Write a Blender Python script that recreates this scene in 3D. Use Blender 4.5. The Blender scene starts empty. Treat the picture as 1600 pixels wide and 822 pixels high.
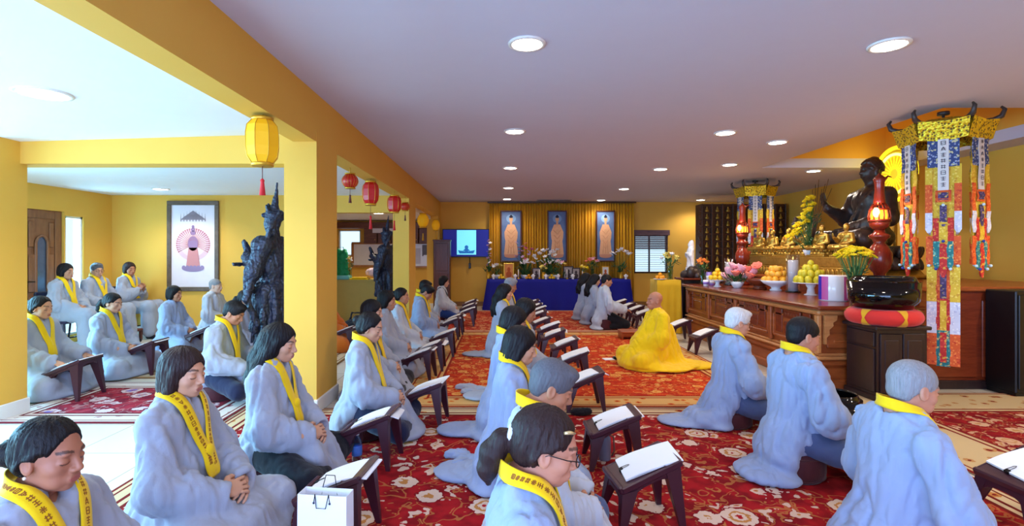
import bpy, math, random
import numpy as np
from mathutils import Vector, Matrix

# ------------------------------------------------------------------ camera, world, light, exposure
SC = bpy.context.scene
COL = SC.collection
F = 800.0            # focal length in pixels of the 1600 px wide frame
CX, CY = 781.0, 397.0
EYE = 1.4
cam_d = bpy.data.cameras.new('camera')
cam_d.sensor_width = 36.0
cam_d.lens = 36.0 * F / 1600.0
cam_d.shift_x = (800.0 - CX) / 1600.0
cam_d.shift_y = -(411.0 - CY) / 1600.0
cam_d.clip_start = 0.05
cam = bpy.data.objects.new('camera', cam_d)
COL.objects.link(cam)
cam.location = (0, 0, EYE)
cam.rotation_euler = (math.pi / 2, 0, 0)
SC.camera = cam

SC.view_settings.view_transform = 'Standard'
SC.view_settings.look = 'None'
SC.view_settings.gamma = 1.0
SC.view_settings.use_curve_mapping = False
SC.view_settings.exposure = 0.0
SC.cycles.use_denoising = True
SC.cycles.max_bounces = 8
SC.cycles.diffuse_bounces = 5
SC.cycles.glossy_bounces = 3
SC.cycles.transparent_max_bounces = 8
SC.cycles.sample_clamp_indirect = 6.0
SC.cycles.caustics_reflective = False
SC.cycles.caustics_refractive = False

world = bpy.data.worlds.new('World')
SC.world = world
world.use_nodes = True
world.node_tree.nodes['Background'].inputs[0].default_value = (0.55, 0.80, 1.0, 1)
world.node_tree.nodes['Background'].inputs[1].default_value = 1.6


def s2l(c):
    out = []
    for v in c[:3]:
        v = v / 255.0
        out.append(v / 12.92 if v <= 0.04045 else ((v + 0.055) / 1.055) ** 2.4)
    return (out[0], out[1], out[2], 1.0)


DAY = (0.24, 0.67, 1.0)
def area_light(name, loc, rot, sx, sy, power, color, shape='RECTANGLE', spread=math.pi):
    l = bpy.data.lights.new(name, 'AREA')
    l.shape = shape
    l.size = sx
    l.size_y = sy
    l.energy = power
    l.color = color
    l.spread = spread
    o = bpy.data.objects.new(name, l)
    COL.objects.link(o)
    o.location = loc
    o.rotation_euler = rot
    return o


PI = math.pi
# daylight entering the glazed left wall, the glazed wall behind the camera and the entrance side lights
area_light('daylight_left', (-6.95, 2.9, 1.35), (0, -PI / 2 + .40, 0), 1.9, 6.2, 720, DAY, spread=2.5)
area_light('daylight_rear', (-2.2, -3.35, 1.35), (PI / 2 + .05, 0, 0), 7.0, 2.0, 560, (0.34, 0.52, 1.0))
area_light('daylight_entrance', (-6.95, 8.2, 1.1), (0, -PI / 2, 0), 1.7, 0.3, 60, DAY)
LAMP_POWER = 17.0
LAMP_COL = (1.0, 0.90, 0.76)
# ------------------------------------------------------------------ materials
class NT:
    """small helper around a material's node tree"""
    def __init__(self, name, rough=0.6, metal=0.0, spec=0.5):
        self.m = bpy.data.materials.new(name)
        self.m.use_nodes = True
        self.t = self.m.node_tree
        self.b = self.t.nodes['Principled BSDF']
        self.b.inputs['Roughness'].default_value = rough
        self.b.inputs['Metallic'].default_value = metal
        self.b.inputs['Specular IOR Level'].default_value = spec
        self._tc = None
    def node(self, typ, **kw):
        n = self.t.nodes.new(typ)
        for k, v in kw.items():
            setattr(n, k, v)
        return n
    def link(self, a, b):
        self.t.links.new(a, b)
    def _in(self, sock, v):
        if hasattr(v, 'is_output') or isinstance(v, bpy.types.NodeSocket):
            self.link(v, sock)
        else:
            sock.default_value = v
    def coord(self, kind='Object', scale=(1, 1, 1), rot=(0, 0, 0)):
        if self._tc is None:
            self._tc = self.node('ShaderNodeTexCoord')
        mp = self.node('ShaderNodeMapping')
        mp.inputs['Scale'].default_value = scale
        mp.inputs['Rotation'].default_value = rot
        self.link(self._tc.outputs[kind], mp.inputs['Vector'])
        return mp.outputs['Vector']
    def math(self, op, a, b=0.0, c=None):
        n = self.node('ShaderNodeMath', operation=op)
        self._in(n.inputs[0], a)
        self._in(n.inputs[1], b)
        if c is not None:
            self._in(n.inputs[2], c)
        return n.outputs[0]
    def mix(self, f, a, b, blend='MIX'):
        n = self.node('ShaderNodeMix', data_type='RGBA', blend_type=blend)
        self._in(n.inputs[0], f)
        self._in(n.inputs[6], a)
        self._in(n.inputs[7], b)
        return n.outputs[2]
    def noise(self, vec, scale, detail=2.0, rough=0.5, color=False):
        n = self.node('ShaderNodeTexNoise')
        self.link(vec, n.inputs['Vector'])
        n.inputs['Scale'].default_value = scale
        n.inputs['Detail'].default_value = detail
        n.inputs['Roughness'].default_value = rough
        return n.outputs['Color' if color else 'Fac']
    def voronoi(self, vec, scale, feature='F1', rnd=1.0, out='Distance'):
        n = self.node('ShaderNodeTexVoronoi', feature=feature)
        self.link(vec, n.inputs['Vector'])
        n.inputs['Scale'].default_value = scale
        n.inputs['Randomness'].default_value = rnd
        return n.outputs[out]
    def ramp(self, f, stops):
        n = self.node('ShaderNodeValToRGB')
        self.link(f, n.inputs[0])
        e = n.color_ramp.elements
        e[0].position, e[0].color = stops[0]
        e[1].position, e[1].color = stops[-1]
        for p, c in stops[1:-1]:
            k = e.new(p)
            k.color = c
        return n.outputs[0]
    def smooth(self, v, a, b):
        n = self.node('ShaderNodeMapRange', interpolation_type='SMOOTHSTEP')
        self.link(v, n.inputs[0])
        n.inputs[1].default_value = a
        n.inputs[2].default_value = b
        return n.outputs[0]
    def color(self, c):
        self._in(self.b.inputs['Base Color'], c)
    def bump(self, h, strength=0.3, dist=0.01):
        n = self.node('ShaderNodeBump')
        n.inputs['Strength'].default_value = strength
        n.inputs['Distance'].default_value = dist
        self.link(h, n.inputs['Height'])
        self.link(n.outputs[0], self.b.inputs['Normal'])
    def emit(self, c, s):
        self._in(self.b.inputs['Emission Color'], c)
        self.b.inputs['Emission Strength'].default_value = s


def flat(name, rgb, rough=0.6, metal=0.0, spec=0.5, var=0.06, scale=6.0, bump=0.0, bscale=60.0):
    n = NT(name, rough, metal, spec)
    c = s2l(rgb)
    v = n.noise(n.coord(), scale, 3.0)
    lo = tuple(x * (1 - var) for x in c[:3]) + (1,)
    hi = tuple(min(1.0, x * (1 + var)) for x in c[:3]) + (1,)
    n.color(n.mix(v, lo, hi))
    if bump:
        n.bump(n.noise(n.coord(), bscale, 3.0), bump, 0.004)
    return n.m


def wood(name, dark, light, rough=0.35, axis=(1, 8, 8), scale=3.0):
    n = NT(name, rough)
    v = n.coord('Object', axis)
    a = n.noise(v, scale, 5.0, 0.6)
    b = n.noise(v, scale * 6, 3.0, 0.6)
    f = n.math('MULTIPLY_ADD', b, 0.35, n.math('MULTIPLY', a, 0.75))
    n.color(n.ramp(f, [(0.3, s2l(dark)), (0.75, s2l(light))]))
    n.bump(b, 0.12, 0.002)
    return n.m


def cloth(name, rgb, rough=0.85, var=0.10, weave=900.0):
    n = NT(name, rough, 0.0, 0.25)
    c = s2l(rgb)
    v = n.noise(n.coord(), 5.0, 4.0)
    lo = tuple(x * (1 - var) for x in c[:3]) + (1,)
    hi = tuple(min(1.0, x * (1 + var)) for x in c[:3]) + (1,)
    n.color(n.mix(v, lo, hi))
    h = n.math('ADD', n.math('MULTIPLY', n.noise(n.coord('Object', (1, 1, 0.45)), 22.0, 4.0), 1.0), n.math('MULTIPLY', n.noise(n.coord(), weave, 1.0), 0.06))
    n.bump(h, 0.35, 0.012)
    n.b.inputs['Sheen Weight'].default_value = 0.15
    return n.m


def hairmat(name, rgb, rough=0.5):
    n = NT(name, rough, 0.0, 0.22)
    c = s2l(rgb)
    v = n.noise(n.coord('Object', (1, 1, 0.12)), 160.0, 3.0, 0.6)
    lo = tuple(x * 0.55 for x in c[:3]) + (1,)
    hi = tuple(min(1.0, x * 1.5) for x in c[:3]) + (1,)
    n.color(n.mix(v, lo, hi))
    n.bump(v, 0.6, 0.006)
    return n.m


def glow(name, rgb, strength):
    n = NT(name, 0.5)
    n.color(s2l(rgb))
    n.emit(s2l(rgb), strength)
    return n.m


def glass(name, tint=(255, 255, 255), mixf=0.82, rough=0.05):
    m = bpy.data.materials.new(name)
    m.use_nodes = True
    t = m.node_tree
    t.nodes.clear()
    o = t.nodes.new('ShaderNodeOutputMaterial')
    mx = t.nodes.new('ShaderNodeMixShader')
    tr = t.nodes.new('ShaderNodeBsdfTransparent')
    gl = t.nodes.new('ShaderNodeBsdfGlossy')
    fr = t.nodes.new('ShaderNodeLayerWeight')
    fr.inputs[0].default_value = 1 - mixf
    tr.inputs[0].default_value = s2l(tint)
    gl.inputs[0].default_value = (0.9, 0.95, 1, 1)
    gl.inputs[1].default_value = rough
    t.links.new(fr.outputs['Facing'], mx.inputs[0])
    t.links.new(tr.outputs[0], mx.inputs[1])
    t.links.new(gl.outputs[0], mx.inputs[2])
    t.links.new(mx.outputs[0], o.inputs[0])
    return m


# ------------------------------------------------------------------ object helpers
def link(o, parent=None):
    COL.objects.link(o)
    if parent is not None:
        o.parent = parent
    return o


def tag(o, label=None, cat=None, group=None, kind=None):
    if label:
        o['label'] = label
    if cat:
        o['category'] = cat
    if group:
        o['group'] = group
    if kind:
        o['kind'] = kind
    return o


def thing(name, label, cat, loc=(0, 0, 0), rz=0.0, group=None, scale=1.0):
    o = bpy.data.objects.new(name, None)
    o.empty_display_size = 0.05
    COL.objects.link(o)
    o.location = loc
    o.rotation_euler = (0, 0, rz)
    o.scale = (scale, scale, scale)
    return tag(o, label, cat, group)


def mesh_from(name, V, Fc, smooth=True):
    me = bpy.data.meshes.new(name)
    V = V.tolist() if hasattr(V, 'tolist') else V
    Fc = Fc.tolist() if hasattr(Fc, 'tolist') else Fc
    me.from_pydata(V, [], Fc)
    if smooth:
        me.polygons.foreach_set('use_smooth', np.ones(len(me.polygons), dtype=bool))
    me.update()
    return me


def obj(name, me, mat, parent=None, loc=None):
    o = bpy.data.objects.new(name, me)
    if mat is not None:
        for m in (mat if isinstance(mat, (list, tuple)) else [mat]):
            if len(me.materials) < (len(mat) if isinstance(mat, (list, tuple)) else 1):
                me.materials.append(m)
    link(o, parent)
    if loc is not None:
        o.location = loc
    return o


def copy_tree(o, parent=None):
    c = o.copy()
    COL.objects.link(c)
    if parent is not None:
        c.parent = parent
    for ch in list(o.children):
        copy_tree(ch, c)
    return c


class MB:
    """collects shapes into one mesh"""
    def __init__(self):
        self.V, self.Fc, self.sm = [], [], []
    def add(self, V, Fc, smooth=False, M=None):
        n = len(self.V)
        if M is not None:
            V = [tuple(M @ Vector(v)) for v in V]
        self.V += [tuple(v) for v in V]
        self.Fc += [tuple(i + n for i in f) for f in Fc]
        self.sm += [smooth] * len(Fc)
        return self
    def box(self, a, b, ch=0.0, M=None):
        x0, y0, z0 = [min(a[i], b[i]) for i in range(3)]
        x1, y1, z1 = [max(a[i], b[i]) for i in range(3)]
        if ch <= 0:
            V = [(x, y, z) for x in (x0, x1) for y in (y0, y1) for z in (z0, z1)]
            Fc = [(0, 1, 3, 2), (4, 6, 7, 5), (0, 4, 5, 1), (2, 3, 7, 6), (0, 2, 6, 4), (1, 5, 7, 3)]
            return self.add(V, Fc, False, M)
        c = min(ch, (x1 - x0) * .45, (y1 - y0) * .45, (z1 - z0) * .45)
        V, ix = [], {}
        for i, (x, sx) in enumerate(((x0, 1), (x1, -1))):
            for j, (y, sy) in enumerate(((y0, 1), (y1, -1))):
                for k, (z, sz) in enumerate(((z0, 1), (z1, -1))):
                    for ax in range(3):
                        p = [x + sx * c, y + sy * c, z + sz * c]
                        p[ax] = (x, y, z)[ax]
                        ix[(i, j, k, ax)] = len(V)
                        V.append(tuple(p))
        Fc = []
        for ax in range(3):
            o1, o2 = [q for q in range(3) if q != ax]
            for s in (0, 1):
                q = []
                for u, v in ((0, 0), (1, 0), (1, 1), (0, 1)):
                    t = [0, 0, 0]
                    t[ax], t[o1], t[o2] = s, u, v
                    q.append(ix[(t[0], t[1], t[2], ax)])
                Fc.append(tuple(q))
            for u in (0, 1):
                for v in (0, 1):
                    t0, t1 = [0, 0, 0], [0, 0, 0]
                    t0[o1] = t1[o1] = u
                    t0[o2] = t1[o2] = v
                    t0[ax], t1[ax] = 0, 1
                    Fc.append((ix[(*t0, o1)], ix[(*t1, o1)], ix[(*t1, o2)], ix[(*t0, o2)]))
        for i in (0, 1):
            for j in (0, 1):
                for k in (0, 1):
                    Fc.append((ix[(i, j, k, 0)], ix[(i, j, k, 1)], ix[(i, j, k, 2)]))
        cen = Vector(((x0 + x1) / 2, (y0 + y1) / 2, (z0 + z1) / 2))
        G = []
        for f in Fc:
            p = [Vector(V[i]) for i in f]
            nrm = (p[1] - p[0]).cross(p[2] - p[0])
            fc = sum(p, Vector()) / len(p)
            G.append(f if nrm.dot(fc - cen) >= 0 else tuple(reversed(f)))
        return self.add(V, G, False, M)
    def lathe(self, prof, n=24, c=(0, 0, 0), smooth=True, M=None, squash=(1, 1)):
        V, Fc = [], []
        for r, z in prof:
            for k in range(n):
                a = 2 * PI * k / n
                V.append((c[0] + r * math.cos(a) * squash[0], c[1] + r * math.sin(a) * squash[1], c[2] + z))
        m = len(prof)
        for i in range(m - 1):
            for k in range(n):
                k2 = (k + 1) % n
                Fc.append((i * n + k, i * n + k2, (i + 1) * n + k2, (i + 1) * n + k))
        Fc.append(tuple(reversed(range(n))))
        Fc.append(tuple(range((m - 1) * n, m * n)))
        return self.add(V, Fc, smooth, M)
    def cyl(self, p0, p1, r0, r1=None, n=12, smooth=True):
        return self.tube([p0, p1], [r0, r0 if r1 is None else r1], n, smooth)
    def tube(self, pts, rad, n=8, smooth=True, closed=False):
        pts = [Vector(p) for p in pts]
        if not hasattr(rad, '__len__'):
            rad = [rad] * len(pts)
        V, Fc = [], []
        L = len(pts)
        up = None
        for i, p in enumerate(pts):
            if closed:
                t = (pts[(i + 1) % L] - pts[i - 1]).normalized()
            else:
                t = (pts[min(i + 1, L - 1)] - pts[max(i - 1, 0)]).normalized()
            if up is None:
                up = Vector((0, 0, 1)) if abs(t.z) < 0.9 else Vector((1, 0, 0))
            s = t.cross(up).normalized()
            up = s.cross(t).normalized()
            for k in range(n):
                a = 2 * PI * k / n
                V.append(tuple(p + (s * math.cos(a) + up * math.sin(a)) * rad[i]))
        for i in range(L if closed else L - 1):
            j = (i + 1) % L
            for k in range(n):
                k2 = (k + 1) % n
                Fc.append((i * n + k, i * n + k2, j * n + k2, j * n + k))
        if not closed:
            Fc.append(tuple(reversed(range(n))))
            Fc.append(tuple(range((L - 1) * n, L * n)))
        return self.add(V, Fc, smooth)
    def ball(self, c, r, n=12, m=8, M=None):
        rr = r if hasattr(r, '__len__') else (r, r, r)
        V, Fc = [], []
        for i in range(1, m):
            a = PI * i / m
            for k in range(n):
                b = 2 * PI * k / n
                V.append((c[0] + rr[0] * math.sin(a) * math.cos(b), c[1] + rr[1] * math.sin(a) * math.sin(b), c[2] - rr[2] * math.cos(a)))
        V += [(c[0], c[1], c[2] - rr[2]), (c[0], c[1], c[2] + rr[2])]
        lo, hi = len(V) - 2, len(V) - 1
        for i in range(m - 2):
            for k in range(n):
                k2 = (k + 1) % n
                Fc.append((i * n + k, i * n + k2, (i + 1) * n + k2, (i + 1) * n + k))
        for k in range(n):
            k2 = (k + 1) % n
            Fc.append((lo, k2, k))
            Fc.append((hi, (m - 2) * n + k, (m - 2) * n + k2))
        return self.add(V, Fc, True, M)
    def torus(self, c, R, r, n=24, m=8, axis=2):
        pts = []
        for k in range(n):
            a = 2 * PI * k / n
            p = [0, 0, 0]
            p[(axis + 1) % 3] = R * math.cos(a)
            p[(axis + 2) % 3] = R * math.sin(a)
            pts.append((c[0] + p[0], c[1] + p[1], c[2] + p[2]))
        return self.tube(pts, r, m, True, True)
    def prism(self, poly, y0, y1, M=None):
        """poly in XZ, extruded along Y"""
        n = len(poly)
        V = [(x, y0, z) for x, z in poly] + [(x, y1, z) for x, z in poly]
        ar = sum(poly[i][0] * poly[(i + 1) % n][1] - poly[(i + 1) % n][0] * poly[i][1] for i in range(n))
        fr, bk = tuple(range(n)), tuple(reversed(range(n, 2 * n)))
        if (ar < 0) != (y1 < y0):
            fr, bk = tuple(reversed(fr)), tuple(reversed(bk))
        Fc = [fr, bk]
        for i in range(n):
            j = (i + 1) % n
            q = (i, i + n, j + n, j)
            if (ar < 0) != (y1 < y0):
                q = tuple(reversed(q))
            Fc.append(q)
        return self.add(V, Fc, False, M)
    def build(self, name, mat, parent=None, loc=None):
        me = bpy.data.meshes.new(name)
        me.from_pydata(self.V, [], self.Fc)
        me.polygons.foreach_set('use_smooth', self.sm)
        me.update()
        return obj(name, me, mat, parent, loc)


def structure(name, mb, mat):
    o = mb.build(name, mat)
    o['kind'] = 'structure'
    return o


# ------------------------------------------------------------------ organic shapes: blended distance fields + surface nets
def v3(*a):
    return np.array(a, dtype=np.float32)


class Sdf:
    def __init__(self):
        self.p = []
        self.floor = None
    def cap(self, a, b, ra, rb=None, k=0.03, op='u'):
        self.p.append(('c', v3(*a), v3(*b), ra, ra if rb is None else rb, k, op))
        return self
    def ell(self, c, r, k=0.03, op='u', rot=None):
        R = None if rot is None else np.array(Matrix.Rotation(rot[1], 3, rot[0]).transposed(), dtype=np.float32)
        self.p.append(('e', v3(*c), v3(*r), R, 0, k, op))
        return self
    def chain(self, pts, rad, k=0.02):
        for i in range(len(pts) - 1):
            self.cap(pts[i], pts[i + 1], rad[i], rad[i + 1], k)
        return self
    @staticmethod
    def dist(q, P):
        if q[0] == 'c':
            a, b, ra, rb = q[1], q[2], q[3], q[4]
            ab = b - a
            L = float(ab @ ab) + 1e-12
            w = P - a
            t = np.clip((w @ ab) / L, 0, 1)
            return np.sqrt(np.maximum(((w - t[..., None] * ab) ** 2).sum(-1), 1e-12)) - (ra + t * (rb - ra))
        w = P - q[1]
        if q[3] is not None:
            w = w @ q[3].T
        k0 = np.sqrt(((w / q[2]) ** 2).sum(-1)) + 1e-6
        k1 = np.sqrt(((w / (q[2] ** 2)) ** 2).sum(-1)) + 1e-6
        return k0 * (k0 - 1.0) / k1
    @staticmethod
    def bb(q):
        if q[0] == 'c':
            r = max(q[3], q[4])
            return np.minimum(q[1], q[2]) - r, np.maximum(q[1], q[2]) + r
        r = q[2] if q[3] is None else np.full(3, q[2].max(), dtype=np.float32)
        return q[1] - r, q[1] + r
    @staticmethod
    def comb(D, d, k, op):
        if op == 'u':
            h = np.maximum(k - np.abs(D - d), 0.0) / k
            return np.minimum(D, d) - h * h * k * 0.25
        h = np.maximum(k - np.abs(D + d), 0.0) / k       # subtract
        return np.maximum(D, -d) + h * h * k * 0.25
    def at(self, P):
        D = np.full(P.shape[:-1], 1.0, dtype=np.float32)
        for q in self.p:
            D = self.comb(D, self.dist(q, P), q[5], q[6])
        if self.floor is not None:
            D = np.maximum(D, self.floor - P[..., 2])
        return D
    def mesh(self, h):
        lo = np.min([self.bb(q)[0] for q in self.p if q[6] == 'u'], axis=0) - 3 * h - 0.01
        hi = np.max([self.bb(q)[1] for q in self.p if q[6] == 'u'], axis=0) + 3 * h + 0.01
        n = np.ceil((hi - lo) / h).astype(int) + 1
        D = np.full(n, 1.0, dtype=np.float32)
        ax = [lo[i] + h * np.arange(n[i], dtype=np.float32) for i in range(3)]
        for q in self.p:
            a, b = self.bb(q)
            mg = q[5] + 2.5 * h
            i0 = np.maximum(((a - mg - lo) / h).astype(int), 0)
            i1 = np.minimum(np.ceil((b + mg - lo) / h).astype(int) + 1, n)
            if (i1 <= i0).any():
                continue
            sl = tuple(slice(i0[i], i1[i]) for i in range(3))
            P = np.stack(np.meshgrid(*[ax[i][sl[i]] for i in range(3)], indexing='ij'), -1)
            D[sl] = self.comb(D[sl], self.dist(q, P), q[5], q[6])
        if self.floor is not None:
            D = np.maximum(D, self.floor - ax[2][None, None, :])
        return surface_nets(D, lo, h)


def surface_nets(D, lo, h):
    S = D < 0
    c = [S[i:S.shape[0] - 1 + i, j:S.shape[1] - 1 + j, k:S.shape[2] - 1 + k] for i in (0, 1) for j in (0, 1) for k in (0, 1)]
    cnt = sum(x.astype(np.int8) for x in c)
    act = (cnt > 0) & (cnt < 8)
    idx = np.argwhere(act)
    off = np.array([(i, j, k) for i in (0, 1) for j in (0, 1) for k in (0, 1)])
    vals = np.stack([D[idx[:, 0] + o[0], idx[:, 1] + o[1], idx[:, 2] + o[2]] for o in off], 1)
    acc = np.zeros((len(idx), 3))
    num = np.zeros(len(idx))
    for a in range(8):
        for b in range(a + 1, 8):
            if np.abs(off[a] - off[b]).sum() != 1:
                continue
            va, vb = vals[:, a], vals[:, b]
            m = (va < 0) != (vb < 0)
            t = np.where(m, va / np.where(m, va - vb, 1), 0)
            acc += np.where(m[:, None], off[a] + t[:, None] * (off[b] - off[a]), 0)
            num += m
    V = (idx + acc / num[:, None]) * h + lo
    vid = np.full(act.shape, -1, dtype=np.int64)
    vid[act] = np.arange(len(idx))
    quads = []
    for axn in range(3):
        u, w = (axn + 1) % 3, (axn + 2) % 3
        A = np.moveaxis(S, (axn, u, w), (0, 1, 2))
        B = np.moveaxis(vid, (axn, u, w), (0, 1, 2))
        e = (A[:-1] != A[1:])[:, 1:-1, 1:-1]
        ii = np.argwhere(e)
        i, j, k = ii[:, 0], ii[:, 1] + 1, ii[:, 2] + 1
        q = np.stack([B[i, j - 1, k - 1], B[i, j, k - 1], B[i, j, k], B[i, j - 1, k]], 1)
        fl = ~A[i, j, k]
        q[fl] = q[fl][:, ::-1]
        quads.append(q)
    Q = np.concatenate(quads)
    Q = Q[(Q >= 0).all(1)]
    return V.astype(np.float64), Q


def vnormals(V, Q):
    n = np.cross(V[Q[:, 2]] - V[Q[:, 0]], V[Q[:, 3]] - V[Q[:, 1]])
    N = np.zeros_like(V)
    for k in range(4):
        np.add.at(N, Q[:, k], n)
    return N / (np.linalg.norm(N, axis=1, keepdims=True) + 1e-12)


_rs = np.random.RandomState(7)
_perm = _rs.permutation(512)
_gval = _rs.rand(512) * 2 - 1


def vnoise(P):
    """smooth value noise, -1..1"""
    i = np.floor(P).astype(int)
    f = P - i
    f = f * f * (3 - 2 * f)
    out = 0
    for a in (0, 1):
        for b in (0, 1):
            for c in (0, 1):
                hsh = _perm[(_perm[(_perm[(i[:, 0] + a) & 511] + i[:, 1] + b) & 511] + i[:, 2] + c) & 511]
                w = (f[:, 0] if a else 1 - f[:, 0]) * (f[:, 1] if b else 1 - f[:, 1]) * (f[:, 2] if c else 1 - f[:, 2])
                out = out + _gval[hsh] * w
    return out


def folds(V, Q, amp=0.008, sc=(9, 9, 3.2), seed=0.0, zlo=0.0, mask=None):
    N = vnormals(V, Q)
    P = V * np.array(sc) + seed
    warp = np.stack([vnoise(P * 0.6 + 11), vnoise(P * 0.6 + 23), vnoise(P * 0.6 + 37)], 1)
    r = np.minimum(np.abs(vnoise(P + warp * 1.1)) * 3.0, 1.2) - 0.7
    r2 = np.minimum(np.abs(vnoise(P * 2.1 + warp + 5)) * 3.0, 1.2) - 0.7
    d = amp * (r + 0.45 * r2)
    if mask is not None:
        d = d * mask
    W = V + N * d[:, None]
    W[:, 2] = np.maximum(W[:, 2], zlo)
    return W


def at_floor(px, py, z=0.0):
    d = F * (EYE - z) / (py - CY)
    return ((px - CX) * d / F, d)


def X_at(px, d):
    return (px - CX) * d / F


def Z_at(py, d):
    return EYE - (py - CY) * d / F
# ------------------------------------------------------------------ people
def skin_material():
    n = NT('skin', 0.5, 0.0, 0.4)
    a = n.node('ShaderNodeVertexColor')
    a.layer_name = 'tint'
    v = n.noise(n.coord(), 40.0, 3.0)
    n.color(n.mix(n.math('MULTIPLY', v, 0.25), a.outputs[0], (0.75, 0.42, 0.30, 1), 'MULTIPLY'))
    n.b.inputs['Subsurface Weight'].default_value = 0.0
    n.bump(n.noise(n.coord(), 250.0, 2.0), 0.08, 0.002)
    return n.m


M_SKIN = skin_material()
M_ROBE = cloth('robe_grey_blue', (160, 165, 182))
M_ROBE2 = cloth('robe_blue', (148, 162, 194))
M_ROBE3 = cloth('robe_pale', (186, 192, 206))
M_MONK = cloth('robe_saffron', (252, 204, 12))
M_ORANGE = cloth('robe_orange', (214, 110, 30))
M_SCARF = cloth('scarf_yellow', (244, 202, 6), 0.7, 0.06)
M_INK = flat('scarf_ink', (150, 88, 10), 0.8)
M_NAVY = cloth('trousers_navy', (26, 28, 58))
M_BLACK = cloth('trousers_black', (20, 20, 30))
M_SLATE = cloth('trousers_slate', (74, 88, 128))
M_BLUEP = cloth('trousers_blue', (26, 62, 140))
M_MAUVE = cloth('trousers_mauve', (176, 172, 205))
M_WHITE = cloth('cloth_white', (228, 228, 226))
H_BLACK = hairmat('hair_black', (22, 18, 22))
H_BROWN = hairmat('hair_dark_brown', (46, 30, 30))
H_GREY = hairmat('hair_grey', (92, 92, 100))
H_SILVER = hairmat('hair_silver', (140, 140, 146))
H_WHITE = hairmat('hair_white', (205, 203, 205))
M_GLASSFRAME = flat('spectacle_frame', (24, 18, 22), 0.3)
M_PEARL = flat('pearl', (235, 230, 220), 0.2)
M_LIGHTCLIP = flat('hair_clip_gold', (226, 205, 150), 0.3, 0.6)
M_SCRUNCH = cloth('hair_tie_white', (215, 222, 232))


def head_sdf(male=False, old=False):
    s = Sdf()
    s.ell((-.014, 0, .032), (.097, .076, .086), .02)
    s.ell((.026, 0, -.030), (.062, .060, .084), .035)
    s.ell((.030, 0, -.074), (.046, .050 if male else .045, .036), .03)
    s.ell((.066, 0, -.100), (.018, .020, .015), .025)
    for y in (-1, 1):
        s.ell((.052, y * .043, -.028), (.026, .022, .022), .022)
        if old:
            s.ell((.055, y * .036, -.070), (.022, .016, .022), .02)
    s.cap((.078, -.030, .022), (.078, .030, .022), .013, None, .018)
    for y in (-1, 1):
        s.ell((.094, y * .033, .001), (.016, .021, .013), .016, 's')
        s.ell((.0735, y * .033, -.003), (.0145, .0185, .0125), .006)
    s.cap((.086, 0, .010), (.107, 0, -.030), .0075, .0115, .014)
    for y in (-1, 1):
        s.ell((.096, y * .0125, -.036), (.012, .0085, .008), .008)
    s.ell((.080, 0, -.066), (.019, .026, .017), .02)
    s.cap((.0925, -.017, -.0620), (.0925, .017, -.0620), .0055, None, .008)
    s.cap((.0905, -.014, -.0735), (.0905, .014, -.0735), .0065, None, .008)
    s.cap((.103, -.022, -.0678), (.103, .022, -.0678), .0030, None, .005, 's')
    for y in (-1, 1):
        s.ell((-.010, y * .078, -.008), (.021, .011, .035), .008, 'u', ('Y', -.25))
        s.ell((-.006, y * .090, -.004), (.011, .008, .021), .006, 's', ('Y', -.25))
    nr = .058 if male else .050
    s.cap((-.022, 0, -.050), (-.040, 0, -.21), nr, nr + .008, .03)
    return s


_heads = {}
def head_mesh(male, old, h):
    key = (male, old, h)
    if key in _heads:
        return _heads[key]
    V, Q = head_sdf(male, old).mesh(h)
    x, y, z = V[:, 0], np.abs(V[:, 1]), V[:, 2]
    lip = ((x > .070) & (np.abs((z + .0675) / .0115) ** 2 + (y / .024) ** 2 < 1)).astype(float)
    bz = .026 + .006 * np.sin(np.clip((y - .012) / .04, 0, 1) * PI * .8)
    brow = ((x > .03) & (np.abs(z - bz) < .0048) & (y > .014) & (y < .053)).astype(float)
    ez = -.0075 - .003 * np.cos((y - .033) / .018 * 1.4)
    lash = ((x > .04) & (np.abs(z - ez) < max(.0020, h * .55)) & (y > .017) & (y < .050)).astype(float)
    _heads[key] = (V, Q, lip, brow, lash)
    return _heads[key]


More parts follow.
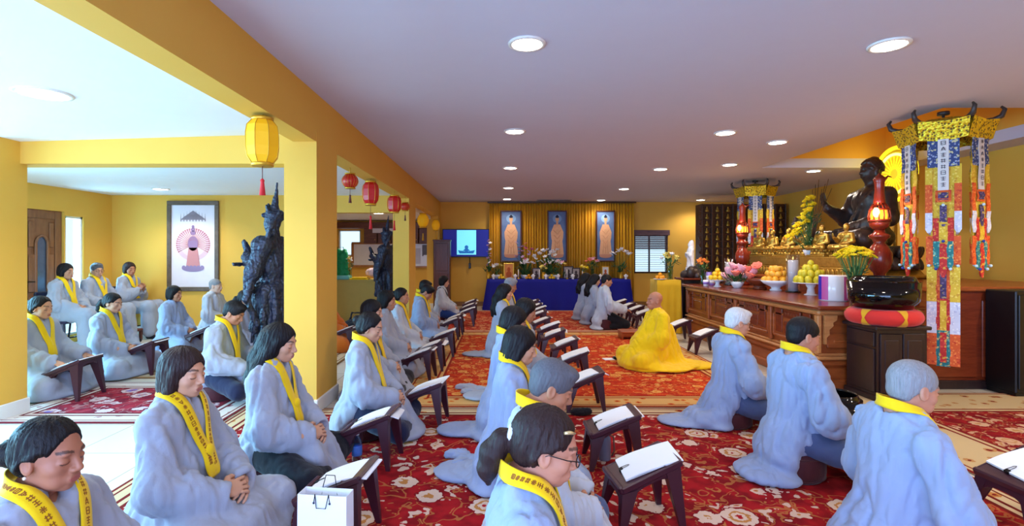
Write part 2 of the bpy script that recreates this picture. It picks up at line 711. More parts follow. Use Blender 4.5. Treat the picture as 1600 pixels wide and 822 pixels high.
def hair_sdf(style):
    s = Sdf()
    g = .007 if style in ('bun', 'pony', 'clipbun', 'topbun') else .013
    if style in ('short', 'fade', 'thin'):
        t = .006 if style == 'thin' else (.009 if style == 'fade' else .012)
        s.ell((-.018, 0, .040), (.097 + t, .075 + t, .084 + t), .02)
        s.ell((-.045, 0, -.020), (.060 + t * .5, .064 + t * .6, .060), .02)
        if style == 'short':
            s.ell((.045, 0, .098), (.05, .058, .030), .02)
        s.ell((.110, 0, -.040), (.078, .110, .100), .008, 's')
        s.cap((.005, -.13, -.055), (.005, .13, -.055), .050, None, .010, 's')
        s.cap((-.02, 0, -.14), (-.06, 0, -.14), .072, None, .012, 's')
    else:
        s.ell((-.020, 0, .038), (.099 + g, .077 + g, .086 + g), .02)
        if style in ('bob', 'bobcut', 'long'):
            s.ell((-.040, 0, -.030), (.085, .090, .095), .03)
            for y in (-1, 1):
                s.cap((.012, y * .070, .03), (-.012, y * .074, -.085 if style == 'bob' else -.06), .026, .024, .02)
            if style == 'long':
                s.chain([(-.075, 0, .0), (-.105, 0, -.12), (-.125, 0, -.26), (-.13, 0, -.36)], [.07, .075, .06, .035], .04)
                for y in (-1, 1):
                    s.chain([(-.03, y * .068, -.04), (-.075, y * .088, -.16), (-.09, y * .080, -.30), (-.09, y * .06, -.38)], [.04, .042, .038, .018], .03)
            if style == 'bob':
                s.ell((-.045, 0, -.085), (.070, .082, .060), .03)
        else:
            s.ell((-.050, 0, -.010), (.068, .074, .070), .03)
            for y in (-1, 1):
                s.cap((.020, y * .066, .035), (-.03, y * .074, -.02), .020, .022, .02)
        # open the face and the nape
        if style in ('bun', 'pony', 'clipbun', 'topbun'):
            s.ell((.100, 0, -.012), (.066, .092, .106), .012, 's')
            for y in (-1, 1):
                s.ell((.040, y * .085, -.020), (.034, .030, .050), .012, 's')
        s.ell((.098, 0, -.035), (.064, .088, .105), .010, 's')
        s.ell((.060, 0, -.060), (.066, .061, .070), .008, 's')
        if style in ('bun', 'pony'):
            for y in (-1, 1):
                s.ell((-.004, y * .090, -.030), (.030, .030, .038), .008, 's')
            s.cap((-.02, 0, -.14), (-.07, 0, -.15), .070, None, .012, 's')
        if style == 'bun':
            s.ell((-.135, 0, -.012), (.038, .045, .047), .012)
            for a in range(5):
                b = a * 2 * PI / 5
                s.ell((-.150, .026 * math.cos(b), -.012 + .028 * math.sin(b)), (.022, .020, .020), .006)
        if style == 'topbun':
            s.ell((-.075, 0, .128), (.034, .036, .030), .012)
        if style == 'pony':
            s.chain([(-.112, 0, .000), (-.140, 0, -.020), (-.156, .004, -.070), (-.156, .006, -.125), (-.142, .004, -.165)], [.022, .034, .040, .032, .010], .014)
        if style == 'clipbun':
            s.ell((-.125, 0, .030), (.036, .050, .040), .014)
    return s


_hairs = {}
def hair_mesh(style, h):
    key = (style, h)
    if key not in _hairs:
        V, Q = hair_sdf(style).mesh(h)
        N = vnormals(V, Q)
        a = np.arctan2(V[:, 1], V[:, 0] + .02)
        P = np.stack([np.cos(a) * 6 + 3, np.sin(a) * 6, V[:, 2] * 10 + V[:, 0] * 6], 1)
        amp = .0016 if style in ('fade', 'thin', 'short') else .0032
        V = V + N * (amp * vnoise(P * 2.2) + amp * .6 * vnoise(P * 6.0))[:, None]
        _hairs[key] = (V, Q)
    return _hairs[key]


def hand_sdf():
    s = Sdf()
    s.cap((-.08, 0, 0), (.0, 0, 0), .030, .024, .01)
    s.ell((.045, .002, 0), (.050, .041, .0155), .022)
    for y, L, r in ((.031, .068, .0088), (.010, .077, .0092), (-.011, .072, .0088), (-.030, .056, .0078)):
        p = v3(.080, y, .002)
        pts, rad, ang = [tuple(p)], [r], .18
        for f, rr in ((.45, r * .96), (.30, r * .9), (.25, r * .78)):
            p = p + v3(L * f * math.cos(ang), (y * .10), -L * f * math.sin(ang))
            pts.append(tuple(p))
            rad.append(rr)
            ang += .42
        s.chain(pts, rad, .004)
    s.chain([(.018, .030, -.004), (.050, .056, -.012), (.074, .062, -.020), (.094, .060, -.027)], [.015, .0115, .0100, .0082], .008)
    return s


HS = .915
_hand = {}
def hand_mesh(h):
    if h not in _hand:
        _hand[h] = hand_sdf().mesh(h)
    return _hand[h]


def ry(p, ang, c):
    x, z = p[0] - c[0], p[2] - c[2]
    return (c[0] + x * math.cos(ang) + z * math.sin(ang), p[1], c[2] - x * math.sin(ang) + z * math.cos(ang))


def joints(c, male, lean, hands, pose='cross'):
    pel = (0, 0, c + .09)
    T = lambda p: ry(p, lean, pel)
    sw = .180 if male else .158
    J = dict(pel=pel, chest=T((-.005, 0, c + .42)), belly=T((.015, 0, c + .22)), neck=T((-.012, 0, c + .565)),
             head=T((.012, 0, c + .708)))
    for n, y in (('l', 1), ('r', -1)):
        J['sh' + n] = T((-.01, y * sw, c + .505))
        J['el' + n] = T((.055, y * (sw + .075), c + .27))
        if hands == 'lap':
            J['wr' + n] = (.255, y * .085, c + .175)
        elif hands == 'knees':
            J['wr' + n] = (.33, y * .19, c + .20)
        elif hands == 'chest':
            J['wr' + n] = T((.20, y * .05, c + .36))
        if pose == 'cross':
            J['hip' + n] = (.0, y * .095, c + .085)
            J['kn' + n] = (.335, y * .285, max(.095, c * .7 + .03))
            J['an' + n] = (.335, -y * .05, .075)
        elif pose == 'kneel':
            J['hip' + n] = (.0, y * .085, c + .09)
            J['kn' + n] = (.38, y * .12, .10)
            J['an' + n] = (-.02, y * .11, .06)
        else:
            J['hip' + n] = (.0, y * .09, c + .07)
            J['kn' + n] = (.43, y * .11, c + .08)
            J['an' + n] = (.44, y * .10, .10)
    return J


def robe_sdf(J, c, male, style, pose):
    s = Sdf()
    s.floor = .004
    w = 1.0 if male else .92
    s.ell(J['chest'], (.122 * w, .168 * w, .20), .03)
    s.ell(J['belly'], (.148, .180 * w, .21), .06)
    s.ell((-.01, 0, c + .09), (.165, .200, .13), .05)
    n = J['neck']
    for k in 'lr':
        y = 1 if k == 'l' else -1
        s.cap((n[0], y * .035, n[2] + .004), (J['sh' + k][0], J['sh' + k][1] * .94, J['sh' + k][2] - .004), .056, .062, .05)
        s.cap(J['sh' + k], J['el' + k], .064, .082, .045)
        s.cap(J['el' + k], J['wr' + k], .086, .066, .035)
        e, q = J['el' + k], J['wr' + k]
        s.cap((e[0] + .03, e[1], e[2] - .055), (q[0] - .02, q[1] + y * .02, q[2] - .035), .062, .05, .05)
        s.ell((q[0] + (.04 if style != 'chest' else 0), q[1] - y * .02, q[2]), (.04, .04, .036), .02, 's')
    # neck opening
    s.cap((n[0] - .01, 0, n[2] + .03), (n[0] - .02, 0, n[2] + .14), .052, .075, .015, 's')
    s.cap((n[0] + .05, 0, n[2] + .05), (n[0] + .125, 0, n[2] - .06), .030, .012, .02, 's')
    if pose == 'chair':
        for k in 'lr':
            s.cap(J['hip' + k], J['kn' + k], .115, .095, .06)
            a = J['an' + k]
            s.cap(J['kn' + k], (a[0] + .01, a[1] * 1.15, .13), .098, .105, .06)
        s.ell((.43, 0, .30), (.11, .21, .20), .06)
        s.cap((-.12, -.13, c + .08), (-.14, -.14, c - .22), .05, .035, .05)
        s.cap((-.12, .13, c + .08), (-.14, .14, c - .22), .05, .035, .05)
        return s
    # back flap down to the floor
    s.ell((-.115, 0, c * .7 + .02), (.105, .205, .115), .06)
    s.ell((-.13, 0, .025), (.13, .24, .05), .05)
    if style == 'covered':
        for k in 'lr':
            y = 1 if k == 'l' else -1
            s.cap(J['hip' + k], J['kn' + k], .118, .092, .06)
            s.cap(J['kn' + k], J['an' + k], .085, .075, .06)
            s.ell((.20, y * .23, .035), (.22, .16, .05), .05)
        s.ell((.20, 0, c + .045), (.20, .22, .075), .06)
        s.ell((.26, 0, .03), (.24, .33, .055), .06)
    elif style == 'apron':
        s.ell((.17, 0, c + .08), (.16, .165, .065), .05)
        s.cap((.30, -.10, c + .05), (.36, .02, .05), .065, .055, .06)
        s.cap((.30, .10, c + .05), (.38, .10, .05), .065, .055, .06)
        s.ell((.36, .02, .03), (.13, .20, .045), .05)
    elif style == 'short':
        s.ell((.08, 0, c + .07), (.12, .17, .075), .05)
    return s


def trousers_sdf(J, pose):
    s = Sdf()
    s.floor = .003
    s.ell((0, 0, J['pel'][2] - .01), (.13, .17, .095), .04)
    for k in 'lr':
        s.cap(J['hip' + k], J['kn' + k], .098, .078, .04)
        s.cap(J['kn' + k], J['an' + k], .074, .052, .03)
    return s


def body_sdf(J, pose, bare_feet=False):
    """trunk, arms and legs under the clothes"""
    s = Sdf()
    s.floor = .003
    s.ell(J['chest'], (.090, .125, .165), .03)
    s.ell(J['belly'], (.100, .130, .17), .06)
    s.ell((0, 0, J['pel'][2] - .01), (.105, .14, .075), .05)
    n = J['neck']
    h = J['head']
    s.cap((n[0] - .012, 0, n[2] - .05), (.7 * n[0] + .3 * h[0] - .022, 0, .7 * n[2] + .3 * h[2]), .062, .050, .03)
    for k in 'lr':
        s.cap((n[0], n[1], n[2] - .04), J['sh' + k], .045, .042, .04)
        s.cap(J['sh' + k], J['el' + k], .046, .040, .03)
        s.cap(J['el' + k], J['wr' + k], .039, .028, .02)
        s.cap(J['hip' + k], J['kn' + k], .078, .056, .03)
        s.cap(J['kn' + k], J['an' + k], .054, .036, .02)
        a, q = v3(*J['an' + k]), v3(*J['kn' + k])
        if pose == 'cross':
            f = a + v3(.02, (-.13 if k == 'l' else .13), -.02)
        elif pose == 'kneel':
            f = a + v3(-.13, 0, -.02)
        else:
            f = a + v3(.13, 0, -.055)
        s.cap(tuple(a), tuple(f), .036, .026, .02)
    return s


def joinm(parts):
    V, Q, n = [], [], 0
    for v, q in parts:
        V.append(v)
        Q.append(q + n)
        n += len(v)
    return np.concatenate(V), np.concatenate(Q)


def ribbon(path, width, sdf, off=0.007, nw=5, thick=0.004, iters=5):
    """a cloth band laid on the surface of sdf: path = list of (point, width direction)"""
    P = np.array([p for p, w in path], dtype=np.float64)
    W = np.array([w for p, w in path], dtype=np.float64)
    W /= np.linalg.norm(W, axis=1, keepdims=True)
    u = np.linspace(-.5, .5, nw)
    G = P[:, None, :] + W[:, None, :] * (u[None, :, None] * (np.array(width)[:, None, None] if hasattr(width, '__len__') else width))
    G = G.reshape(-1, 3)
    for _ in range(iters):
        e = 1e-3
        d = sdf.at(G.astype(np.float32)).astype(np.float64)
        g = np.stack([sdf.at((G + e * np.eye(3)[i]).astype(np.float32)) - d for i in range(3)], 1).astype(np.float64)
        g /= np.linalg.norm(g, axis=1, keepdims=True) + 1e-9
        G = G - g * np.clip(d - off, -.03, .03)[:, None]
    L = len(path)
    G3 = G.reshape(L, nw, 3)
    for _ in range(2):
        G3[1:-1] = .5 * G3[1:-1] + .25 * (G3[:-2] + G3[2:])
    return G3, g.reshape(L, nw, 3)


def ribbon_mesh(G3, N3, thick=0.004):
    L, nw = G3.shape[:2]
    A = (G3 + N3 * thick * .5).reshape(-1, 3)
    B = (G3 - N3 * thick * .5).reshape(-1, 3)
    V = np.concatenate([A, B])
    n = L * nw
    Q = []
    for i in range(L - 1):
        for j in range(nw - 1):
            a, b, c, d = i * nw + j, i * nw + j + 1, (i + 1) * nw + j + 1, (i + 1) * nw + j
            Q += [(a, b, c, d), (n + d, n + c, n + b, n + a)]
    for i in range(L - 1):
        a, d = i * nw, (i + 1) * nw
        Q.append((a, d, n + d, n + a))
        a, d = i * nw + nw - 1, (i + 1) * nw + nw - 1
        Q.append((d, a, n + a, n + d))
    for j in range(nw - 1):
        Q.append((j + 1, j, n + j, n + j + 1))
        a = (L - 1) * nw + j
        Q.append((a, a + 1, n + a + 1, n + a))
    return V, np.array(Q)


def catmull(pts, n):
    pts = [np.array(p, dtype=float) for p in pts]
    out = []
    m = len(pts)
    for i in range(m - 1):
        p0, p1, p2, p3 = pts[max(i - 1, 0)], pts[i], pts[i + 1], pts[min(i + 2, m - 1)]
        k = n if i < m - 2 else n + 1
        for t in np.linspace(0, 1, n + 1)[:k if i == m - 2 else n]:
            out.append(.5 * ((2 * p1) + (-p0 + p2) * t + (2 * p0 - 5 * p1 + 4 * p2 - p3) * t * t + (-p0 + 3 * p1 - 3 * p2 + p3) * t ** 3))
    return out


STROKES = [((.1, .8, .9, .8), (.5, .95, .5, .1), (.15, .45, .85, .45), (.2, .1, .8, .1)),
           ((.15, .9, .15, .1), (.15, .9, .85, .9), (.85, .9, .85, .1), (.15, .5, .85, .5), (.15, .1, .85, .1)),
           ((.5, .95, .15, .1), (.5, .95, .85, .1), (.2, .6, .8, .6), (.3, .3, .7, .3)),
           ((.1, .75, .9, .75), (.3, .95, .3, .1), (.7, .95, .7, .1), (.1, .35, .9, .35)),
           ((.5, .95, .5, .05), (.1, .55, .9, .55), (.2, .85, .35, .7), (.8, .85, .65, .7), (.2, .2, .4, .45), (.8, .2, .6, .45))]


def grid_glyphs(G3, N3, i0, i1, step, j0, j1, seed, lw=0.12, lift=0.004):
    """small brush-stroke characters laid on a band grid, one every `step` rows"""
    rnd = random.Random(seed)
    L, nw = G3.shape[:2]
    def at(u, v):
        i = min(max(u, 0), L - 1.001)
        j = min(max(v, 0), nw - 1.001)
        a, b = int(i), int(j)
        f, g = i - a, j - b
        p = (G3[a, b] * (1 - f) * (1 - g) + G3[a + 1, b] * f * (1 - g) + G3[a, b + 1] * (1 - f) * g + G3[a + 1, b + 1] * f * g)
        nn = N3[a, b]
        return p + nn * lift
    mb = MB()
    i = i0
    while i + step <= i1:
        for (x0, y0, x1, y1) in STROKES[rnd.randrange(len(STROKES))]:
            U0, V0 = i + step * .85 * (1 - y0), j0 + (j1 - j0) * x0
            U1, V1 = i + step * .85 * (1 - y1), j0 + (j1 - j0) * x1
            p, q = at(U0, V0), at(U1, V1)
            d = q - p
            nn = N3[int(min(i, L - 1)), nw // 2]
            s = np.cross(d, nn)
            s = s / (np.linalg.norm(s) + 1e-9) * lw * .5
            t = nn * .0008
            mb.add([p - s, p + s, q + s, q - s, p - s - t, p + s - t, q + s - t, q - s - t],
                   [(0, 1, 2, 3), (7, 6, 5, 4), (0, 4, 5, 1), (1, 5, 6, 2), (2, 6, 7, 3), (3, 7, 4, 0)])
        i += step
    return mb


def person(label, x, y, rz=0.0, c=.10, male=False, old=False, lean=.05, pitch=.15, yaw=0.0, hair='bob', hmat=None,
           skin=(196, 142, 112), robe=None, lower='covered', pose='cross', trousers=None, scarf=True, hands='lap', near=0,
           scale=1.0, seed=0, tail=None, glasses=False, letters=False, extra=None, group=None, knot=False, z=0.0, earring=False, clip=False, strap=False, cat='person', name='person'):
    hb = {2: .010, 1: .014, 0: .020}[near]
    hh = {2: .0034, 1: .0050, 0: .0075}[near]
    J = joints(c, male, lean, hands, pose)
    root = thing(name, label, cat, (x, y, z), rz, group, scale)
    # --- body (skin): trunk, head and hands as one mesh
    parts = [body_sdf(J, pose).mesh(max(hb, .014))]
    hv, hq, lip, brow, lash = head_mesh(male, old, hh)
    RM = Matrix.Translation(J['head']) @ Matrix.Rotation(yaw, 4, 'Z') @ Matrix.Rotation(pitch, 4, 'Y')
    A = np.array(RM)
    xf = lambda V, A: V @ A[:3, :3].T + A[:3, 3]
    # pitch turns about the neck, so the head moves forward as it bows
    piv = np.array([-.03, 0, -.10])
    Rr = np.array(Matrix.Rotation(yaw, 3, 'Z') @ Matrix.Rotation(pitch, 3, 'Y'))
    hoff = np.array(J['head']) + (piv - Rr @ piv) * HS
    A = np.eye(4)
    A[:3, :3] = Rr * HS
    A[:3, 3] = hoff
    # the neck stump stays with the trunk: blend the turn out below the jaw
    wv = np.clip((hv[:, 2] + .20) / .11, 0, 1)[:, None]
    hw = xf(hv, A) * wv + (hv * HS + np.array(J['head'])) * (1 - wv)
    parts.append((hw, hq))
    gm = hand_mesh(.0042 if near == 2 else (.0055 if near == 1 else .0085))
    for k, yy in (('l', 1), ('r', -1)):
        w = np.array(J['wr' + k])
        if hands == 'lap':
            fx = np.array([.42, -yy * .90, -.10 + (0.02 if k == 'r' else 0)])
            zz = np.array([.75, yy * .25, .62])
            w = w + np.array([.012, 0, .012 if k == 'r' else -.010])
        elif hands == 'knees':
            fx = np.array([.95, yy * .1, -.30])
            zz = np.array([.3, yy * .1, .95])
        else:
            fx = np.array([.45, -yy * .30, .84])
            zz = np.array([.1, yy * .95, .3])
        fx = fx / np.linalg.norm(fx)
        zz = zz - fx * (zz @ fx)
        zz = zz / np.linalg.norm(zz)
        yv = np.cross(zz, fx)
        gv = gm[0].copy()
        q = gm[1]
        if (hands == 'lap' and k == 'l') or (hands != 'lap' and k == 'l'):
            gv[:, 1] *= -1
            q = q[:, ::-1]
        parts.append((gv[:, :1] * fx + gv[:, 1:2] * yv + gv[:, 2:] * zz + w, q))
    V, Q = joinm(parts)
    me = mesh_from('body', V, Q)
    sk = np.array(s2l(skin)[:3])
    col = np.tile(np.append(sk, 1.0), (len(V), 1))
    a0 = len(parts[0][0])
    hcol = np.tile(sk, (len(hv), 1))
    lipc = np.array(s2l((170, 88, 84))[:3]) if not male else np.array(s2l((160, 96, 84))[:3])
    bc = {'hair_white': (170, 165, 160), 'hair_grey': (80, 76, 76), 'hair_silver': (110, 106, 104)}.get(hmat.name if hmat else '', (44, 32, 30))
    bc = np.array(s2l(bc)[:3])
    hcol = hcol * (1 - lip[:, None] * .75) + lipc * lip[:, None] * .75
    hcol = hcol * (1 - brow[:, None] * .8) + bc * brow[:, None] * .8
    hcol = hcol * (1 - lash[:, None] * .85) + np.array([.012, .008, .008]) * lash[:, None] * .85
    col[a0:a0 + len(hv), :3] = hcol
    at = me.color_attributes.new('tint', 'FLOAT_COLOR', 'POINT')
    at.data.foreach_set('color', col.astype(np.float32).ravel())
    obj('body', me, M_SKIN, root)
    # --- hair
    if hair:
        v, q = hair_mesh(hair, {2: .0042, 1: .006, 0: .009}[near])
        hm = mesh_from('hair', xf(v, A), q)
        ho = obj('hair', hm, hmat or H_BLACK, root)
        if hair == 'pony':
            mb = MB()
            mb.torus((-.122, 0, .004), .024, .011, 16, 8, 0)
            mb.V = [tuple(A[:3, :3] @ np.array(p) + A[:3, 3]) for p in mb.V]
            mb.build('hair_tie', M_SCRUNCH if near == 2 else H_BLACK, ho)
    # --- robe
    rs = robe_sdf(J, c, male, lower, pose)
    if extra:
        extra(rs, J)
    if tail:
        for (tc, tr) in tail:
            rs.ell(tc, tr, .05)
    v, q = rs.mesh(hb)
    msk = (.35 + .65 * np.clip((v[:, 2] - .04) / .12, 0, 1)) * (1 - .55 * np.clip((v[:, 0] - .08) / .15, 0, 1) * np.clip((c + .26 - v[:, 2]) / .08, 0, 1))
    v = folds(v, q, .015 if near else .012, (10, 10, 2.4), seed * 3.7, .003, msk)
    v = folds(v, q, .0046, (21, 21, 8), seed * 1.3 + 50, .003, msk)
    obj('robe', mesh_from('robe', v, q), robe or M_ROBE, root)
    if lower in ('apron', 'short') and pose != 'chair':
        v, q = trousers_sdf(J, pose).mesh(hb * 1.1)
        v = folds(v, q, .004, (10, 10, 10), seed, .002)
        obj('trousers', mesh_from('trousers', v, q), trousers or M_NAVY, root)
    if pose == 'chair':
        mb = Sdf()
        for k in 'lr':
            a = J['an' + k]
            mb.cap((a[0] - .02, a[1], .035), (a[0] + .17, a[1] * 1.2, .028), .042, .034, .02)
        mb.floor = .002
        v, q = mb.mesh(.012)
        obj('shoe', mesh_from('shoe', v, q), M_BLACK, root)
    # --- scarf round the neck, crossing on the chest
    if scarf:
        n = J['neck']
        ch = J['chest']
        cs = Sdf()
        cs.p = rs.p[:]
        cs.floor = rs.floor
        cs.cap((n[0] - .008, 0, n[2] - .04), (n[0] - .010, 0, n[2] + .15), .064 if male else .058, .062 if male else .056, .02)
        half = [(n[0] - .080, 0, n[2] + .078), (n[0] - .060, .052, n[2] + .074), (n[0] - .005, .074, n[2] + .056), (n[0] + .060, .070, n[2] + .0),
                (ch[0] + .115, .045, ch[2] + .02), (ch[0] + .135, .018, ch[2] - .07)]
        end = [(ch[0] + .145, .014, ch[2] - .13), (ch[0] + .15, .016, ch[2] - .20)]
        hw = [(0, 0, 1), (0, -.25, 1), (.1, -.6, .7), (.3, -.8, .3), (.2, -1, .2), (.1, -1, .1), (.1, -1, .1), (.1, -1, 0)]
        lp = half + end
        rp = [(p[0], -p[1], p[2]) for p in lp]
        full = list(reversed(rp)) + lp[1:]
        fw = [(w[0], -w[1], w[2]) for w in reversed(hw)] + hw[1:]
        cpts = catmull(full, 6 if near else 4)
        cw = catmull(fw, 6 if near else 4)
        for i in range(len(cw)):
            t = cpts[min(i + 1, len(cpts) - 1)] - cpts[max(i - 1, 0)]
            t /= np.linalg.norm(t) + 1e-9
            w = cw[i] - t * (cw[i] @ t)
            cw[i] = w
        wd = .047 + .017 * np.abs(np.linspace(-1, 1, len(cpts)))
        G3, N3 = ribbon(list(zip(cpts, cw)), wd, cs, .012)
        v, q = ribbon_mesh(G3, N3, .005)
        so = obj('scarf', mesh_from('scarf', v, q), M_SCARF, root)
        if letters:
            L = len(G3)
            g = grid_glyphs(G3, N3, L * .06, L * .40, 1.2, 1.2, 2.8, seed, .0032, .0036)
            g2 = grid_glyphs(G3, N3, L * .60, L * .94, 1.2, 1.2, 2.8, seed + 9, .0032, .0036)
            g.build('lettering', M_INK, so)
            g2.build('lettering', M_INK, so)
        if knot:
            mb = Sdf()
            p = (ch[0] + .145, 0, ch[2] - .075)
            mb.ell(p, (.022, .030, .030), .01)
            mb.cap((p[0], .0, p[2] - .01), (p[0] + .012, .015, p[2] - .10), .016, .020, .01)
            v, q = mb.mesh(.006)
            obj('knot', mesh_from('knot', v, q), M_SCARF, so)
    if earring:
        mb = MB()
        for yv in (-1, 1):
            mb.ball((-.004, yv * .086, -.046), .0055, 10, 8)
        mb.V = [tuple(A[:3, :3] @ np.array(p) + A[:3, 3]) for p in mb.V]
        mb.build('earring', M_PEARL, root)
    if clip:
        mb = MB()
        mb.tube([(.028, -.073, .080), (.046, -.062, .083), (.066, -.046, .080)], [.005, .006, .004], 8)
        mb.V = [tuple(A[:3, :3] @ np.array(p) + A[:3, 3]) for p in mb.V]
        mb.build('hair_clip', M_LIGHTCLIP, root)
    if strap:
        pts = catmull([(-.10, .10, c + .22), (-.10, -.02, c + .42), (-.05, -.12, c + .58), (.06, -.12, c + .54), (.13, -.02, c + .40)], 6)
        G3, N3 = ribbon([(p, (0, .7, .7)) for p in pts], .035, rs, .010)
        v, q = ribbon_mesh(G3, N3, .004)
        obj('shoulder_strap', mesh_from('shoulder_strap', v, q), M_BLACK, root)
    if glasses:
        mb = MB()
        for yv in (-1, 1):
            pts = [(.104, yv * .034 + .024 * math.cos(a), -.002 + .019 * math.sin(a)) for a in np.linspace(0, 2 * PI, 21)[:-1]]
            mb.tube(pts, .0019, 6, True, True)
            mb.tube([(.104, yv * .058, .004), (.06, yv * .079, .004), (.0, yv * .083, .004), (-.015, yv * .080, -.008)], .0017, 6)
        mb.tube([(.104, -.011, .002), (.109, 0, .004), (.104, .011, .002)], .0017, 6)
        mb.V = [tuple(A[:3, :3] @ np.array(p) + A[:3, 3]) for p in mb.V]
        mb.build('spectacles', M_GLASSFRAME, root)
    return root, J, A
# ------------------------------------------------------------------ the room
XR, XL, YB, YN = 6.7, -6.79, 13.8, -3.2
ZC, ZL = 2.8, 2.43
BX0, BX1 = -1.88, -1.6           # beam and columns between hall and side aisle
Y1, Y2 = 4.46, 9.0                # the two cross beams

M_CEIL = flat('ceiling_white', (238, 236, 238), 0.8, var=.02)
def wall_mat():
    n = NT('wall_yellow', 0.7, 0.0, 0.3)
    v = n.noise(n.coord(), 1.3, 3.0)
    n.color(n.mix(v, s2l((228, 172, 64)), s2l((236, 186, 84))))
    n.bump(n.noise(n.coord(), 90.0, 2.0), 0.08, 0.003)
    return n.m
M_WALL = wall_mat()
M_TRIM = flat('trim_white', (232, 230, 226), 0.5, var=.02)

def floor_mat():
    n = NT('floor_tile', 0.25, 0.0, 0.5)
    c = n.coord('Object')
    br = n.node('ShaderNodeTexBrick', offset=0.0)
    n.link(c, br.inputs['Vector'])
    br.inputs['Scale'].default_value = 1.0
    br.inputs['Brick Width'].default_value = 0.60
    br.inputs['Row Height'].default_value = 0.60
    br.inputs['Mortar Size'].default_value = 0.006
    br.inputs['Color1'].default_value = s2l((226, 219, 206))
    br.inputs['Color2'].default_value = s2l((219, 211, 198))
    br.inputs['Mortar'].default_value = s2l((176, 166, 152))
    v = n.noise(c, 2.5, 4.0)
    n.color(n.mix(n.math('MULTIPLY', v, .25), br.outputs['Color'], s2l((196, 182, 164))))
    return n.m
M_FLOOR = floor_mat()

mb = MB(); mb.box((XL - .3, YN - .3, -.12), (XR + .3, YB + .3, 0)); structure('floor', mb, M_FLOOR)
# ceilings: main hall with a raised recess over the altar
RX0, RX1, RY0, RY1 = 4.24, 6.25, 4.9, 8.3
mb = MB()
mb.box((BX0, YN - .3, ZC), (RX0, YB + .3, ZC + .15))
mb.box((RX1, YN - .3, ZC), (XR + .3, YB + .3, ZC + .15))
mb.box((RX0, YN - .3, ZC), (RX1, RY0, ZC + .15))
mb.box((RX0, RY1, ZC), (RX1, YB + .3, ZC + .15))
structure('ceiling', mb, flat('ceiling_hall', (208, 204, 220), .8, var=.02))
mb = MB()
mb.box((RX0 - .06, RY0 - .06, ZC + .15), (RX0, RY1 + .06, ZC + .75))
mb.box((RX1, RY0 - .06, ZC + .15), (RX1 + .06, RY1 + .06, ZC + .75))
mb.box((RX0, RY0 - .06, ZC + .15), (RX1, RY0, ZC + .75))
mb.box((RX0, RY1, ZC + .15), (RX1, RY1 + .06, ZC + .75))
mb.box((RX0 - .06, RY0 - .06, ZC + .75), (RX1 + .06, RY1 + .06, ZC + .82))
structure('ceiling_recess', mb, M_WALL)
mb = MB()
# side aisle ceiling: front bay slopes gently, the back bay is level, the alcove lower
V = [(XL - .3, YN - .3, 2.30), (BX0 + .1, YN - .3, 2.45), (BX0 + .1, Y1 + .1, 2.45), (XL - .3, Y1 + .1, 2.30),
     (XL - .3, YN - .3, 2.95), (BX0 + .1, YN - .3, 2.95), (BX0 + .1, Y1 + .1, 2.95), (XL - .3, Y1 + .1, 2.95)]
mb.add(V, [(0, 3, 2, 1), (4, 5, 6, 7), (0, 1, 5, 4), (1, 2, 6, 5), (2, 3, 7, 6), (3, 0, 4, 7)])
mb.box((XL - .3, Y1 + .05, ZL), (BX0 + .1, Y2 + .05, ZL + .5))
mb.box((XL - .3, Y2 + .05, 2.3), (BX0 + .1, YB + .3, 2.3 + .6))
structure('ceiling_aisle', mb, M_CEIL)
# long beam and its columns
mb = MB(); mb.box((-1.80, YN, 2.38), (BX1, YB, 2.94)); structure('beam', mb, M_WALL)
for nm, y0, y1 in (('column', Y1, 5.02), ('column', Y2, 9.7), ('column', 13.2, YB)):
    mb = MB(); mb.box((BX0, y0, 0), (BX1 + .003, y1, 2.5)); structure(nm, mb, M_WALL)
    mb = MB(); mb.box((BX0 - .015, y0 - .015, 0), (BX1 + .018, y1 + .015, .13), .006); structure('trim_column_base', mb, M_TRIM)
mb = MB(); mb.box((-4.9, 4.26, 0), (-4.19, 4.54, 2.5)); structure('column', mb, M_WALL)
mb = MB(); mb.box((-4.91, 4.245, 0), (-4.175, 4.555, .13), .006); structure('trim_column_base', mb, M_TRIM)
mb = MB(); mb.box((XL, Y1 + .012, 2.19), (BX0 + .04, Y1 + .22, 2.6)); structure('beam_cross', mb, M_WALL)
mb = MB(); mb.box((XL, Y2 + .012, 2.13), (BX0 + .04, Y2 + .2, 2.6)); structure('beam_cross', mb, M_WALL)
# wall with the framed painting, between aisle and alcove
mb = MB(); mb.box((XL, 8.96, 0), (-3.35, 9.14, 2.6)); structure('wall_aisle', mb, M_WALL)
mb = MB(); mb.box((XL, 8.942, 0), (-3.35, 8.96, .14), .005); structure('baseboard_aisle', mb, M_TRIM)
mb = MB(); mb.box((XL, Y2 + .1, 0), (XL + .1, YB, 2.4)); structure('wall_alcove', mb, M_WALL)

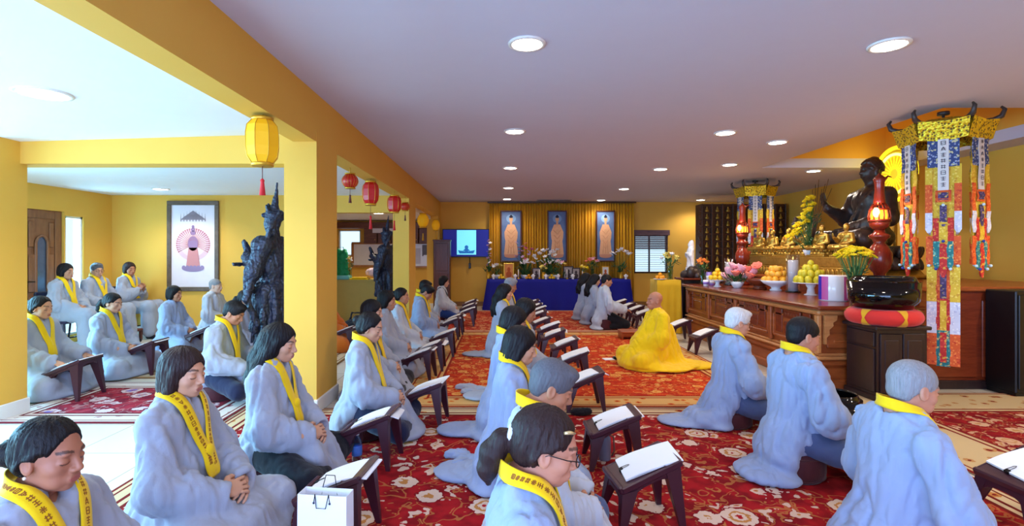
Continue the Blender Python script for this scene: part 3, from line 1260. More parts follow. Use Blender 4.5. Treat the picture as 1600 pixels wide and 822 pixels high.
# left wall with glazed openings, door and side lights
mb = MB()
x0, x1 = XL - .16, XL
wins = [(.1, 5.7, .35, 2.2), (7.06, 7.26, .12, 2.03), (7.28, 7.98, 0, 2.06), (8.0, 8.35, .12, 2.0)]
ys = YN
for (a, b, z0, z1) in wins:
    mb.box((x0, ys, 0), (x1, a, 2.6))
    mb.box((x0, a, z1), (x1, b, 2.6))
    if z0 > 0:
        mb.box((x0, a, 0), (x1, b, z0))
    ys = b
mb.box((x0, ys, 0), (x1, YB, 2.6))
structure('wall_left', mb, M_WALL)
mb = MB(); mb.box((XL, 5.7, 0), (XL + .018, 7.05, .14), .005); mb.box((XL, 8.40, 0), (XL + .018, 8.94, .14), .005); structure('baseboard_left', mb, M_TRIM)
M_CLEAR = glass('window_glass', (255, 255, 255), .9)
M_FROST = NT('frosted_glass', .3); M_FROST.color(s2l((205, 228, 240))); M_FROST.b.inputs['Transmission Weight'].default_value = 1.0; M_FROST = M_FROST.m
M_LEAD = flat('lead_teal_glass', (70, 190, 205), .2)
M_DARKFR = wood('window_wood', (52, 34, 24), (92, 62, 40), axis=(6, 6, 1))
def window_yz(name, a, b, z0, z1, nm, mat, pane):
    """window in the left wall"""
    mb = MB()
    w = .035
    mb.box((x0 + .03, a, z0), (x1 - .02, a + w, z1)); mb.box((x0 + .03, b - w, z0), (x1 - .02, b, z1))
    mb.box((x0 + .03, a, z0), (x1 - .02, b, z0 + w)); mb.box((x0 + .03, a, z1 - w), (x1 - .02, b, z1))
    for k in range(1, nm):
        yy = a + (b - a) * k / nm
        mb.box((x0 + .03, yy - .025, z0), (x1 - .02, yy + .025, z1))
    o = structure(name, mb, mat)
    mb = MB(); mb.box((x0 + .07, a + w, z0 + w), (x0 + .078, b - w, z1 - w)); mb.build('pane', pane, o)
    return o
window_yz('window_1', .1, 5.7, .35, 2.2, 5, M_TRIM, M_CLEAR)
wa = window_yz('window_2', 7.06, 7.26, .12, 2.03, 1, M_DARKFR, M_CLEAR)
wb = window_yz('window_3', 8.0, 8.35, .12, 2.0, 1, M_TRIM, M_CLEAR)
mb = MB()
for z in (1.68, .98):
    mb.box((x0 + .064, 7.10, z), (x0 + .085, 7.22, z + .13))
mb.build('leaded_panel', M_LEAD, wa)
mb = MB(); mb.tube([(x0 + .06, 7.13, .15), (x0 + .06, 7.13, 2.0)], .004, 6); mb.tube([(x0 + .06, 7.19, .15), (x0 + .06, 7.19, 2.0)], .004, 6); mb.build('came', M_DARKFR, wa)

# carved wooden door with an arched oval light
M_DOOR = wood('door_oak', (104, 62, 36), (158, 104, 66), .4, (6, 6, .8), 3.0)
M_DGLASS = flat('door_glass', (70, 84, 104), .15, var=.3, scale=14)
mb = MB()
mb.box((XL - .10, 7.28, .01), (XL - .05, 7.98, 2.06))
for (a, b) in ((7.28, 7.40), (7.86, 7.98)):
    mb.box((XL - .05, a, .01), (XL - .035, b, 2.06), .006)
for (z0, z1) in ((.01, .24), (1.93, 2.06)):
    mb.box((XL - .05, 7.40, z0), (XL - .036, 7.86, z1), .006)
for (a, b) in ((7.42, 7.53), (7.73, 7.84)):
    mb.box((XL - .05, a, .30), (XL - .032, b, .78), .014)
    mb.box((XL - .05, a, .84), (XL - .032, b, 1.40), .014)
mb.box((XL - .05, 7.42, 1.50), (XL - .032, 7.50, 1.88), .014); mb.box((XL - .05, 7.76, 1.50), (XL - .032, 7.84, 1.88), .014)
pts = [(XL - .036, 7.63 + .10 * math.cos(a), (1.55 if math.sin(a) > 0 else .42) + .12 * math.sin(a)) for a in np.linspace(0, 2 * PI, 33)[:-1]]
mb.tube(pts, .020, 8, True, True)
door = structure('door_1', mb, M_DOOR)
mb = MB()
poly = [(7.63 + .09 * math.cos(a), (1.55 if math.sin(a) > 0 else .42) + .11 * math.sin(a)) for a in np.linspace(0, 2 * PI, 33)[:-1]]
mb.add([(XL - .046, p[0], p[1]) for p in poly] + [(XL - .055, p[0], p[1]) for p in poly], [tuple(range(32))] + [tuple(reversed(range(32, 64)))])
mb.build('door_glass', M_DGLASS, door)
mb = MB(); mb.cyl((XL - .036, 7.35, 1.0), (XL + .02, 7.35, 1.0), .012); mb.tube([(XL + .02, 7.35, 1.0), (XL + .025, 7.45, .995)], .010, 8); mb.box((XL - .037, 7.325, .90), (XL - .028, 7.375, 1.10), .004)
mb.build('door_handle', flat('handle_bronze', (70, 52, 34), .35, .8), door)

# back wall with window, right wall, near wall
WX0, WX1, WZ0, WZ1 = X_at(991, YB), X_at(1043, YB), Z_at(427, YB), Z_at(362, YB)
AX0, AX1, AZ0, AZ1 = -4.35, -3.75, 1.35, 2.05
mb = MB()
mb.box((XL, YB, 0), (AX0, YB + .16, 2.95)); mb.box((AX1, YB, 0), (WX0, YB + .16, 2.95)); mb.box((WX1, YB, 0), (XR + .2, YB + .16, 2.95))
for (a, b, z0, z1) in ((WX0, WX1, WZ0, WZ1), (AX0, AX1, AZ0, AZ1)):
    mb.box((a, YB, 0), (b, YB + .16, z0)); mb.box((a, YB, z1), (b, YB + .16, 2.95))
structure('wall_back', mb, M_WALL)
def window_xz(name, a, b, z0, z1, mat, mid):
    mb = MB(); w = .035
    mb.box((a, YB + .02, z0), (a + w, YB + .12, z1)); mb.box((b - w, YB + .02, z0), (b, YB + .12, z1))
    mb.box((a, YB + .02, z0), (b, YB + .12, z0 + w)); mb.box((a, YB + .02, z1 - w), (b, YB + .12, z1))
    for m in mid:
        mb.box((m - .018, YB + .04, z0), (m + .018, YB + .1, z1))
    o = structure(name, mb, mat)
    mb = MB(); mb.box((a + w, YB + .08, z0 + w), (b - w, YB + .087, z1 - w)); mb.build('pane', M_CLEAR, o)
    return o
window_xz('window_4', WX0, WX1, WZ0, WZ1, M_DARKFR, [(WX0 + WX1) / 2 - .03])
window_xz('window_5', AX0, AX1, AZ0, AZ1, M_TRIM, [])
M_BLIND = wood('blind_slat', (58, 44, 60), (120, 92, 96), .4, (1, 8, 8))
bl = thing('window_blind', 'dark wooden slatted blind half open in the small back wall window', 'blind', ((WX0 + WX1) / 2, YB - .03, WZ1))
hw = (WX1 - WX0) / 2
mb = MB(); mb.box((-hw - .04, -.05, -.10), (hw + .04, .03, .04), .006); mb.build('valance', M_BLIND, bl)
zt = -.12
k = 0
while zt > WZ0 - WZ1 + .03:
    mb = MB()
    tl = .012 if k < 7 else .003
    M = Matrix.Translation((0, 0, zt)) @ Matrix.Rotation(-.9 if k < 8 else -.25, 4, 'X')
    mb.box((-hw, -.024, -.0015), (hw, .024, .0015), M=M)
    mb.build('slat', M_BLIND, bl)
    zt -= .048
    k += 1
mb = MB(); mb.box((XR, YN - .3, 0), (XR + .16, YB + .2, 2.95)); structure('wall_right', mb, M_WALL)
mb = MB()
mb.box((XL - .2, YN - .16, 0), (XR + .2, YN, .3)); mb.box((XL - .2, YN - .16, 2.4), (XR + .2, YN, 2.95))
mb.box((XL - .2, YN - .16, .3), (-5.9, YN, 2.4)); mb.box((1.6, YN - .16, .3), (XR + .2, YN, 2.4))
structure('wall_near', mb, M_WALL)
mb = MB()
for k in range(6):
    xx = -5.9 + 7.5 * k / 5
    mb.box((xx - .03, YN - .12, .3), (xx + .03, YN - .04, 2.4))
mb.box((-5.9, YN - .12, .3), (1.6, YN - .04, .36)); mb.box((-5.9, YN - .12, 2.34), (1.6, YN - .04, 2.4))
structure('window_6', mb, M_TRIM)
mb = MB(); mb.box((BX1, YB - .018, 0), (XR, YB, .12), .005); structure('baseboard_back', mb, wood('base_wood', (120, 80, 36), (160, 112, 56)))
mb = MB(); mb.box((XR - .018, 8, 0), (XR, YB, .12), .005); structure('baseboard_right', mb, M_TRIM)
# ventilation grille in the ceiling in front of the curtain
M_VENT = flat('vent_grey', (150, 144, 150), .5)
t = thing('ceiling_vent', 'long narrow grey air vent in the ceiling before the yellow curtain', 'vent', (X_at(866, 13.2), 13.25, ZC))
mb = MB(); mb.box((-.45, -.09, -.012), (.45, .09, .0), .003); mb.build('frame', M_VENT, t)
mb = MB()
for k in range(5):
    mb.box((-.42, -.065 + k * .03, -.018), (.42, -.052 + k * .03, -.010))
mb.build('slat', flat('vent_dark', (92, 88, 94), .5), t)

# ------------------------------------------------------------------ recessed ceiling lamps
M_LAMP = glow('lamp_lens', (255, 246, 228), 28.0)
M_LAMPC = glow('lamp_lens_cool', (255, 252, 246), 18.0)
M_RING = flat('lamp_trim', (236, 232, 226), .4)
def downlight(x, y, z, label, mat=M_LAMP, r=.098, power=None, group=None):
    t = thing('ceiling_light', label, 'ceiling light', (x, y, z), 0, group)
    mb = MB(); mb.lathe([(r + .028, 0), (r + .026, -.010), (r + .004, -.014), (r, -.008), (r, 0)], 28); mb.build('trim_ring', M_RING, t)
    mb = MB(); mb.lathe([(r, -.004), (r * .98, -.010), (r * .6, -.016), (.005, -.018)], 24); mb.build('lens', mat, t)
    l = bpy.data.lights.new('lamp', 'SPOT'); l.spot_size = 2.6; l.spot_blend = .6; l.shadow_soft_size = .08
    l.energy = (power or LAMP_POWER) * 2.2; l.color = LAMP_COL
    lo = bpy.data.objects.new('lamp_bulb', l); COL.objects.link(lo); lo.parent = t; lo.location = (0, 0, -.05)
    return t
G1 = 'recessed ceiling lights of the hall'
row = ['nearest', 'second', 'third', 'fourth', 'fifth']
for i, (x, y) in enumerate(((.18, 3.4), (.17, 5.83), (.17, 8.3), (.18, 10.8), (.18, 13.0))):
    downlight(x, y, ZC, 'round recessed ceiling light, %s along the middle of the hall ceiling' % row[i], group=G1)
for i, (x, y) in enumerate(((2.6, 3.42), (2.6, 5.9), (2.64, 8.42), (2.66, 10.98), (2.62, 13.25))):
    downlight(x, y, ZC, 'round recessed ceiling light, %s in the row over the altar front' % row[i], group=G1)
downlight(3.47, 6.4, ZC, 'round recessed ceiling light nearest the raised ceiling recess, over the altar counter', group=G1, power=30)
downlight(3.59, 8.0, ZC, 'round recessed ceiling light above the far end of the altar', group=G1, power=28)
downlight(5.27, 8.6, ZC, 'round recessed ceiling light just beyond the yellow ceiling recess', group=G1, power=36)
downlight(5.18, 13.2, ZC, 'round recessed ceiling light by the tall shelf of golden figurines', group=G1, power=26)
downlight(-2.9, 3.25, 2.425, 'large round ceiling light in the front bay of the side aisle', M_LAMPC, .13, 40)
downlight(X_at(251, 8.08), 8.08, ZL, 'round ceiling light before the framed painting in the aisle', M_LAMPC, .10, 30)
downlight(X_at(591, 11.2), 11.2, 2.3, 'bright round ceiling light in the low alcove behind the second statue', M_LAMPC, .11, 30)
for (x, y) in ((.18, .9), (2.6, .9), (5.0, 1.0), (5.3, 3.42), (-4.6, 6.4), (-3.6, 11.6), (-4.6, 1.0)):
    l = bpy.data.lights.new('lamp', 'SPOT'); l.spot_size = 2.6; l.spot_blend = .6; l.shadow_soft_size = .08
    l.energy = LAMP_POWER * (9.0 if x > 4 else 2.0); l.color = LAMP_COL
    lo = bpy.data.objects.new('lamp_bulb', l); COL.objects.link(lo); lo.location = (x, y, (ZC if x > BX1 else (2.28 if y > 9 or y < 4.4 else ZL)) - .05)

# ------------------------------------------------------------------ rugs
def rug_mat(name, hx, hy, bw, field, deep, cream, gold, border, msc=2.6, stripe=(120, 26, 24), blue=None):
    n = NT(name, .95, 0.0, .15)
    c = n.coord('Object')
    sx = n.node('ShaderNodeSeparateXYZ'); n.link(c, sx.inputs[0])
    ex = n.math('SUBTRACT', hx, n.math('ABSOLUTE', sx.outputs[0]))
    ey = n.math('SUBTRACT', hy, n.math('ABSOLUTE', sx.outputs[1]))
    e = n.math('MINIMUM', ex, ey)
    nz = n.noise(c, 9.0, 2.0)
    wob = n.noise(c, 30.0, 2.0)
    wc = n.noise(c, msc * 1.6, 2.0, .5, True)
    vm = n.node('ShaderNodeVectorMath', operation='MULTIPLY_ADD')
    n.link(wc, vm.inputs[0]); vm.inputs[1].default_value = (.42, .42, 0); n.link(c, vm.inputs[2])
    cw = vm.outputs[0]
    w0 = n.math('SUBTRACT', wob, .5)
    v1 = n.math('ADD', n.voronoi(c, msc, 'F1', .85), n.math('MULTIPLY', w0, .20))
    v2 = n.math('ADD', n.voronoi(cw, msc * 2.1, 'F1', .95), n.math('MULTIPLY', w0, .26))
    v3 = n.voronoi(cw, msc * 4.6, 'F1', 1.0)
    ed = n.voronoi(cw, msc * 1.15, 'DISTANCE_TO_EDGE', 1.0)
    base = n.mix(n.smooth(nz, .35, .65), s2l(field), s2l(deep))
    col = n.mix(n.math('MULTIPLY', n.math('LESS_THAN', ed, .022), .55), base, s2l(gold))
    col = n.mix(n.math('MULTIPLY', n.math('LESS_THAN', v3, .20), .65), col, s2l(gold))
    col = n.mix(n.math('MULTIPLY', n.math('LESS_THAN', v2, .30), .9), col, s2l(cream))
    col = n.mix(n.math('LESS_THAN', v2, .15), col, s2l(gold))
    col = n.mix(n.math('LESS_THAN', v2, .08), col, s2l(field))
    col = n.mix(n.math('LESS_THAN', v1, .36), col, s2l(deep))
    col = n.mix(n.math('LESS_THAN', v1, .32), col, s2l(cream))
    col = n.mix(n.math('LESS_THAN', v1, .21), col, s2l(gold))
    col = n.mix(n.math('LESS_THAN', v1, .15), col, s2l(cream if blue is None else blue))
    col = n.mix(n.math('LESS_THAN', v1, .07), col, s2l(field))
    # border
    b1 = n.math('ADD', n.voronoi(c, msc * 2.0, 'F1', .8), n.math('MULTIPLY', n.math('SUBTRACT', wob, .5), .3))
    bc = n.mix(n.math('LESS_THAN', b1, .30), s2l(border), s2l(gold))
    bc = n.mix(n.math('LESS_THAN', b1, .16), bc, s2l(deep))
    isb = n.math('LESS_THAN', e, bw)
    col = n.mix(isb, col, bc)
    for lo, hi, cc in ((0, .025, stripe), (.025, .05, border), (.05, .065, stripe), (bw - .09, bw - .065, stripe), (bw - .065, bw - .03, border), (bw - .03, bw, stripe)):
        m = n.math('MULTIPLY', n.math('GREATER_THAN', e, lo), n.math('LESS_THAN', e, hi))
        col = n.mix(m, col, s2l(cc))
    fz = n.noise(c, 420.0, 1.0)
    col = n.mix(n.math('MULTIPLY', fz, .25), col, n.mix(.5, col, (0.02, 0.01, 0.01, 1)))
    n.color(col)
    n.bump(fz, .5, .004)
    return n.m


def rug(label, x0, x1, y0, y1, z, mat, rz=0.0):
    mb = MB()
    hx, hy = (x1 - x0) / 2, (y1 - y0) / 2
    mb.box((-hx, -hy, 0), (hx, hy, .011), .004)
    o = mb.build('rug', mat, None, ((x0 + x1) / 2, (y0 + y1) / 2, z))
    o.rotation_euler = (0, 0, rz)
    return tag(o, label, 'rug')

RED, DEEP, CREAM, GOLD, BEIGE = (172, 22, 30), (132, 12, 22), (226, 196, 176), (196, 132, 70), (214, 184, 142)
rug('large red floral rug with cream border filling the front of the hall', -2.28, 2.95, .4, 4.62, .001, rug_mat('rug_front', 2.615, 2.11, .22, RED, DEEP, CREAM, GOLD, (216, 190, 150), 3.6))
rug('red and gold floral rug under the monk in yellow', -.98, 2.72, 4.66, 9.1, .001, rug_mat('rug_middle', 1.85, 2.22, .36, (206, 62, 26), (176, 38, 20), (226, 160, 84), (214, 120, 44), (216, 168, 104), 5.2, (150, 40, 22)))
rug('red floral rug before the blue draped table', -1.35, 2.72, 9.14, 12.62, .001, rug_mat('rug_far', 2.035, 1.74, .22, (190, 56, 40), (160, 36, 30), (226, 160, 110), (206, 116, 60), (220, 176, 140), 5.4, (150, 40, 32)))
rug('beige bordered rug with red centre at the right before the gong cabinet', 3.0, 6.4, 2.2, 5.12, .001, rug_mat('rug_right', 1.7, 1.46, .62, (158, 24, 32), (122, 14, 26), (212, 170, 140), (190, 140, 90), (206, 182, 140), 4.2, (130, 30, 30)))
rug('pale bordered red rug beside the side aisle reading stands', -4.3, -2.31, 4.22, 5.55, .001, rug_mat('rug_aisle_front', .995, .665, .26, (166, 40, 60), (120, 26, 50), (214, 190, 196), (180, 140, 140), (216, 202, 196), 3.4, (110, 30, 40), (120, 110, 190)))
rug('red rug farther back along the side aisle', -4.25, -2.05, 5.75, 7.7, .001, rug_mat('rug_aisle_back', 1.1, .975, .26, (166, 40, 60), (120, 26, 50), (214, 190, 196), (190, 150, 130), (222, 200, 170), 3.4, (140, 100, 60)))
# ------------------------------------------------------------------ main altar
M_WOODA = wood('altar_wood', (126, 58, 26), (176, 94, 46), .32, (1, .7, 6), 3.0)
M_WOODD = wood('altar_wood_dark', (92, 34, 18), (134, 58, 30), .25, (.7, 1, 6), 3.0)
M_WOODL = wood('altar_trim_light', (176, 108, 58), (214, 150, 92), .35, (1, 1, 6), 3.0)
M_EBONY = wood('ebony', (28, 18, 22), (52, 34, 36), .35, (6, 6, 1), 2.0)
M_BLACKW = flat('black_cabinet', (10, 10, 14), .4)
M_GOLD = NT('gold_leaf', .32, .75); M_GOLD.color(M_GOLD.mix(M_GOLD.noise(M_GOLD.coord(), 30), s2l((170, 124, 44)), s2l((226, 184, 86)))); M_GOLD.bump(M_GOLD.noise(M_GOLD.coord(), 120.0, 3), .4, .004); M_GOLD = M_GOLD.m
M_BRONZE = NT('dark_bronze', .38, .35); M_BRONZE.color(M_BRONZE.mix(M_BRONZE.noise(M_BRONZE.coord(), 9, 4), s2l((46, 38, 40)), s2l((92, 76, 70)))); M_BRONZE.bump(M_BRONZE.noise(M_BRONZE.coord(), 60.0, 3), .3, .006); M_BRONZE = M_BRONZE.m
M_PORC = flat('white_porcelain', (240, 238, 242), .15, var=.02)
M_LACQ = flat('black_lacquer', (4, 4, 8), .08, 0, .45, var=.0)

CT = .87                                  # counter height
AX0, AX1, AY0, AY1 = 3.34, 4.32, 5.34, 9.05
t = thing('altar_counter', 'long polished wooden altar counter with carved panelled front, rising behind the seated men', 'altar', (AX0, AY0, 0))
W, L = AX1 - AX0, AY1 - AY0
mb = MB(); mb.box((0, 0, .30), (W, L, CT - .06)); mb.build('carcass', M_WOODA, t)
mb = MB(); mb.box((-.03, -.03, 0), (W, L + .03, .22), .012); mb.box((-.055, -.055, 0), (W, L + .05, .10), .012); mb.box((-.045, -.045, .22), (W, L + .04, .30), .03); mb.build('plinth', M_WOODA, t)
mb = MB(); mb.box((-.055, -.055, .30), (W, L + .05, .335), .014); mb.box((-.02, -.02, .335), (W, L + .02, .365), .01); mb.build('base_moulding', M_WOODL, t)
mb = MB(); mb.box((-.10, -.14, CT - .045), (W + .02, L + .10, CT), .014); mb.build('worktop', M_WOODD, t)
mb = MB(); mb.box((-.05, -.05, CT - .105), (W, L + .05, CT - .045), .02); mb.build('top_moulding', M_WOODL, t)
npan = 4
for k in range(npan):
    a, b = L * k / npan, L * (k + 1) / npan
    mb = MB()
    mb.box((-.022, a + .05, .42), (0, b - .05, CT - .16), .008)
    for (p, q, r, s) in ((a + .05, b - .05, .42, .45), (a + .05, b - .05, CT - .19, CT - .16)):
        mb.box((-.034, p, r), (0, q, s), .008)
    for yy in (a + .05, b - .08):
        mb.box((-.034, yy, .42), (0, yy + .03, CT - .16), .008)
    pn = mb.build('panel', M_WOODA, t)
    mb = MB()
    mid = (a + b) / 2
    mb.box((-.040, mid - .17, .66), (-.018, mid + .17, .76), .012)
    mb.box((-.034, a + .12, .48), (-.018, mid - .20, .76), .012); mb.box((-.034, mid + .20, .48), (-.018, b - .12, .76), .012)
    mb.box((-.034, mid - .17, .48), (-.018, mid + .17, .62), .012)
    for q in range(5):
        mb.ball((-.040, mid - .11 + q * .055, .71), (.008, .02, .02), 8, 6)
    mb.build('carving', M_WOODD, pn)
for yy in [L * k / npan for k in range(npan + 1)]:
    mb = MB(); mb.box((-.045, yy - .035, .365), (.0, yy + .035, CT - .105), .01); mb.build('stile', M_WOODL if yy < .1 else M_WOODA, t)
mb = MB()
prof = [(.0, 0), (.13, 0), (.125, -.05), (.085, -.075), (.09, -.11), (.045, -.15), (.05, -.20), (.02, -.23), (.02, -.30), (0, -.30)]
mb.prism([(.02 + p[0], CT - .105 + p[1]) for p in prof], -.05, -.005)
mb.build('bracket', M_WOODL, t)
mb = MB(); mb.box((.06, -.028, .42), (W - .05, 0, CT - .30), .01); mb.box((.12, -.04, .48), (W - .11, -.02, CT - .36), .01); mb.build('end_panel', M_WOODA, t)

# raised tier behind the counter
TX0, TX1, TY0, TY1, TZ = 4.36, 6.45, 5.32, 9.2, 1.06
t = thing('altar_platform', 'broad red brown platform behind the altar counter carrying the dark seated statue', 'altar', (TX0, TY0, 0))
w, l = TX1 - TX0, TY1 - TY0
mb = MB(); mb.box((0, 0, 0), (w, l, TZ - .05)); mb.build('carcass', M_WOODD, t)
mb = MB(); mb.box((-.02, -.03, TZ - .05), (w, l, TZ), .012); mb.build('top', M_WOODA, t)
for k in range(3):
    mb = MB(); mb.box((.08 + k * .56, -.016, .12), (.08 + k * .56 + .50, 0, TZ - .14), .01); mb.build('panel', M_WOODD, t)
mb = MB(); mb.box((0, -.03, 0), (w, l, .09), .008); mb.build('plinth', M_EBONY, t)
t = thing('black_cabinet', 'tall black cabinet at the right edge beyond the beige rug', 'cabinet', (5.02, 4.98, 0))
mb = MB(); mb.box((0, 0, .04), (1.15, .32, 1.04), .01); mb.build('carcass', M_BLACKW, t)
mb = MB(); mb.box((.02, -.014, .08), (.565, 0, 1.0), .006); mb.build('door', M_BLACKW, t)
mb = MB(); mb.box((.585, -.014, .08), (1.13, 0, 1.0), .006); mb.build('door', M_BLACKW, t)
mb = MB(); mb.ball((.53, -.022, .55), .012); mb.build('knob', M_GOLD, t)
mb = MB(); mb.box((.01, .01, 0), (1.14, .31, .04)); mb.build('plinth', M_BLACKW, t)
# golden stepped shelf with the row of small statues
t = thing('gilt_shelf', 'stepped gilt shelf under the row of small golden statues', 'shelf', (4.40, 6.35, TZ))
mb = MB()
mb.box((0, 0, 0), (.40, 2.80, .16), .01); mb.build('lower_step', M_GOLD, t)
mb = MB(); mb.box((.05, .02, .16), (.40, 2.78, .30), .01); mb.build('upper_step', M_GOLD, t)
mb = MB()
for k in range(30):
    mb.ball((-.004, .05 + k * .093, .08), (.012, .040, .06), 8, 6)
mb.build('petal_band', M_GOLD, t)


def buddha_sdf(raised):
    """robed figure seated in lotus posture, facing +X, seat at z = 0, about 1 m tall"""
    s = Sdf()
    s.ell((0, 0, .10), (.17, .22, .12), .05)
    s.ell((-.01, 0, .30), (.13, .16, .20), .06)
    s.ell((.0, 0, .45), (.135, .19, .14), .06)
    for y in (-1, 1):
        s.cap((-.01, y * .10, .54), (-.01, y * .20, .50), .06, .07, .05)
        s.cap((.02, y * .08, .09), (.30, y * .31, .085), .115, .085, .06)
        s.cap((.30, y * .31, .08), (.30, -y * .08, .09), .085, .06, .05)
        s.ell((.29, -y * .12, .145), (.11, .045, .03), .02)
    s.ell((.19, 0, .06), (.22, .34, .055), .05)
    s.cap((0, .21, .49), (.03, .27, .28), .070, .075, .04)
    s.cap((.03, .27, .28), (.25, .07, .19), .070, .05, .04)
    s.ell((.30, .02, .17), (.06, .09, .025), .02)
    if raised:
        s.cap((0, -.21, .49), (.05, -.27, .30), .070, .080, .04)
        s.cap((.05, -.27, .30), (.27, -.22, .40), .075, .045, .04)
        s.cap((.27, -.22, .40), (.31, -.22, .46), .034, .030, .02)
        for k in range(4):
            s.cap((.315, -.19 - k * .020, .48), (.325, -.19 - k * .020, .565 - abs(k - 1.2) * .012), .0115, .0095, .006)
        s.cap((.33, -.185, .46), (.355, -.17, .51), .013, .010, .008)
    else:
        s.cap((0, -.21, .49), (.03, -.27, .28), .070, .075, .04)
        s.cap((.03, -.27, .28), (.25, -.07, .19), .070, .05, .04)
    # robe folds
    for k in range(5):
        s.cap((.10, .12 - k * .03, .50 - k * .02), (.145, -.06 - k * .02, .30 - k * .03), .010, .010, .012)
    s.chain([(.06, .13, .54), (.115, .05, .42), (.135, -.04, .28), (.12, -.12, .18)], [.016, .018, .018, .014], .012)
    # head
    s.cap((-.015, 0, .56), (-.01, 0, .66), .062, .055, .03)
    s.ell((-.005, 0, .755), (.092, .078, .095), .02)
    s.ell((.02, 0, .715), (.068, .064, .080), .03)
    s.ell((-.03, 0, .845), (.052, .050, .042), .025)
    s.cap((.080, 0, .755), (.098, 0, .722), .009, .012, .014)
    for y in (-1, 1):
        s.ell((.088, y * .030, .752), (.015, .020, .010), .012, 's')
        s.ell((-.005, y * .080, .715), (.016, .010, .058), .012)
    s.cap((.082, -.016, .690), (.082, .016, .690), .008, None, .01)
    rnd = random.Random(4)
    for i in range(150):
        z = 1 - 1.25 * (i + .5) / 150
        a = i * 2.39996
        r = math.sqrt(max(0, 1 - z * z))
        p = (-.012 + .096 * r * math.cos(a), .082 * r * math.sin(a), .768 + .098 * z)
        if p[0] > .045 and p[2] < .815:
            continue
        s.ell(p, (.0125, .0125, .0125), .004)
    return s

def lotus(mb, z0, z1, rx, ry, rows=2, n=20):
    mb.lathe([(.92, z0), (1.0, z0 + .15 * (z1 - z0)), (.86, z0 + .45 * (z1 - z0)), (.90, z1 - .02), (.86, z1)], 32, squash=(rx, ry))
    for r in range(rows):
        for k in range(n):
            a = 2 * PI * (k + .5 * r) / n
            zz = z0 + (z1 - z0) * (.28 + .42 * r)
            M = Matrix.Translation((rx * .95 * math.cos(a), ry * .95 * math.sin(a), zz)) @ Matrix.Rotation(a, 4, 'Z') @ Matrix.Rotation(.35 if r else -.35, 4, 'Y')
            mb.ball((0, 0, 0), ((z1 - z0) * .14, 2.4 * ry / n, (z1 - z0) * .30), 8, 6, M)

# great dark statue
BS = 1.50
BX, BY = 5.36, 7.40
t = thing('buddha_statue', 'large dark bronze seated Buddha statue with raised hand before the glowing halo', 'statue', (BX, BY, TZ), PI)
v, q = buddha_sdf(True).mesh(.0085)
v = folds(v, q, .004, (12, 12, 5), 3, -9) * BS + np.array([0, 0, .42])
obj('figure', mesh_from('figure', v, q), M_BRONZE, t)
mb = MB(); lotus(mb, .12, .45, .56, .60, 2, 22); mb.build('lotus_seat', M_BRONZE, t)
mb = MB(); mb.lathe([(.62, 0), (.64, .03), (.60, .06), (.56, .12)], 8); mb.build('plinth', M_GOLD, t)
# halo ring behind the head
M_HALO = glow('halo_neon', (255, 226, 30), 1.6)
M_HALO2 = glow('halo_core', (255, 246, 120), 2.6)
hz = Z_at(268, 7.55)
t = thing('halo_disc', 'glowing yellow ring halo standing behind the dark seated statue', 'halo lamp', (6.02, 7.80, TZ))
mb = MB()
mb.tube([(0, 0, 0), (0, 0, hz - TZ - .40)], .03, 10); mb.lathe([(.16, 0), (.16, .03), (.03, .05)], 20); mb.build('stand', M_GOLD, t)
n = 40
mb = MB()
poly = [(math.cos(2 * PI * k / n), math.sin(2 * PI * k / n)) for k in range(n)]
mb.add([(.012, .36 * a, hz - TZ + .36 * b) for a, b in poly] + [(-.012, .36 * a, hz - TZ + .36 * b) for a, b in poly], [tuple(range(n)), tuple(reversed(range(n, 2 * n)))] + [(k, k + n, (k + 1) % n + n, (k + 1) % n) for k in range(n)])
mb.build('disc', flat('halo_plate', (214, 186, 40), .5), t)
mb = MB(); mb.torus((0, 0, hz - TZ), .40, .030, 48, 8, 0); mb.build('outer_ring', M_HALO, t)
l = bpy.data.lights.new('halo_light', 'POINT'); l.energy = 8; l.color = (1, .82, .2); l.shadow_soft_size = .3
o = bpy.data.objects.new('halo_light', l); COL.objects.link(o); o.parent = t; o.location = (-.25, 0, hz - TZ)
mb = MB(); mb.torus((-.02, 0, hz - TZ), .30, .020, 44, 8, 0); mb.build('inner_ring', M_HALO2, t)
mb = MB()
for k in range(24):
    a = 2 * PI * k / 24
    mb.tube([(-.016, .08 * math.cos(a), hz - TZ + .08 * math.sin(a)), (-.016, .27 * math.cos(a), hz - TZ + .27 * math.sin(a))], .006, 6)
mb.build('ray', M_HALO, t)

# the row of small golden statues
v, q = buddha_sdf(False).mesh(.016)
v1, q1 = buddha_sdf(True).mesh(.016)
mesA, mesB = mesh_from('figure', v * .40 + np.array([0, 0, .10]), q), mesh_from('figure', v1 * .40 + np.array([0, 0, .10]), q1)
mb = MB(); lotus(mb, .03, .115, .135, .145, 2, 14); mb.box((-.13, -.15, 0), (.13, .15, .03), .006)
tmp = mb.build('lotus_base', M_GOLD); lbase = tmp.data; bpy.data.objects.remove(tmp)
xs = [1187, 1207, 1232, 1259, 1284, 1322]
ordn = ['farthest', 'second farthest', 'third farthest', 'third nearest', 'second nearest', 'nearest']
for i, px in enumerate(xs):
    X = 4.62
    Y = X * F / (px - CX)
    t = thing('golden_statue', 'small golden seated Buddha statue, %s of the row on the gilt shelf' % ordn[i], 'statue', (X, Y, TZ + .30), PI + .25, 'row of small golden statues')
    obj('figure', mesB if i % 2 else mesA, M_GOLD, t)
    obj('lotus_base', lbase, M_GOLD, t)
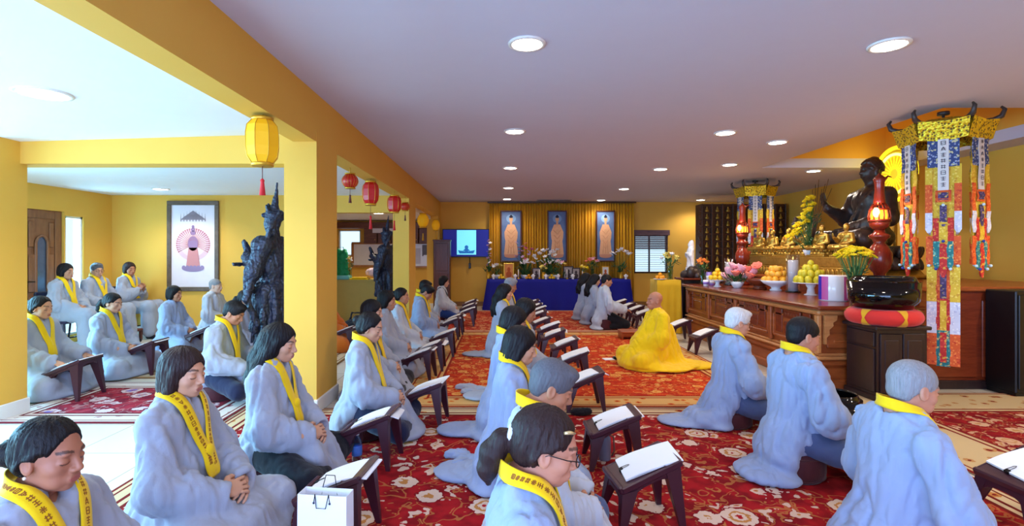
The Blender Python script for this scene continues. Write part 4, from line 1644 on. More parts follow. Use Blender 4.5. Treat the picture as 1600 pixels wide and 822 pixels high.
# slim dark standing figure and dark attendant statue
def attendant(name, label, loc, rz, mat, sc, halo=False):
    s = Sdf(); s.floor = 0
    s.cap((0, 0, .0), (0, 0, .45), .17, .12, .05); s.ell((0, 0, .52), (.11, .14, .18), .05); s.cap((0, 0, .70), (.01, 0, .78), .05, .05, .03)
    s.ell((.015, 0, .84), (.075, .065, .085), .02); s.ell((-.01, 0, .94), (.05, .05, .06), .02)
    for y in (-1, 1):
        s.cap((0, y * .14, .62), (.05, y * .18, .46), .05, .055, .03); s.cap((.05, y * .18, .46), (.17, y * .05, .50), .05, .04, .03)
        s.cap((.0, y * .16, .45), (.03, y * .20, .10), .045, .02, .04)
    s.cap((.09, 0, .845), (.095, 0, .82), .01, .012, .01)
    v, q = s.mesh(.014)
    v = folds(v, q, .010, (11, 11, 3), 7, 0)
    t = thing(name, label, 'statue', loc, rz, None, sc)
    obj('figure', mesh_from('figure', v, q), mat, t)
    mb = MB(); mb.lathe([(.24, -.14), (.26, -.11), (.20, -.07), (.23, -.02), (.20, 0.006)], 24); mb.build('pedestal', mat, t)
    if halo:
        mb = MB(); mb.torus((-.06, 0, .86), .15, .018, 28, 8, 0); mb.build('halo', mat, t)
    return t
attendant('attendant_statue', 'slim black standing statue on the altar platform beside the yellow flower tower', (X_at(1243, 8.3), 8.3, TZ + .28), PI, M_BRONZE, .66, True)
# ------------------------------------------------------------------ flowers
def blossom_mesh(n, r, cup, wid, name='blossom', layers=1):
    mb = MB()
    for L in range(layers):
        for k in range(n):
            a = 2 * PI * (k + .5 * L) / n
            M = Matrix.Rotation(a, 4, 'Z') @ Matrix.Rotation(-cup - .3 * L, 4, 'Y') @ Matrix.Translation((r * (.55 - .1 * L), 0, 0))
            mb.ball((0, 0, 0), (r * .5 * (1 - .15 * L), r * wid, r * .10), 8, 6, M)
    mb.ball((0, 0, r * .08), r * .18, 8, 6)
    o = mb.build(name, None)
    me = o.data
    bpy.data.objects.remove(o)
    return me
BL_DAISY = blossom_mesh(12, .030, .35, .16, layers=2)
BL_ORCH = blossom_mesh(5, .040, .25, .34)
BL_PEONY = blossom_mesh(7, .050, .75, .42, layers=3)
BL_LILY = blossom_mesh(6, .055, .7, .22)
BL_POM = blossom_mesh(10, .045, .7, .26, layers=3)
M_LEAF = flat('leaf_green', (46, 92, 44), .5, var=.25)
M_STEM = flat('stem_green', (70, 116, 54), .5)
def petal(name, rgb):
    n = NT(name, .6, 0, .2); n.color(n.mix(n.noise(n.coord(), 40), s2l(rgb), s2l(tuple(min(255, c + 22) for c in rgb)))); n.b.inputs['Subsurface Weight'].default_value = 0; return n.m
P_YEL, P_WHITE, P_PINK, P_CORAL, P_ORANGE, P_LILAC, P_PALEY, P_MAG = [petal(n, c) for n, c in (('petal_yellow', (240, 206, 22)), ('petal_white', (238, 232, 236)), ('petal_pink', (240, 176, 190)), ('petal_coral', (240, 120, 100)), ('petal_orange', (240, 130, 50)), ('petal_lilac', (190, 150, 190)), ('petal_pale_yellow', (236, 214, 110)), ('petal_magenta', (176, 80, 110)))]

def bouquet(name, label, loc, vase, stems, leaves=18, spread=.12, height=.3, cat='flower arrangement', seed=1, group=None, base=.0, leafscale=1.0, stemthin=.003):
    """stems: list of (mesh, material, scale, x, y, z) blossom places above the vase mouth"""
    rnd = random.Random(seed)
    t = thing(name, label, cat, loc, 0, group)
    vm, vmat, vh = vase
    if vm is not None:
        obj('vase', vm, vmat, t)
    mb = MB()
    for (me, mt, sc, x, y, z) in stems:
        mb.tube([(rnd.uniform(-.015, .015), rnd.uniform(-.015, .015), base + .02), (x * .35, y * .35, base + (z - base) * .55), (x, y, z)], stemthin, 5)
    mb.build('stem', M_STEM, t)
    mb = MB()
    for k in range(leaves):
        a = rnd.uniform(0, 2 * PI)
        r = rnd.uniform(.02, spread)
        z = rnd.uniform(vh, vh + height)
        M = Matrix.Translation((r * math.cos(a), r * math.sin(a), z)) @ Matrix.Rotation(a, 4, 'Z') @ Matrix.Rotation(rnd.uniform(-1.2, .5), 4, 'Y')
        mb.ball((.03, 0, 0), (.045 * leafscale, .014 * leafscale, .003), 8, 5, M)
    if leaves:
        mb.build('leaves', M_LEAF, t)
    for (me, mt, sc, x, y, z) in stems:
        if not me.materials:
            me.materials.append(mt)
        o = bpy.data.objects.new('blossom', me)
        COL.objects.link(o)
        o.parent = t
        o.location = (x, y, z)
        o.rotation_euler = (rnd.uniform(-.7, .7), rnd.uniform(-.7, .7), rnd.uniform(0, 6))
        o.scale = (sc, sc, sc)
        o.material_slots[0].link = 'OBJECT'
        o.material_slots[0].material = mt
    return t

def lathe_mesh(prof, n=24):
    mb = MB(); mb.lathe(prof, n)
    o = mb.build('vase', None); me = o.data; bpy.data.objects.remove(o)
    return me
def dome(n, R, z0, h, mesh, mats, sc, seed, flatten=1.0):
    rnd = random.Random(seed)
    out = []
    for i in range(n):
        f = (i + .5) / n
        r = R * math.sqrt(f)
        a = i * 2.39996 + rnd.uniform(-.2, .2)
        out.append((mesh, mats[rnd.randrange(len(mats))], sc * rnd.uniform(.85, 1.15), r * math.cos(a), r * math.sin(a) * flatten, z0 + h * (1 - f) + rnd.uniform(-.02, .02)))
    return out
M_VGLASS = glass('vase_glass', (214, 232, 222), .75)
M_VWHITE = M_PORC
V_TALL = lathe_mesh([(.045, 0), (.05, .01), (.04, .05), (.055, .16), (.045, .22), (.06, .25), (.052, .25), (.038, .215)])
V_BOWL = lathe_mesh([(.05, 0), (.06, .01), (.09, .06), (.10, .10), (.09, .10), (.05, .03)])
V_CYL = lathe_mesh([(.05, 0), (.052, .01), (.052, .18), (.047, .18), (.045, .03)])

def counter(px, py_base, z=CT):
    d = F * (EYE - z) / (py_base - CY)
    return (X_at(px, d), d)

# yellow chrysanthemums in the glass vase, yellow flower tower by the statue
x, y = 3.6, 5.38
bouquet('chrysanthemum_vase', 'bunch of yellow chrysanthemums with green stems in a glass vase beside the red lamp', (X_at(1336, y), y, CT), (V_TALL, M_VGLASS, .25), dome(44, .17, .50, .08, BL_DAISY, [P_YEL], 1.25, 3), 40, .09, .15, seed=5, leafscale=.8)
st = []
rnd = random.Random(9)
for i in range(46):
    f = i / 45
    st.append((BL_POM, P_YEL, 1.15, rnd.uniform(-.10, .10) * (1.15 - f) - .03 + f * .05, -.34 * (1 - f) ** 2 + rnd.uniform(-.07, .07), .26 + .66 * f + rnd.uniform(-.03, .03)))
d = 6.55
t = bouquet('flower_tower', 'tall leaning arrangement of yellow flowers beside the raised hand of the dark statue', (4.58, 7.55, TZ + .30), (V_BOWL, M_PORC, .10), [(a, b, c_, yy * .8, xx, z * .95 + .02) for (a, b, c_, xx, yy, z) in st], 60, .16, .5, seed=4)
mb = MB()
for k in range(7):
    mb.tube([(.0, .0, .1), (.05 + .02 * k, .01 * k, .6), (.06 + .035 * k, -.02 * k + .05, 1.0 + .07 * (k % 3))], .004, 5)
mb.build('bare_twig', M_DARKFR, t)

# objects standing on the counter ------------------------------------------------
M_ORANGE_F = flat('orange_peel', (240, 158, 20), .45, var=.08, bump=.15, bscale=300)
M_YELLOW_F = flat('yellow_fruit', (244, 196, 30), .45, var=.08, bump=.1, bscale=200)
M_GREENY = flat('pear_green', (206, 190, 40), .45, var=.12, bump=.1)
M_MANGO = flat('mango_skin', (238, 170, 48), .4, var=.2)
def pedestal_dish(label, loc, r, h, foot):
    t = thing('offering_dish', label, 'dish', loc)
    mb = MB(); mb.lathe([(foot, 0), (foot, .008), (foot * .62, .02), (foot * .5, h * .6), (foot * .8, h - .01)], 24); mb.build('foot', M_PORC, t)
    mb = MB(); mb.lathe([(foot * .8, h - .012), (r * .9, h), (r, h + .012), (r * .97, h + .014), (r * .85, h + .005), (.004, h + .002)], 32); mb.build('plate', M_PORC, t)
    return t
def fruit_mesh(long=1.0):
    mb = MB(); mb.lathe([(.002, -.034 * long), (.016, -.031 * long), (.030, -.016 * long), (.0345, .002), (.030, .018 * long), (.016, .031 * long), (.004, .033 * long)], 18)
    o = mb.build('fruit', None); me = o.data; bpy.data.objects.remove(o); return me
mb = MB(); mb.cyl((0, 0, .031), (.003, 0, .042), .0035, .002, 6); o_ = mb.build('stalk', None); STALK = o_.data; bpy.data.objects.remove(o_)
FR_R, FR_L = fruit_mesh(1.0), fruit_mesh(1.35)
def pile(name, label, cat, cx, cy, z, rings, sc, me, mat, group, jitter=.2, seed=1):
    rnd = random.Random(seed)
    for (n, R, dz) in rings:
        for k in range(n):
            a = 2 * PI * k / n + dz * 9
            t = thing(name, label, cat, (cx + R * math.cos(a), cy + R * math.sin(a), z + dz), rnd.uniform(0, 6), group, sc)
            f = obj('flesh', me, None, t)
            if not me.materials:
                me.materials.append(mat)
            f.material_slots[0].link = 'OBJECT'; f.material_slots[0].material = mat
            f.rotation_euler = (rnd.uniform(-jitter, jitter), rnd.uniform(-jitter, jitter), 0)
            s = obj('stalk', STALK, None, t)
            if not STALK.materials:
                STALK.materials.append(M_STEM)
            s.rotation_euler = f.rotation_euler

x, y = counter(1121, 448)
pedestal_dish('white footed plate holding the small pyramid of yellow fruit on the altar', (x, y, CT), .15, .10, .06)
pile('yellow_fruit', 'yellow fruit in the small pyramid at the far end of the altar', 'fruit', x, y, CT + .148, [(8, .105, 0), (4, .055, .058), (1, 0, .116)], 1.15, FR_R, M_YELLOW_F, 'far pyramid of yellow fruit')
x, y = counter(1212, 454)
t = thing('fruit_bowl', 'white footed bowl heaped with orange mangoes at the middle of the altar', 'bowl', (x, y, CT))
mb = MB(); mb.lathe([(.08, 0), (.08, .016), (.055, .03), (.07, .055), (.16, .10), (.205, .15), (.198, .15), (.14, .10), (.004, .07)], 32); mb.build('bowl', M_PORC, t)
pile('mango', 'ripe mango heaped in the white footed bowl at the middle of the altar', 'mango', x, y, CT + .165, [(9, .135, 0), (4, .06, 0), (8, .095, .075), (4, .05, .145)], 1.3, FR_L, M_MANGO, 'mangoes in the white bowl', 1.4)
x, y = counter(1267, 461)
pedestal_dish('white footed plate piled with greenish yellow pears next to the glass candle cylinder', (x, y, CT), .215, .15, .08)
pile('pear', 'greenish yellow pear piled on the white footed plate by the striped tub', 'pear', x, y, CT + .20, [(11, .165, 0), (6, .085, .0), (9, .11, .075), (5, .06, .145), (1, 0, .20)], 1.2, FR_L, M_GREENY, 'pears on the footed plate', .5)
x, y = counter(1307, 466)
pedestal_dish('small white goblet dish standing before the striped tub', (x, y, CT), .075, .075, .04)

def striped_tub(loc):
    t = thing('striped_tub', 'drum shaped tub with blue, white and red stripes on the altar', 'tub', loc)
    n = 48
    cols = [(228, 226, 236), (206, 90, 160), (40, 40, 170), (38, 44, 168), (226, 224, 236), (228, 226, 236), (200, 30, 40), (206, 36, 40), (228, 226, 236), (40, 40, 170), (206, 90, 160), (228, 226, 236)]
    mats = {}
    mb = MB(); mb.lathe([(.145, 0), (.15, .01), (.15, .28), (.142, .29), (.02, .29)], n); mb.build('tub', M_PORC, t)
    for k, cc in enumerate(cols):
        if cc[0] > 220:
            continue
        key = str(cc)
        mats.setdefault(key, flat('tub_stripe', cc, .4))
        mb = MB()
        V, Q = [], []
        for j in range(5):
            a = PI + 1.15 + (k + j / 4) * 2 * PI / 12
            for r in (.1505, .1525):
                for z in (.012, .276):
                    V.append((r * math.cos(a), r * math.sin(a), z))
        for j in range(4):
            b = j * 4
            Q += [(b + 2, b + 6, b + 7, b + 3), (b, b + 1, b + 5, b + 4), (b + 1, b + 3, b + 7, b + 5), (b, b + 4, b + 6, b + 2)]
        Q += [(0, 2, 3, 1), (16, 17, 19, 18)]
        mb.add(V, Q); mb.build('stripe', mats[key], t)
    return t
striped_tub((X_at(1303, 5.85), 5.85, CT))
M_CANDG = glass('candle_glass', (246, 248, 255), .86)
M_WAX = flat('candle_wax', (236, 226, 214), .6)
M_FLAME = glow('flame', (255, 190, 70), 12)
def candle_glass(label, px, pyb, h, r, group=None):
    x, y = counter(px, pyb)
    t = thing('candle_cylinder', label, 'candle holder', (x, y, CT), 0, group)
    mb = MB(); mb.lathe([(r + .012, 0), (r + .012, .018), (r * .8, .022)], 28); mb.build('base', M_LACQ, t)
    mb = MB(); mb.lathe([(r, .02), (r, h), (r - .004, h), (r - .004, .025)], 28); mb.build('glass', M_CANDG, t)
    mb = MB(); mb.lathe([(r * .75, .022), (r * .75, h * .86), (.003, h * .86 - .004)], 20); mb.build('candle', M_WAX, t)
    mb = MB(); mb.cyl((0, 0, h * .86 - .005), (0, 0, h * .86 + .012), .002); mb.build('wick', M_LACQ, t)
    mb = MB(); mb.lathe([(.001, h * .86 + .008), (.007, h * .86 + .02), (.001, h * .86 + .045)], 8); mb.build('flame', M_FLAME, t)
candle_glass('tall clear glass candle cylinder between the mango bowl and the pears', 1239, 457, .52, .085)
candle_glass('clear glass candle cylinder behind the pink peonies at the far altar end', 1139, 446, .46, .075)
# incense bowl
x, y = X_at(1187, 7.7), 7.7
t = thing('incense_bowl', 'wide dark wooden incense bowl on the altar behind the mango bowl', 'bowl', (x, y, CT))
mb = MB(); mb.lathe([(.09, 0), (.10, .02), (.07, .04), (.08, .06), (.18, .12), (.19, .16), (.175, .165), (.12, .12), (.004, .11)], 32); mb.build('bowl', M_WOODD, t)
mb = MB()
for k in range(3):
    a = 2 * PI * k / 3
    mb.ball((.085 * math.cos(a), .085 * math.sin(a), .018), .022)
mb.build('foot', M_WOODD, t)
# peonies
bouquet('peony_arrangement', 'low arrangement of pink and coral peonies on the altar edge', (counter(1152, 450)[0], counter(1152, 450)[1], CT), (V_BOWL, M_PORC, .10),
        [(BL_PEONY, P_PINK if i < 10 else P_CORAL, 2.1, -.12 + .30 * ((i * 7) % 13) / 13 - (.0 if i < 10 else -.05), -.30 + .50 * (12 - i) / 12 if i < 10 else -.28 + .06 * (i - 10), .14 + .20 * ((i * 5) % 7) / 7) for i in range(14)], 30, .22, .08, seed=8, leafscale=1.4)
# lilac cups
M_LILACC = flat('cup_lilac', (150, 120, 200), .35, var=.2)
for i, (px, pyb, hh, lb) in enumerate(((1101, 447, .10, 'white and violet drinking cup at the far end of the altar'), (1106, 445, .22, 'tall violet tumbler at the far end of the altar'), (1111, 446, .12, 'short lilac cup beside the tall violet tumbler'))):
    x, y = counter(px, pyb)
    t = thing('drinking_cup', lb, 'cup', (x + .02, min(y, 8.95), CT))
    mb = MB(); mb.lathe([(.036, 0), (.040, .006), (.047, hh), (.043, hh), (.034, .012)], 22); mb.build('cup', M_PORC if i == 0 else M_LILACC, t)
    mb = MB(); mb.lathe([(.0425, hh * .30), (.0475, hh * .72), (.0465, hh * .72), (.0415, hh * .30)], 22); mb.build('band', M_LILACC if i == 0 else M_PORC, t)

# red lacquer lamps ------------------------------------------------------------
M_LACRED = wood('lamp_rosewood', (96, 24, 16), (150, 52, 30), .22, (6, 6, 1), 2.5)
M_BULB = glow('lamp_bulb_amber', (255, 196, 96), 9.0)
M_AMBER = glow('lamp_pierced_band', (255, 158, 40), 2.2)
def altar_lamp(label, loc, sc=1.0):
    t = thing('altar_lamp', label, 'lamp', loc, 0, None, sc)
    t.scale = (sc * .78, sc * .78, sc)
    mb = MB(); mb.lathe([(.12, 0), (.125, .03), (.09, .06), (.085, .12), (.10, .15), (.07, .19), (.05, .24), (.06, .27), (.10, .31), (.125, .38), (.12, .45), (.085, .51), (.055, .54), (.07, .57), (.10, .59), (.105, .61), (.06, .63), (.05, .66)], 28); mb.build('base', M_LACRED, t)
    mb = MB(); mb.lathe([(.055, .66), (.095, .69), (.105, .74)], 28); mb.build('cup', M_LACRED, t)
    mb = MB(); mb.lathe([(.088, .70), (.092, .76), (.085, .82), (.055, .85)], 24); mb.build('lantern_core', M_AMBER, t)
    mb = MB(); mb.ball((-.080, -.06, .81), (.034, .034, .044), 14, 10); mb.build('bulb', M_BULB, t)
    mb = MB()
    for k in range(14):
        a = 2 * PI * k / 14
        mb.tube([(.105 * math.cos(a), .105 * math.sin(a), .735), (.110 * math.cos(a), .110 * math.sin(a), .78), (.096 * math.cos(a), .096 * math.sin(a), .84), (.060 * math.cos(a), .060 * math.sin(a), .89)], .007, 6)
    mb.torus((0, 0, .74), .107, .010, 28, 8); mb.torus((0, 0, .84), .097, .008, 28, 8); mb.build('pierced_shell', M_LACRED, t)
    mb = MB(); mb.lathe([(.064, .88), (.058, .92), (.046, 1.02), (.052, 1.08), (.062, 1.11), (.050, 1.13), (.02, 1.15), (.004, 1.17)], 24); mb.build('chimney', M_LACRED, t)
    mb = MB(); mb.tube([(.05, 0, 1.10), (.10, 0, 1.14), (.14, 0, 1.13)], [.014, .010, .004], 8); mb.build('finial_arm', M_LACRED, t)
    l = bpy.data.lights.new('lamp', 'POINT'); l.energy = 5; l.color = (1, .6, .25); l.shadow_soft_size = .05
    o = bpy.data.objects.new('lamp_glow', l); COL.objects.link(o); o.parent = t; o.location = (-.18, -.12, .82)
    return t
altar_lamp('dark red turned wood lamp with glowing amber light behind the large black gong', (X_at(1374, 5.5), 5.5, CT), 1.2)
altar_lamp('dark red turned wood lamp glowing amber at the far end of the altar', (X_at(1160, 8.75), 8.75, CT), 1.2)

# gong cabinet, gong, cushion -----------------------------------------------------
gx0, gx1, gy0, gy1, gz = 3.53, 4.04, 4.80, 5.26, .72
t = thing('gong_cabinet', 'dark carved wooden cabinet carrying the large black gong', 'cabinet', (gx0, gy0, 0))
w, l = gx1 - gx0, gy1 - gy0
mb = MB(); mb.box((.02, .02, .05), (w - .02, l - .02, gz - .03)); mb.build('carcass', M_EBONY, t)
mb = MB(); mb.box((-.01, -.01, gz - .035), (w + .01, l + .01, gz), .008); mb.build('top', M_EBONY, t)
mb = MB(); mb.box((0, 0, 0), (w, l, .06), .008); mb.build('plinth', M_EBONY, t)
for k in range(2):
    mb = MB(); a = .04 + k * (w - .08) / 2
    mb.box((a + .004, .004, .09), (a + (w - .08) / 2 - .004, .022, gz - .07), .006); mb.box((a + .04, -.002, .15), (a + (w - .08) / 2 - .04, .01, gz - .13), .008); dr = mb.build('door', M_EBONY, t)
    mb = MB(); mb.ball((a + (w - .08) / 2 - .02 if k == 0 else a + .02, -.004, .40), .010); mb.build('knob', M_GOLD, dr)
mb = MB(); mb.box((.004, .04, .09), (.022, l - .04, .50), .006); mb.box((.004, .04, .52), (.022, l - .04, gz - .06), .006); mb.build('side_panel', M_EBONY, t)
M_CUSHR = cloth('cushion_red', (214, 46, 40), .7)
M_CUSHY = cloth('cushion_gold', (226, 166, 30), .7)
def gong_set(gx, gy, z, r, h, ch, lab_g, lab_c):
    t = thing('gong_cushion', lab_c, 'cushion', (gx, gy, z))
    R = r * 1.06
    n, m = 40, 12
    mb = MB(); mb.lathe([(R - ch * .5 + ch * .5 * math.sin(b), ch * .5 - ch * .5 * math.cos(b)) for b in np.linspace(0, PI, m)], n); mb.build('pad', M_CUSHR, t)
    for k in range(6):
        a = 2 * PI * (k + .42) / 6
        V, Q = [], []
        S = 9
        for i in range(S):
            b = .25 + (PI - .5) * i / (S - 1)
            wdt = .03 + .13 * abs(i / (S - 1) - .5) * 2
            for j in (-1, 0, 1):
                rr = R - ch * .5 + (ch * .5 + .004) * math.sin(b)
                zz = ch * .5 - (ch * .5 + .004) * math.cos(b)
                V.append((rr * math.cos(a + j * wdt), rr * math.sin(a + j * wdt), zz))
        for i in range(S - 1):
            for j in range(2):
                p = i * 3 + j
                Q.append((p, p + 1, p + 4, p + 3))
        mb = MB(); mb.add(V, Q, True); mb.build('gold_patch', M_CUSHY, t)
    t = thing('gong', lab_g, 'gong', (gx, gy, z + ch - .01))
    mb = MB(); mb.lathe([(r * .45, 0), (r * .80, h * .06), (r * .97, h * .30), (r, h * .86), (r * .96, h * .80), (r * .86, h * .97), (r * .84, h), (r * .80, h), (r * .80, h * .95), (r * .90, h * .6), (r * .80, h * .2), (.01, h * .08)], 48); mb.build('bowl', M_LACQ, t)
    mb = MB(); mb.torus((0, 0, h), r * .82, r * .022, 48, 8); mb.build('rim', M_LACQ, t)
gong_set(X_at(1382, 5.0), 5.02, gz, .30, .315, .15, 'large glossy black bowl gong on a red cushion on the dark cabinet', 'round red cushion with gold diamonds under the large gong')
gong_set(X_at(1302, 3.98), 3.98, .012, .19, .25, .07, 'black bowl gong on the floor before the altar, behind the seated dark haired man', 'small red cushion under the floor gong')

# dark far cabinet, white statue on rock base
t = thing('side_cabinet', 'narrow black cabinet at the far end of the altar', 'cabinet', (3.32, 9.22, 0))
mb = MB(); mb.box((0, 0, .04), (.55, .45, .93), .008); mb.build('carcass', M_BLACKW, t)
mb = MB(); mb.box((-.014, .02, .07), (0, .43, .88), .006); mb.build('door', M_EBONY, t)
mb = MB(); mb.box((-.02, -.02, .93), (.57, .47, .965), .008); mb.build('top', M_WOODD, t)
s = Sdf(); s.floor = 0
rnd = random.Random(3)
for k in range(14):
    s.ell((rnd.uniform(-.10, .10), rnd.uniform(-.12, .12), rnd.uniform(.02, .12)), (rnd.uniform(.05, .09), rnd.uniform(.05, .09), rnd.uniform(.05, .12)), .02)
v, q = s.mesh(.012)
dW = 9.42
tag(obj('rock_base', mesh_from('rock_base', v, q), M_BRONZE, None, (X_at(1079, dW), dW, .965)), 'black carved rock stand under the white statue', 'stand')
s = Sdf(); s.floor = 0
s.cap((0, 0, 0), (0, 0, .22), .075, .06, .03); s.ell((0, 0, .28), (.06, .075, .11), .04); s.ell((.01, 0, .425), (.034, .034, .042), .02); s.cap((-.02, 0, .47), (-.01, 0, .36), .042, .05, .03)
for yy in (-1, 1):
    s.cap((0, yy * .07, .33), (.04, yy * .08, .23), .03, .034, .02); s.cap((.04, yy * .08, .23), (.085, yy * .01, .27), .028, .016, .02); s.cap((.02, yy * .08, .22), (.0, yy * .09, .05), .03, .02, .03)
v, q = s.mesh(.009); v = folds(v, q, .006, (18, 18, 5), 5, 0)
t = thing('white_statue', 'white porcelain standing statue of a veiled lady on the black rock stand', 'statue', (X_at(1079, dW), dW, 1.145), PI, None, 1.0)
obj('figure', mesh_from('figure', v, q), M_PORC, t)
mb = MB(); lotus(mb, -.04, .012, .085, .085, 2, 12); mb.build('lotus_base', M_PORC, t)
bouquet('orange_flower_vase', 'small vase of orange flowers behind the violet cups', (X_at(1098, 8.9), 8.9, CT), (V_TALL, M_PORC, .25), dome(9, .10, .36, .06, BL_LILY, [P_ORANGE], 1.0, 6), 14, .10, .1, seed=3)

# yellow draped pedestal with white flowers in vase at the end of the hall
M_YCLOTH = cloth('cloth_gold', (206, 160, 20), .7)
def drape(name, label, x0, x1, y0, y1, h, mat, cat, flare=.04, nf=26, amp=.018):
    """table cloth hanging to the floor with soft pleats"""
    xc, yc = (x0 + x1) / 2, (y0 + y1) / 2
    hx, hy = (x1 - x0) / 2, (y1 - y0) / 2
    per = []
    N = 40
    for i in range(N): per.append((-hx + 2 * hx * i / N, -hy, 0, -1))
    for i in range(N): per.append((hx, -hy + 2 * hy * i / N, 1, 0))
    for i in range(N): per.append((hx - 2 * hx * i / N, hy, 0, 1))
    for i in range(N): per.append((-hx, hy - 2 * hy * i / N, -1, 0))
    n = len(per)
    V, Q = [], []
    rows = 10
    rr = random.Random(2)
    ph = [rr.uniform(0, 6) for _ in range(4)]
    for r in range(rows):
        f = r / (rows - 1)
        z = h * (1 - f) + .006
        for i, (px, py, nx, ny) in enumerate(per):
            u = i / n * 2 * PI
            o = f * flare + amp * f * (math.sin(u * nf + ph[0]) + .5 * math.sin(u * nf * .37 + ph[1]))
            cx, cy = (abs(px) > hx * .97 and 1 or 0), (abs(py) > hy * .97 and 1 or 0)
            V.append((px + (nx + (math.copysign(.7, px) if cx and nx == 0 else 0)) * o, py + (ny + (math.copysign(.7, py) if cy and ny == 0 else 0)) * o, z))
    for r in range(rows - 1):
        for i in range(n):
            j = (i + 1) % n
            Q.append((r * n + j, r * n + i, (r + 1) * n + i, (r + 1) * n + j))
    Q.append(tuple(range(n)))
    o = obj(name, mesh_from(name, V, Q), mat, None, (xc, yc, 0))
    return tag(o, label, cat)
d = 9.0
drape('cloth_draped_pedestal', 'small pedestal under a golden yellow cloth by the altar end', X_at(1027, d), X_at(1064, d), d, d + .42, .935, M_YCLOTH, 'pedestal', .02, 14, .010)
bouquet('white_flower_vase', 'dark vase of white flowers on the golden draped pedestal', (X_at(1047, d + .2), d + .2, .94), (V_TALL, M_BRONZE, .25), dome(12, .17, .36, .10, BL_LILY, [P_WHITE, P_PALEY], 1.0, 6), 26, .14, .14, seed=3, leafscale=1.2)
x = X_at(1030, d + .15)
t = thing('fruit_plate', 'white plate on the golden draped pedestal left of the white flowers', 'plate', (x, d + .10, .941))
mb = MB(); mb.lathe([(.05, 0), (.10, .012), (.115, .022), (.108, .022), (.004, .008)], 24); mb.build('plate', M_PORC, t)
pile('orange', 'orange fruit on the white plate on the golden draped pedestal', 'orange', x, d + .10, .99, [(4, .05, 0), (1, 0, .05)], 1.0, FR_R, M_ORANGE_F, 'oranges on the draped pedestal')

# tall shelf of gilded niches by the back wall ---------------------------------------
M_NICHE = wood('niche_wood', (58, 30, 22), (96, 54, 36), .45, (6, 6, 1), 2.0)
d = 11.8
sx0, sx1, sz1 = X_at(1097, d), X_at(1229, d), 2.56
t = thing('niche_shelf', 'tall dark wooden shelf with columns of gilded niches at the back of the hall', 'shelf', (sx0, d, 0))
w = sx1 - sx0
mb = MB(); mb.box((0, .06, 0), (w, .40, sz1), .004); mb.build('carcass', M_NICHE, t)
ncol, nrow = 8, 11
cw, rh = w / ncol, (sz1 - .75) / nrow
for k in range(ncol + 1):
    mb = MB(); mb.box((max(0, k * cw - .022), .0, .0), (min(w, k * cw + .022), .07, sz1), .006); mb.build('upright', M_NICHE, t)
for r in range(nrow + 1):
    mb = MB(); mb.box((0, .008, .70 + r * rh), (w, .07, .70 + r * rh + .022), .004); mb.build('shelf_board', M_NICHE, t)
mb = MB()
for r in range(nrow):
    z = .70 + r * rh
    mb.prism([(-.0, z + .02), (-.055, z + .05), (-.075, z + .10), (-.03, z + .10), (-.02, z + rh), (0, z + rh)], .01, .06)
mb.build('eave_carving', M_NICHE, t)
mb = MB(); mb.box((0, .0, .0), (w, .065, .68), .006); mb.build('base_panel', M_NICHE, t)
s = Sdf(); s.floor = 0
s.ell((0, 0, .03), (.035, .045, .03), .02); s.ell((0, 0, .065), (.022, .028, .04), .02); s.ell((0, 0, .112), (.017, .016, .020), .008)
v, q = s.mesh(.008)
FIG = mesh_from('gilt_figurine', v, q); FIG.materials.append(M_GOLD)
for r in range(nrow):
    for k in range(ncol):
        if 3 <= k <= 6:
            continue
        o = bpy.data.objects.new('gilt_figurine', FIG)
        COL.objects.link(o)
        o.location = (sx0 + (k + .5) * cw, d + .030, .722 + r * rh)
        o.rotation_euler = (0, 0, -PI / 2)
        tag(o, 'tiny gilded seated figurine in a niche of the tall dark shelf', 'figurine', 'gilded figurines in the niche shelf')
# ------------------------------------------------------------------ banner canopies
def brocade(name, a, b, c_, sc=40.0):
    n = NT(name, .6, 0, .3)
    v = n.voronoi(n.coord(), sc, 'F1', 1.0)
    w_ = n.noise(n.coord(), sc * .8, 3.0)
    col = n.mix(n.math('LESS_THAN', v, .35), s2l(a), s2l(b))
    col = n.mix(n.math('GREATER_THAN', w_, .60), col, s2l(c_))
    n.color(col)
    n.bump(w_, .3, .003)
    return n.m
B_BLUE = brocade('brocade_blue', (56, 70, 120), (150, 160, 190), (206, 196, 150))
B_YEL = brocade('brocade_yellow', (224, 182, 50), (240, 206, 90), (206, 150, 40))
B_ORG = brocade('brocade_orange', (222, 92, 36), (238, 130, 60), (200, 60, 30))
B_RED = brocade('brocade_red', (196, 44, 40), (222, 80, 60), (226, 160, 60))
B_WHITE = brocade('brocade_white', (214, 212, 226), (236, 232, 236), (190, 190, 214))
B_TEAL = brocade('brocade_teal', (40, 120, 122), (110, 176, 160), (220, 200, 120))
B_PURP = brocade('brocade_purple', (70, 56, 96), (110, 90, 130), (190, 160, 90))
M_LABELS = flat('banner_label_pale', (226, 216, 212), .7)
M_INKB = flat('banner_ink', (70, 60, 70), .8)
M_FILI = NT('gold_filigree', .4, .6)
M_FILI.color(M_FILI.mix(M_FILI.math('LESS_THAN', M_FILI.voronoi(M_FILI.coord(), 42.0, 'F1', 1.0), .38), s2l((232, 196, 40)), s2l((120, 92, 30))))
M_FILI.bump(M_FILI.voronoi(M_FILI.coord(), 42.0, 'F1', 1.0), .8, .01)
M_FILI = M_FILI.m
M_BEAD = flat('crystal_bead', (200, 226, 236), .08)
M_BEADB = flat('crystal_bead_blue', (40, 60, 150), .08)


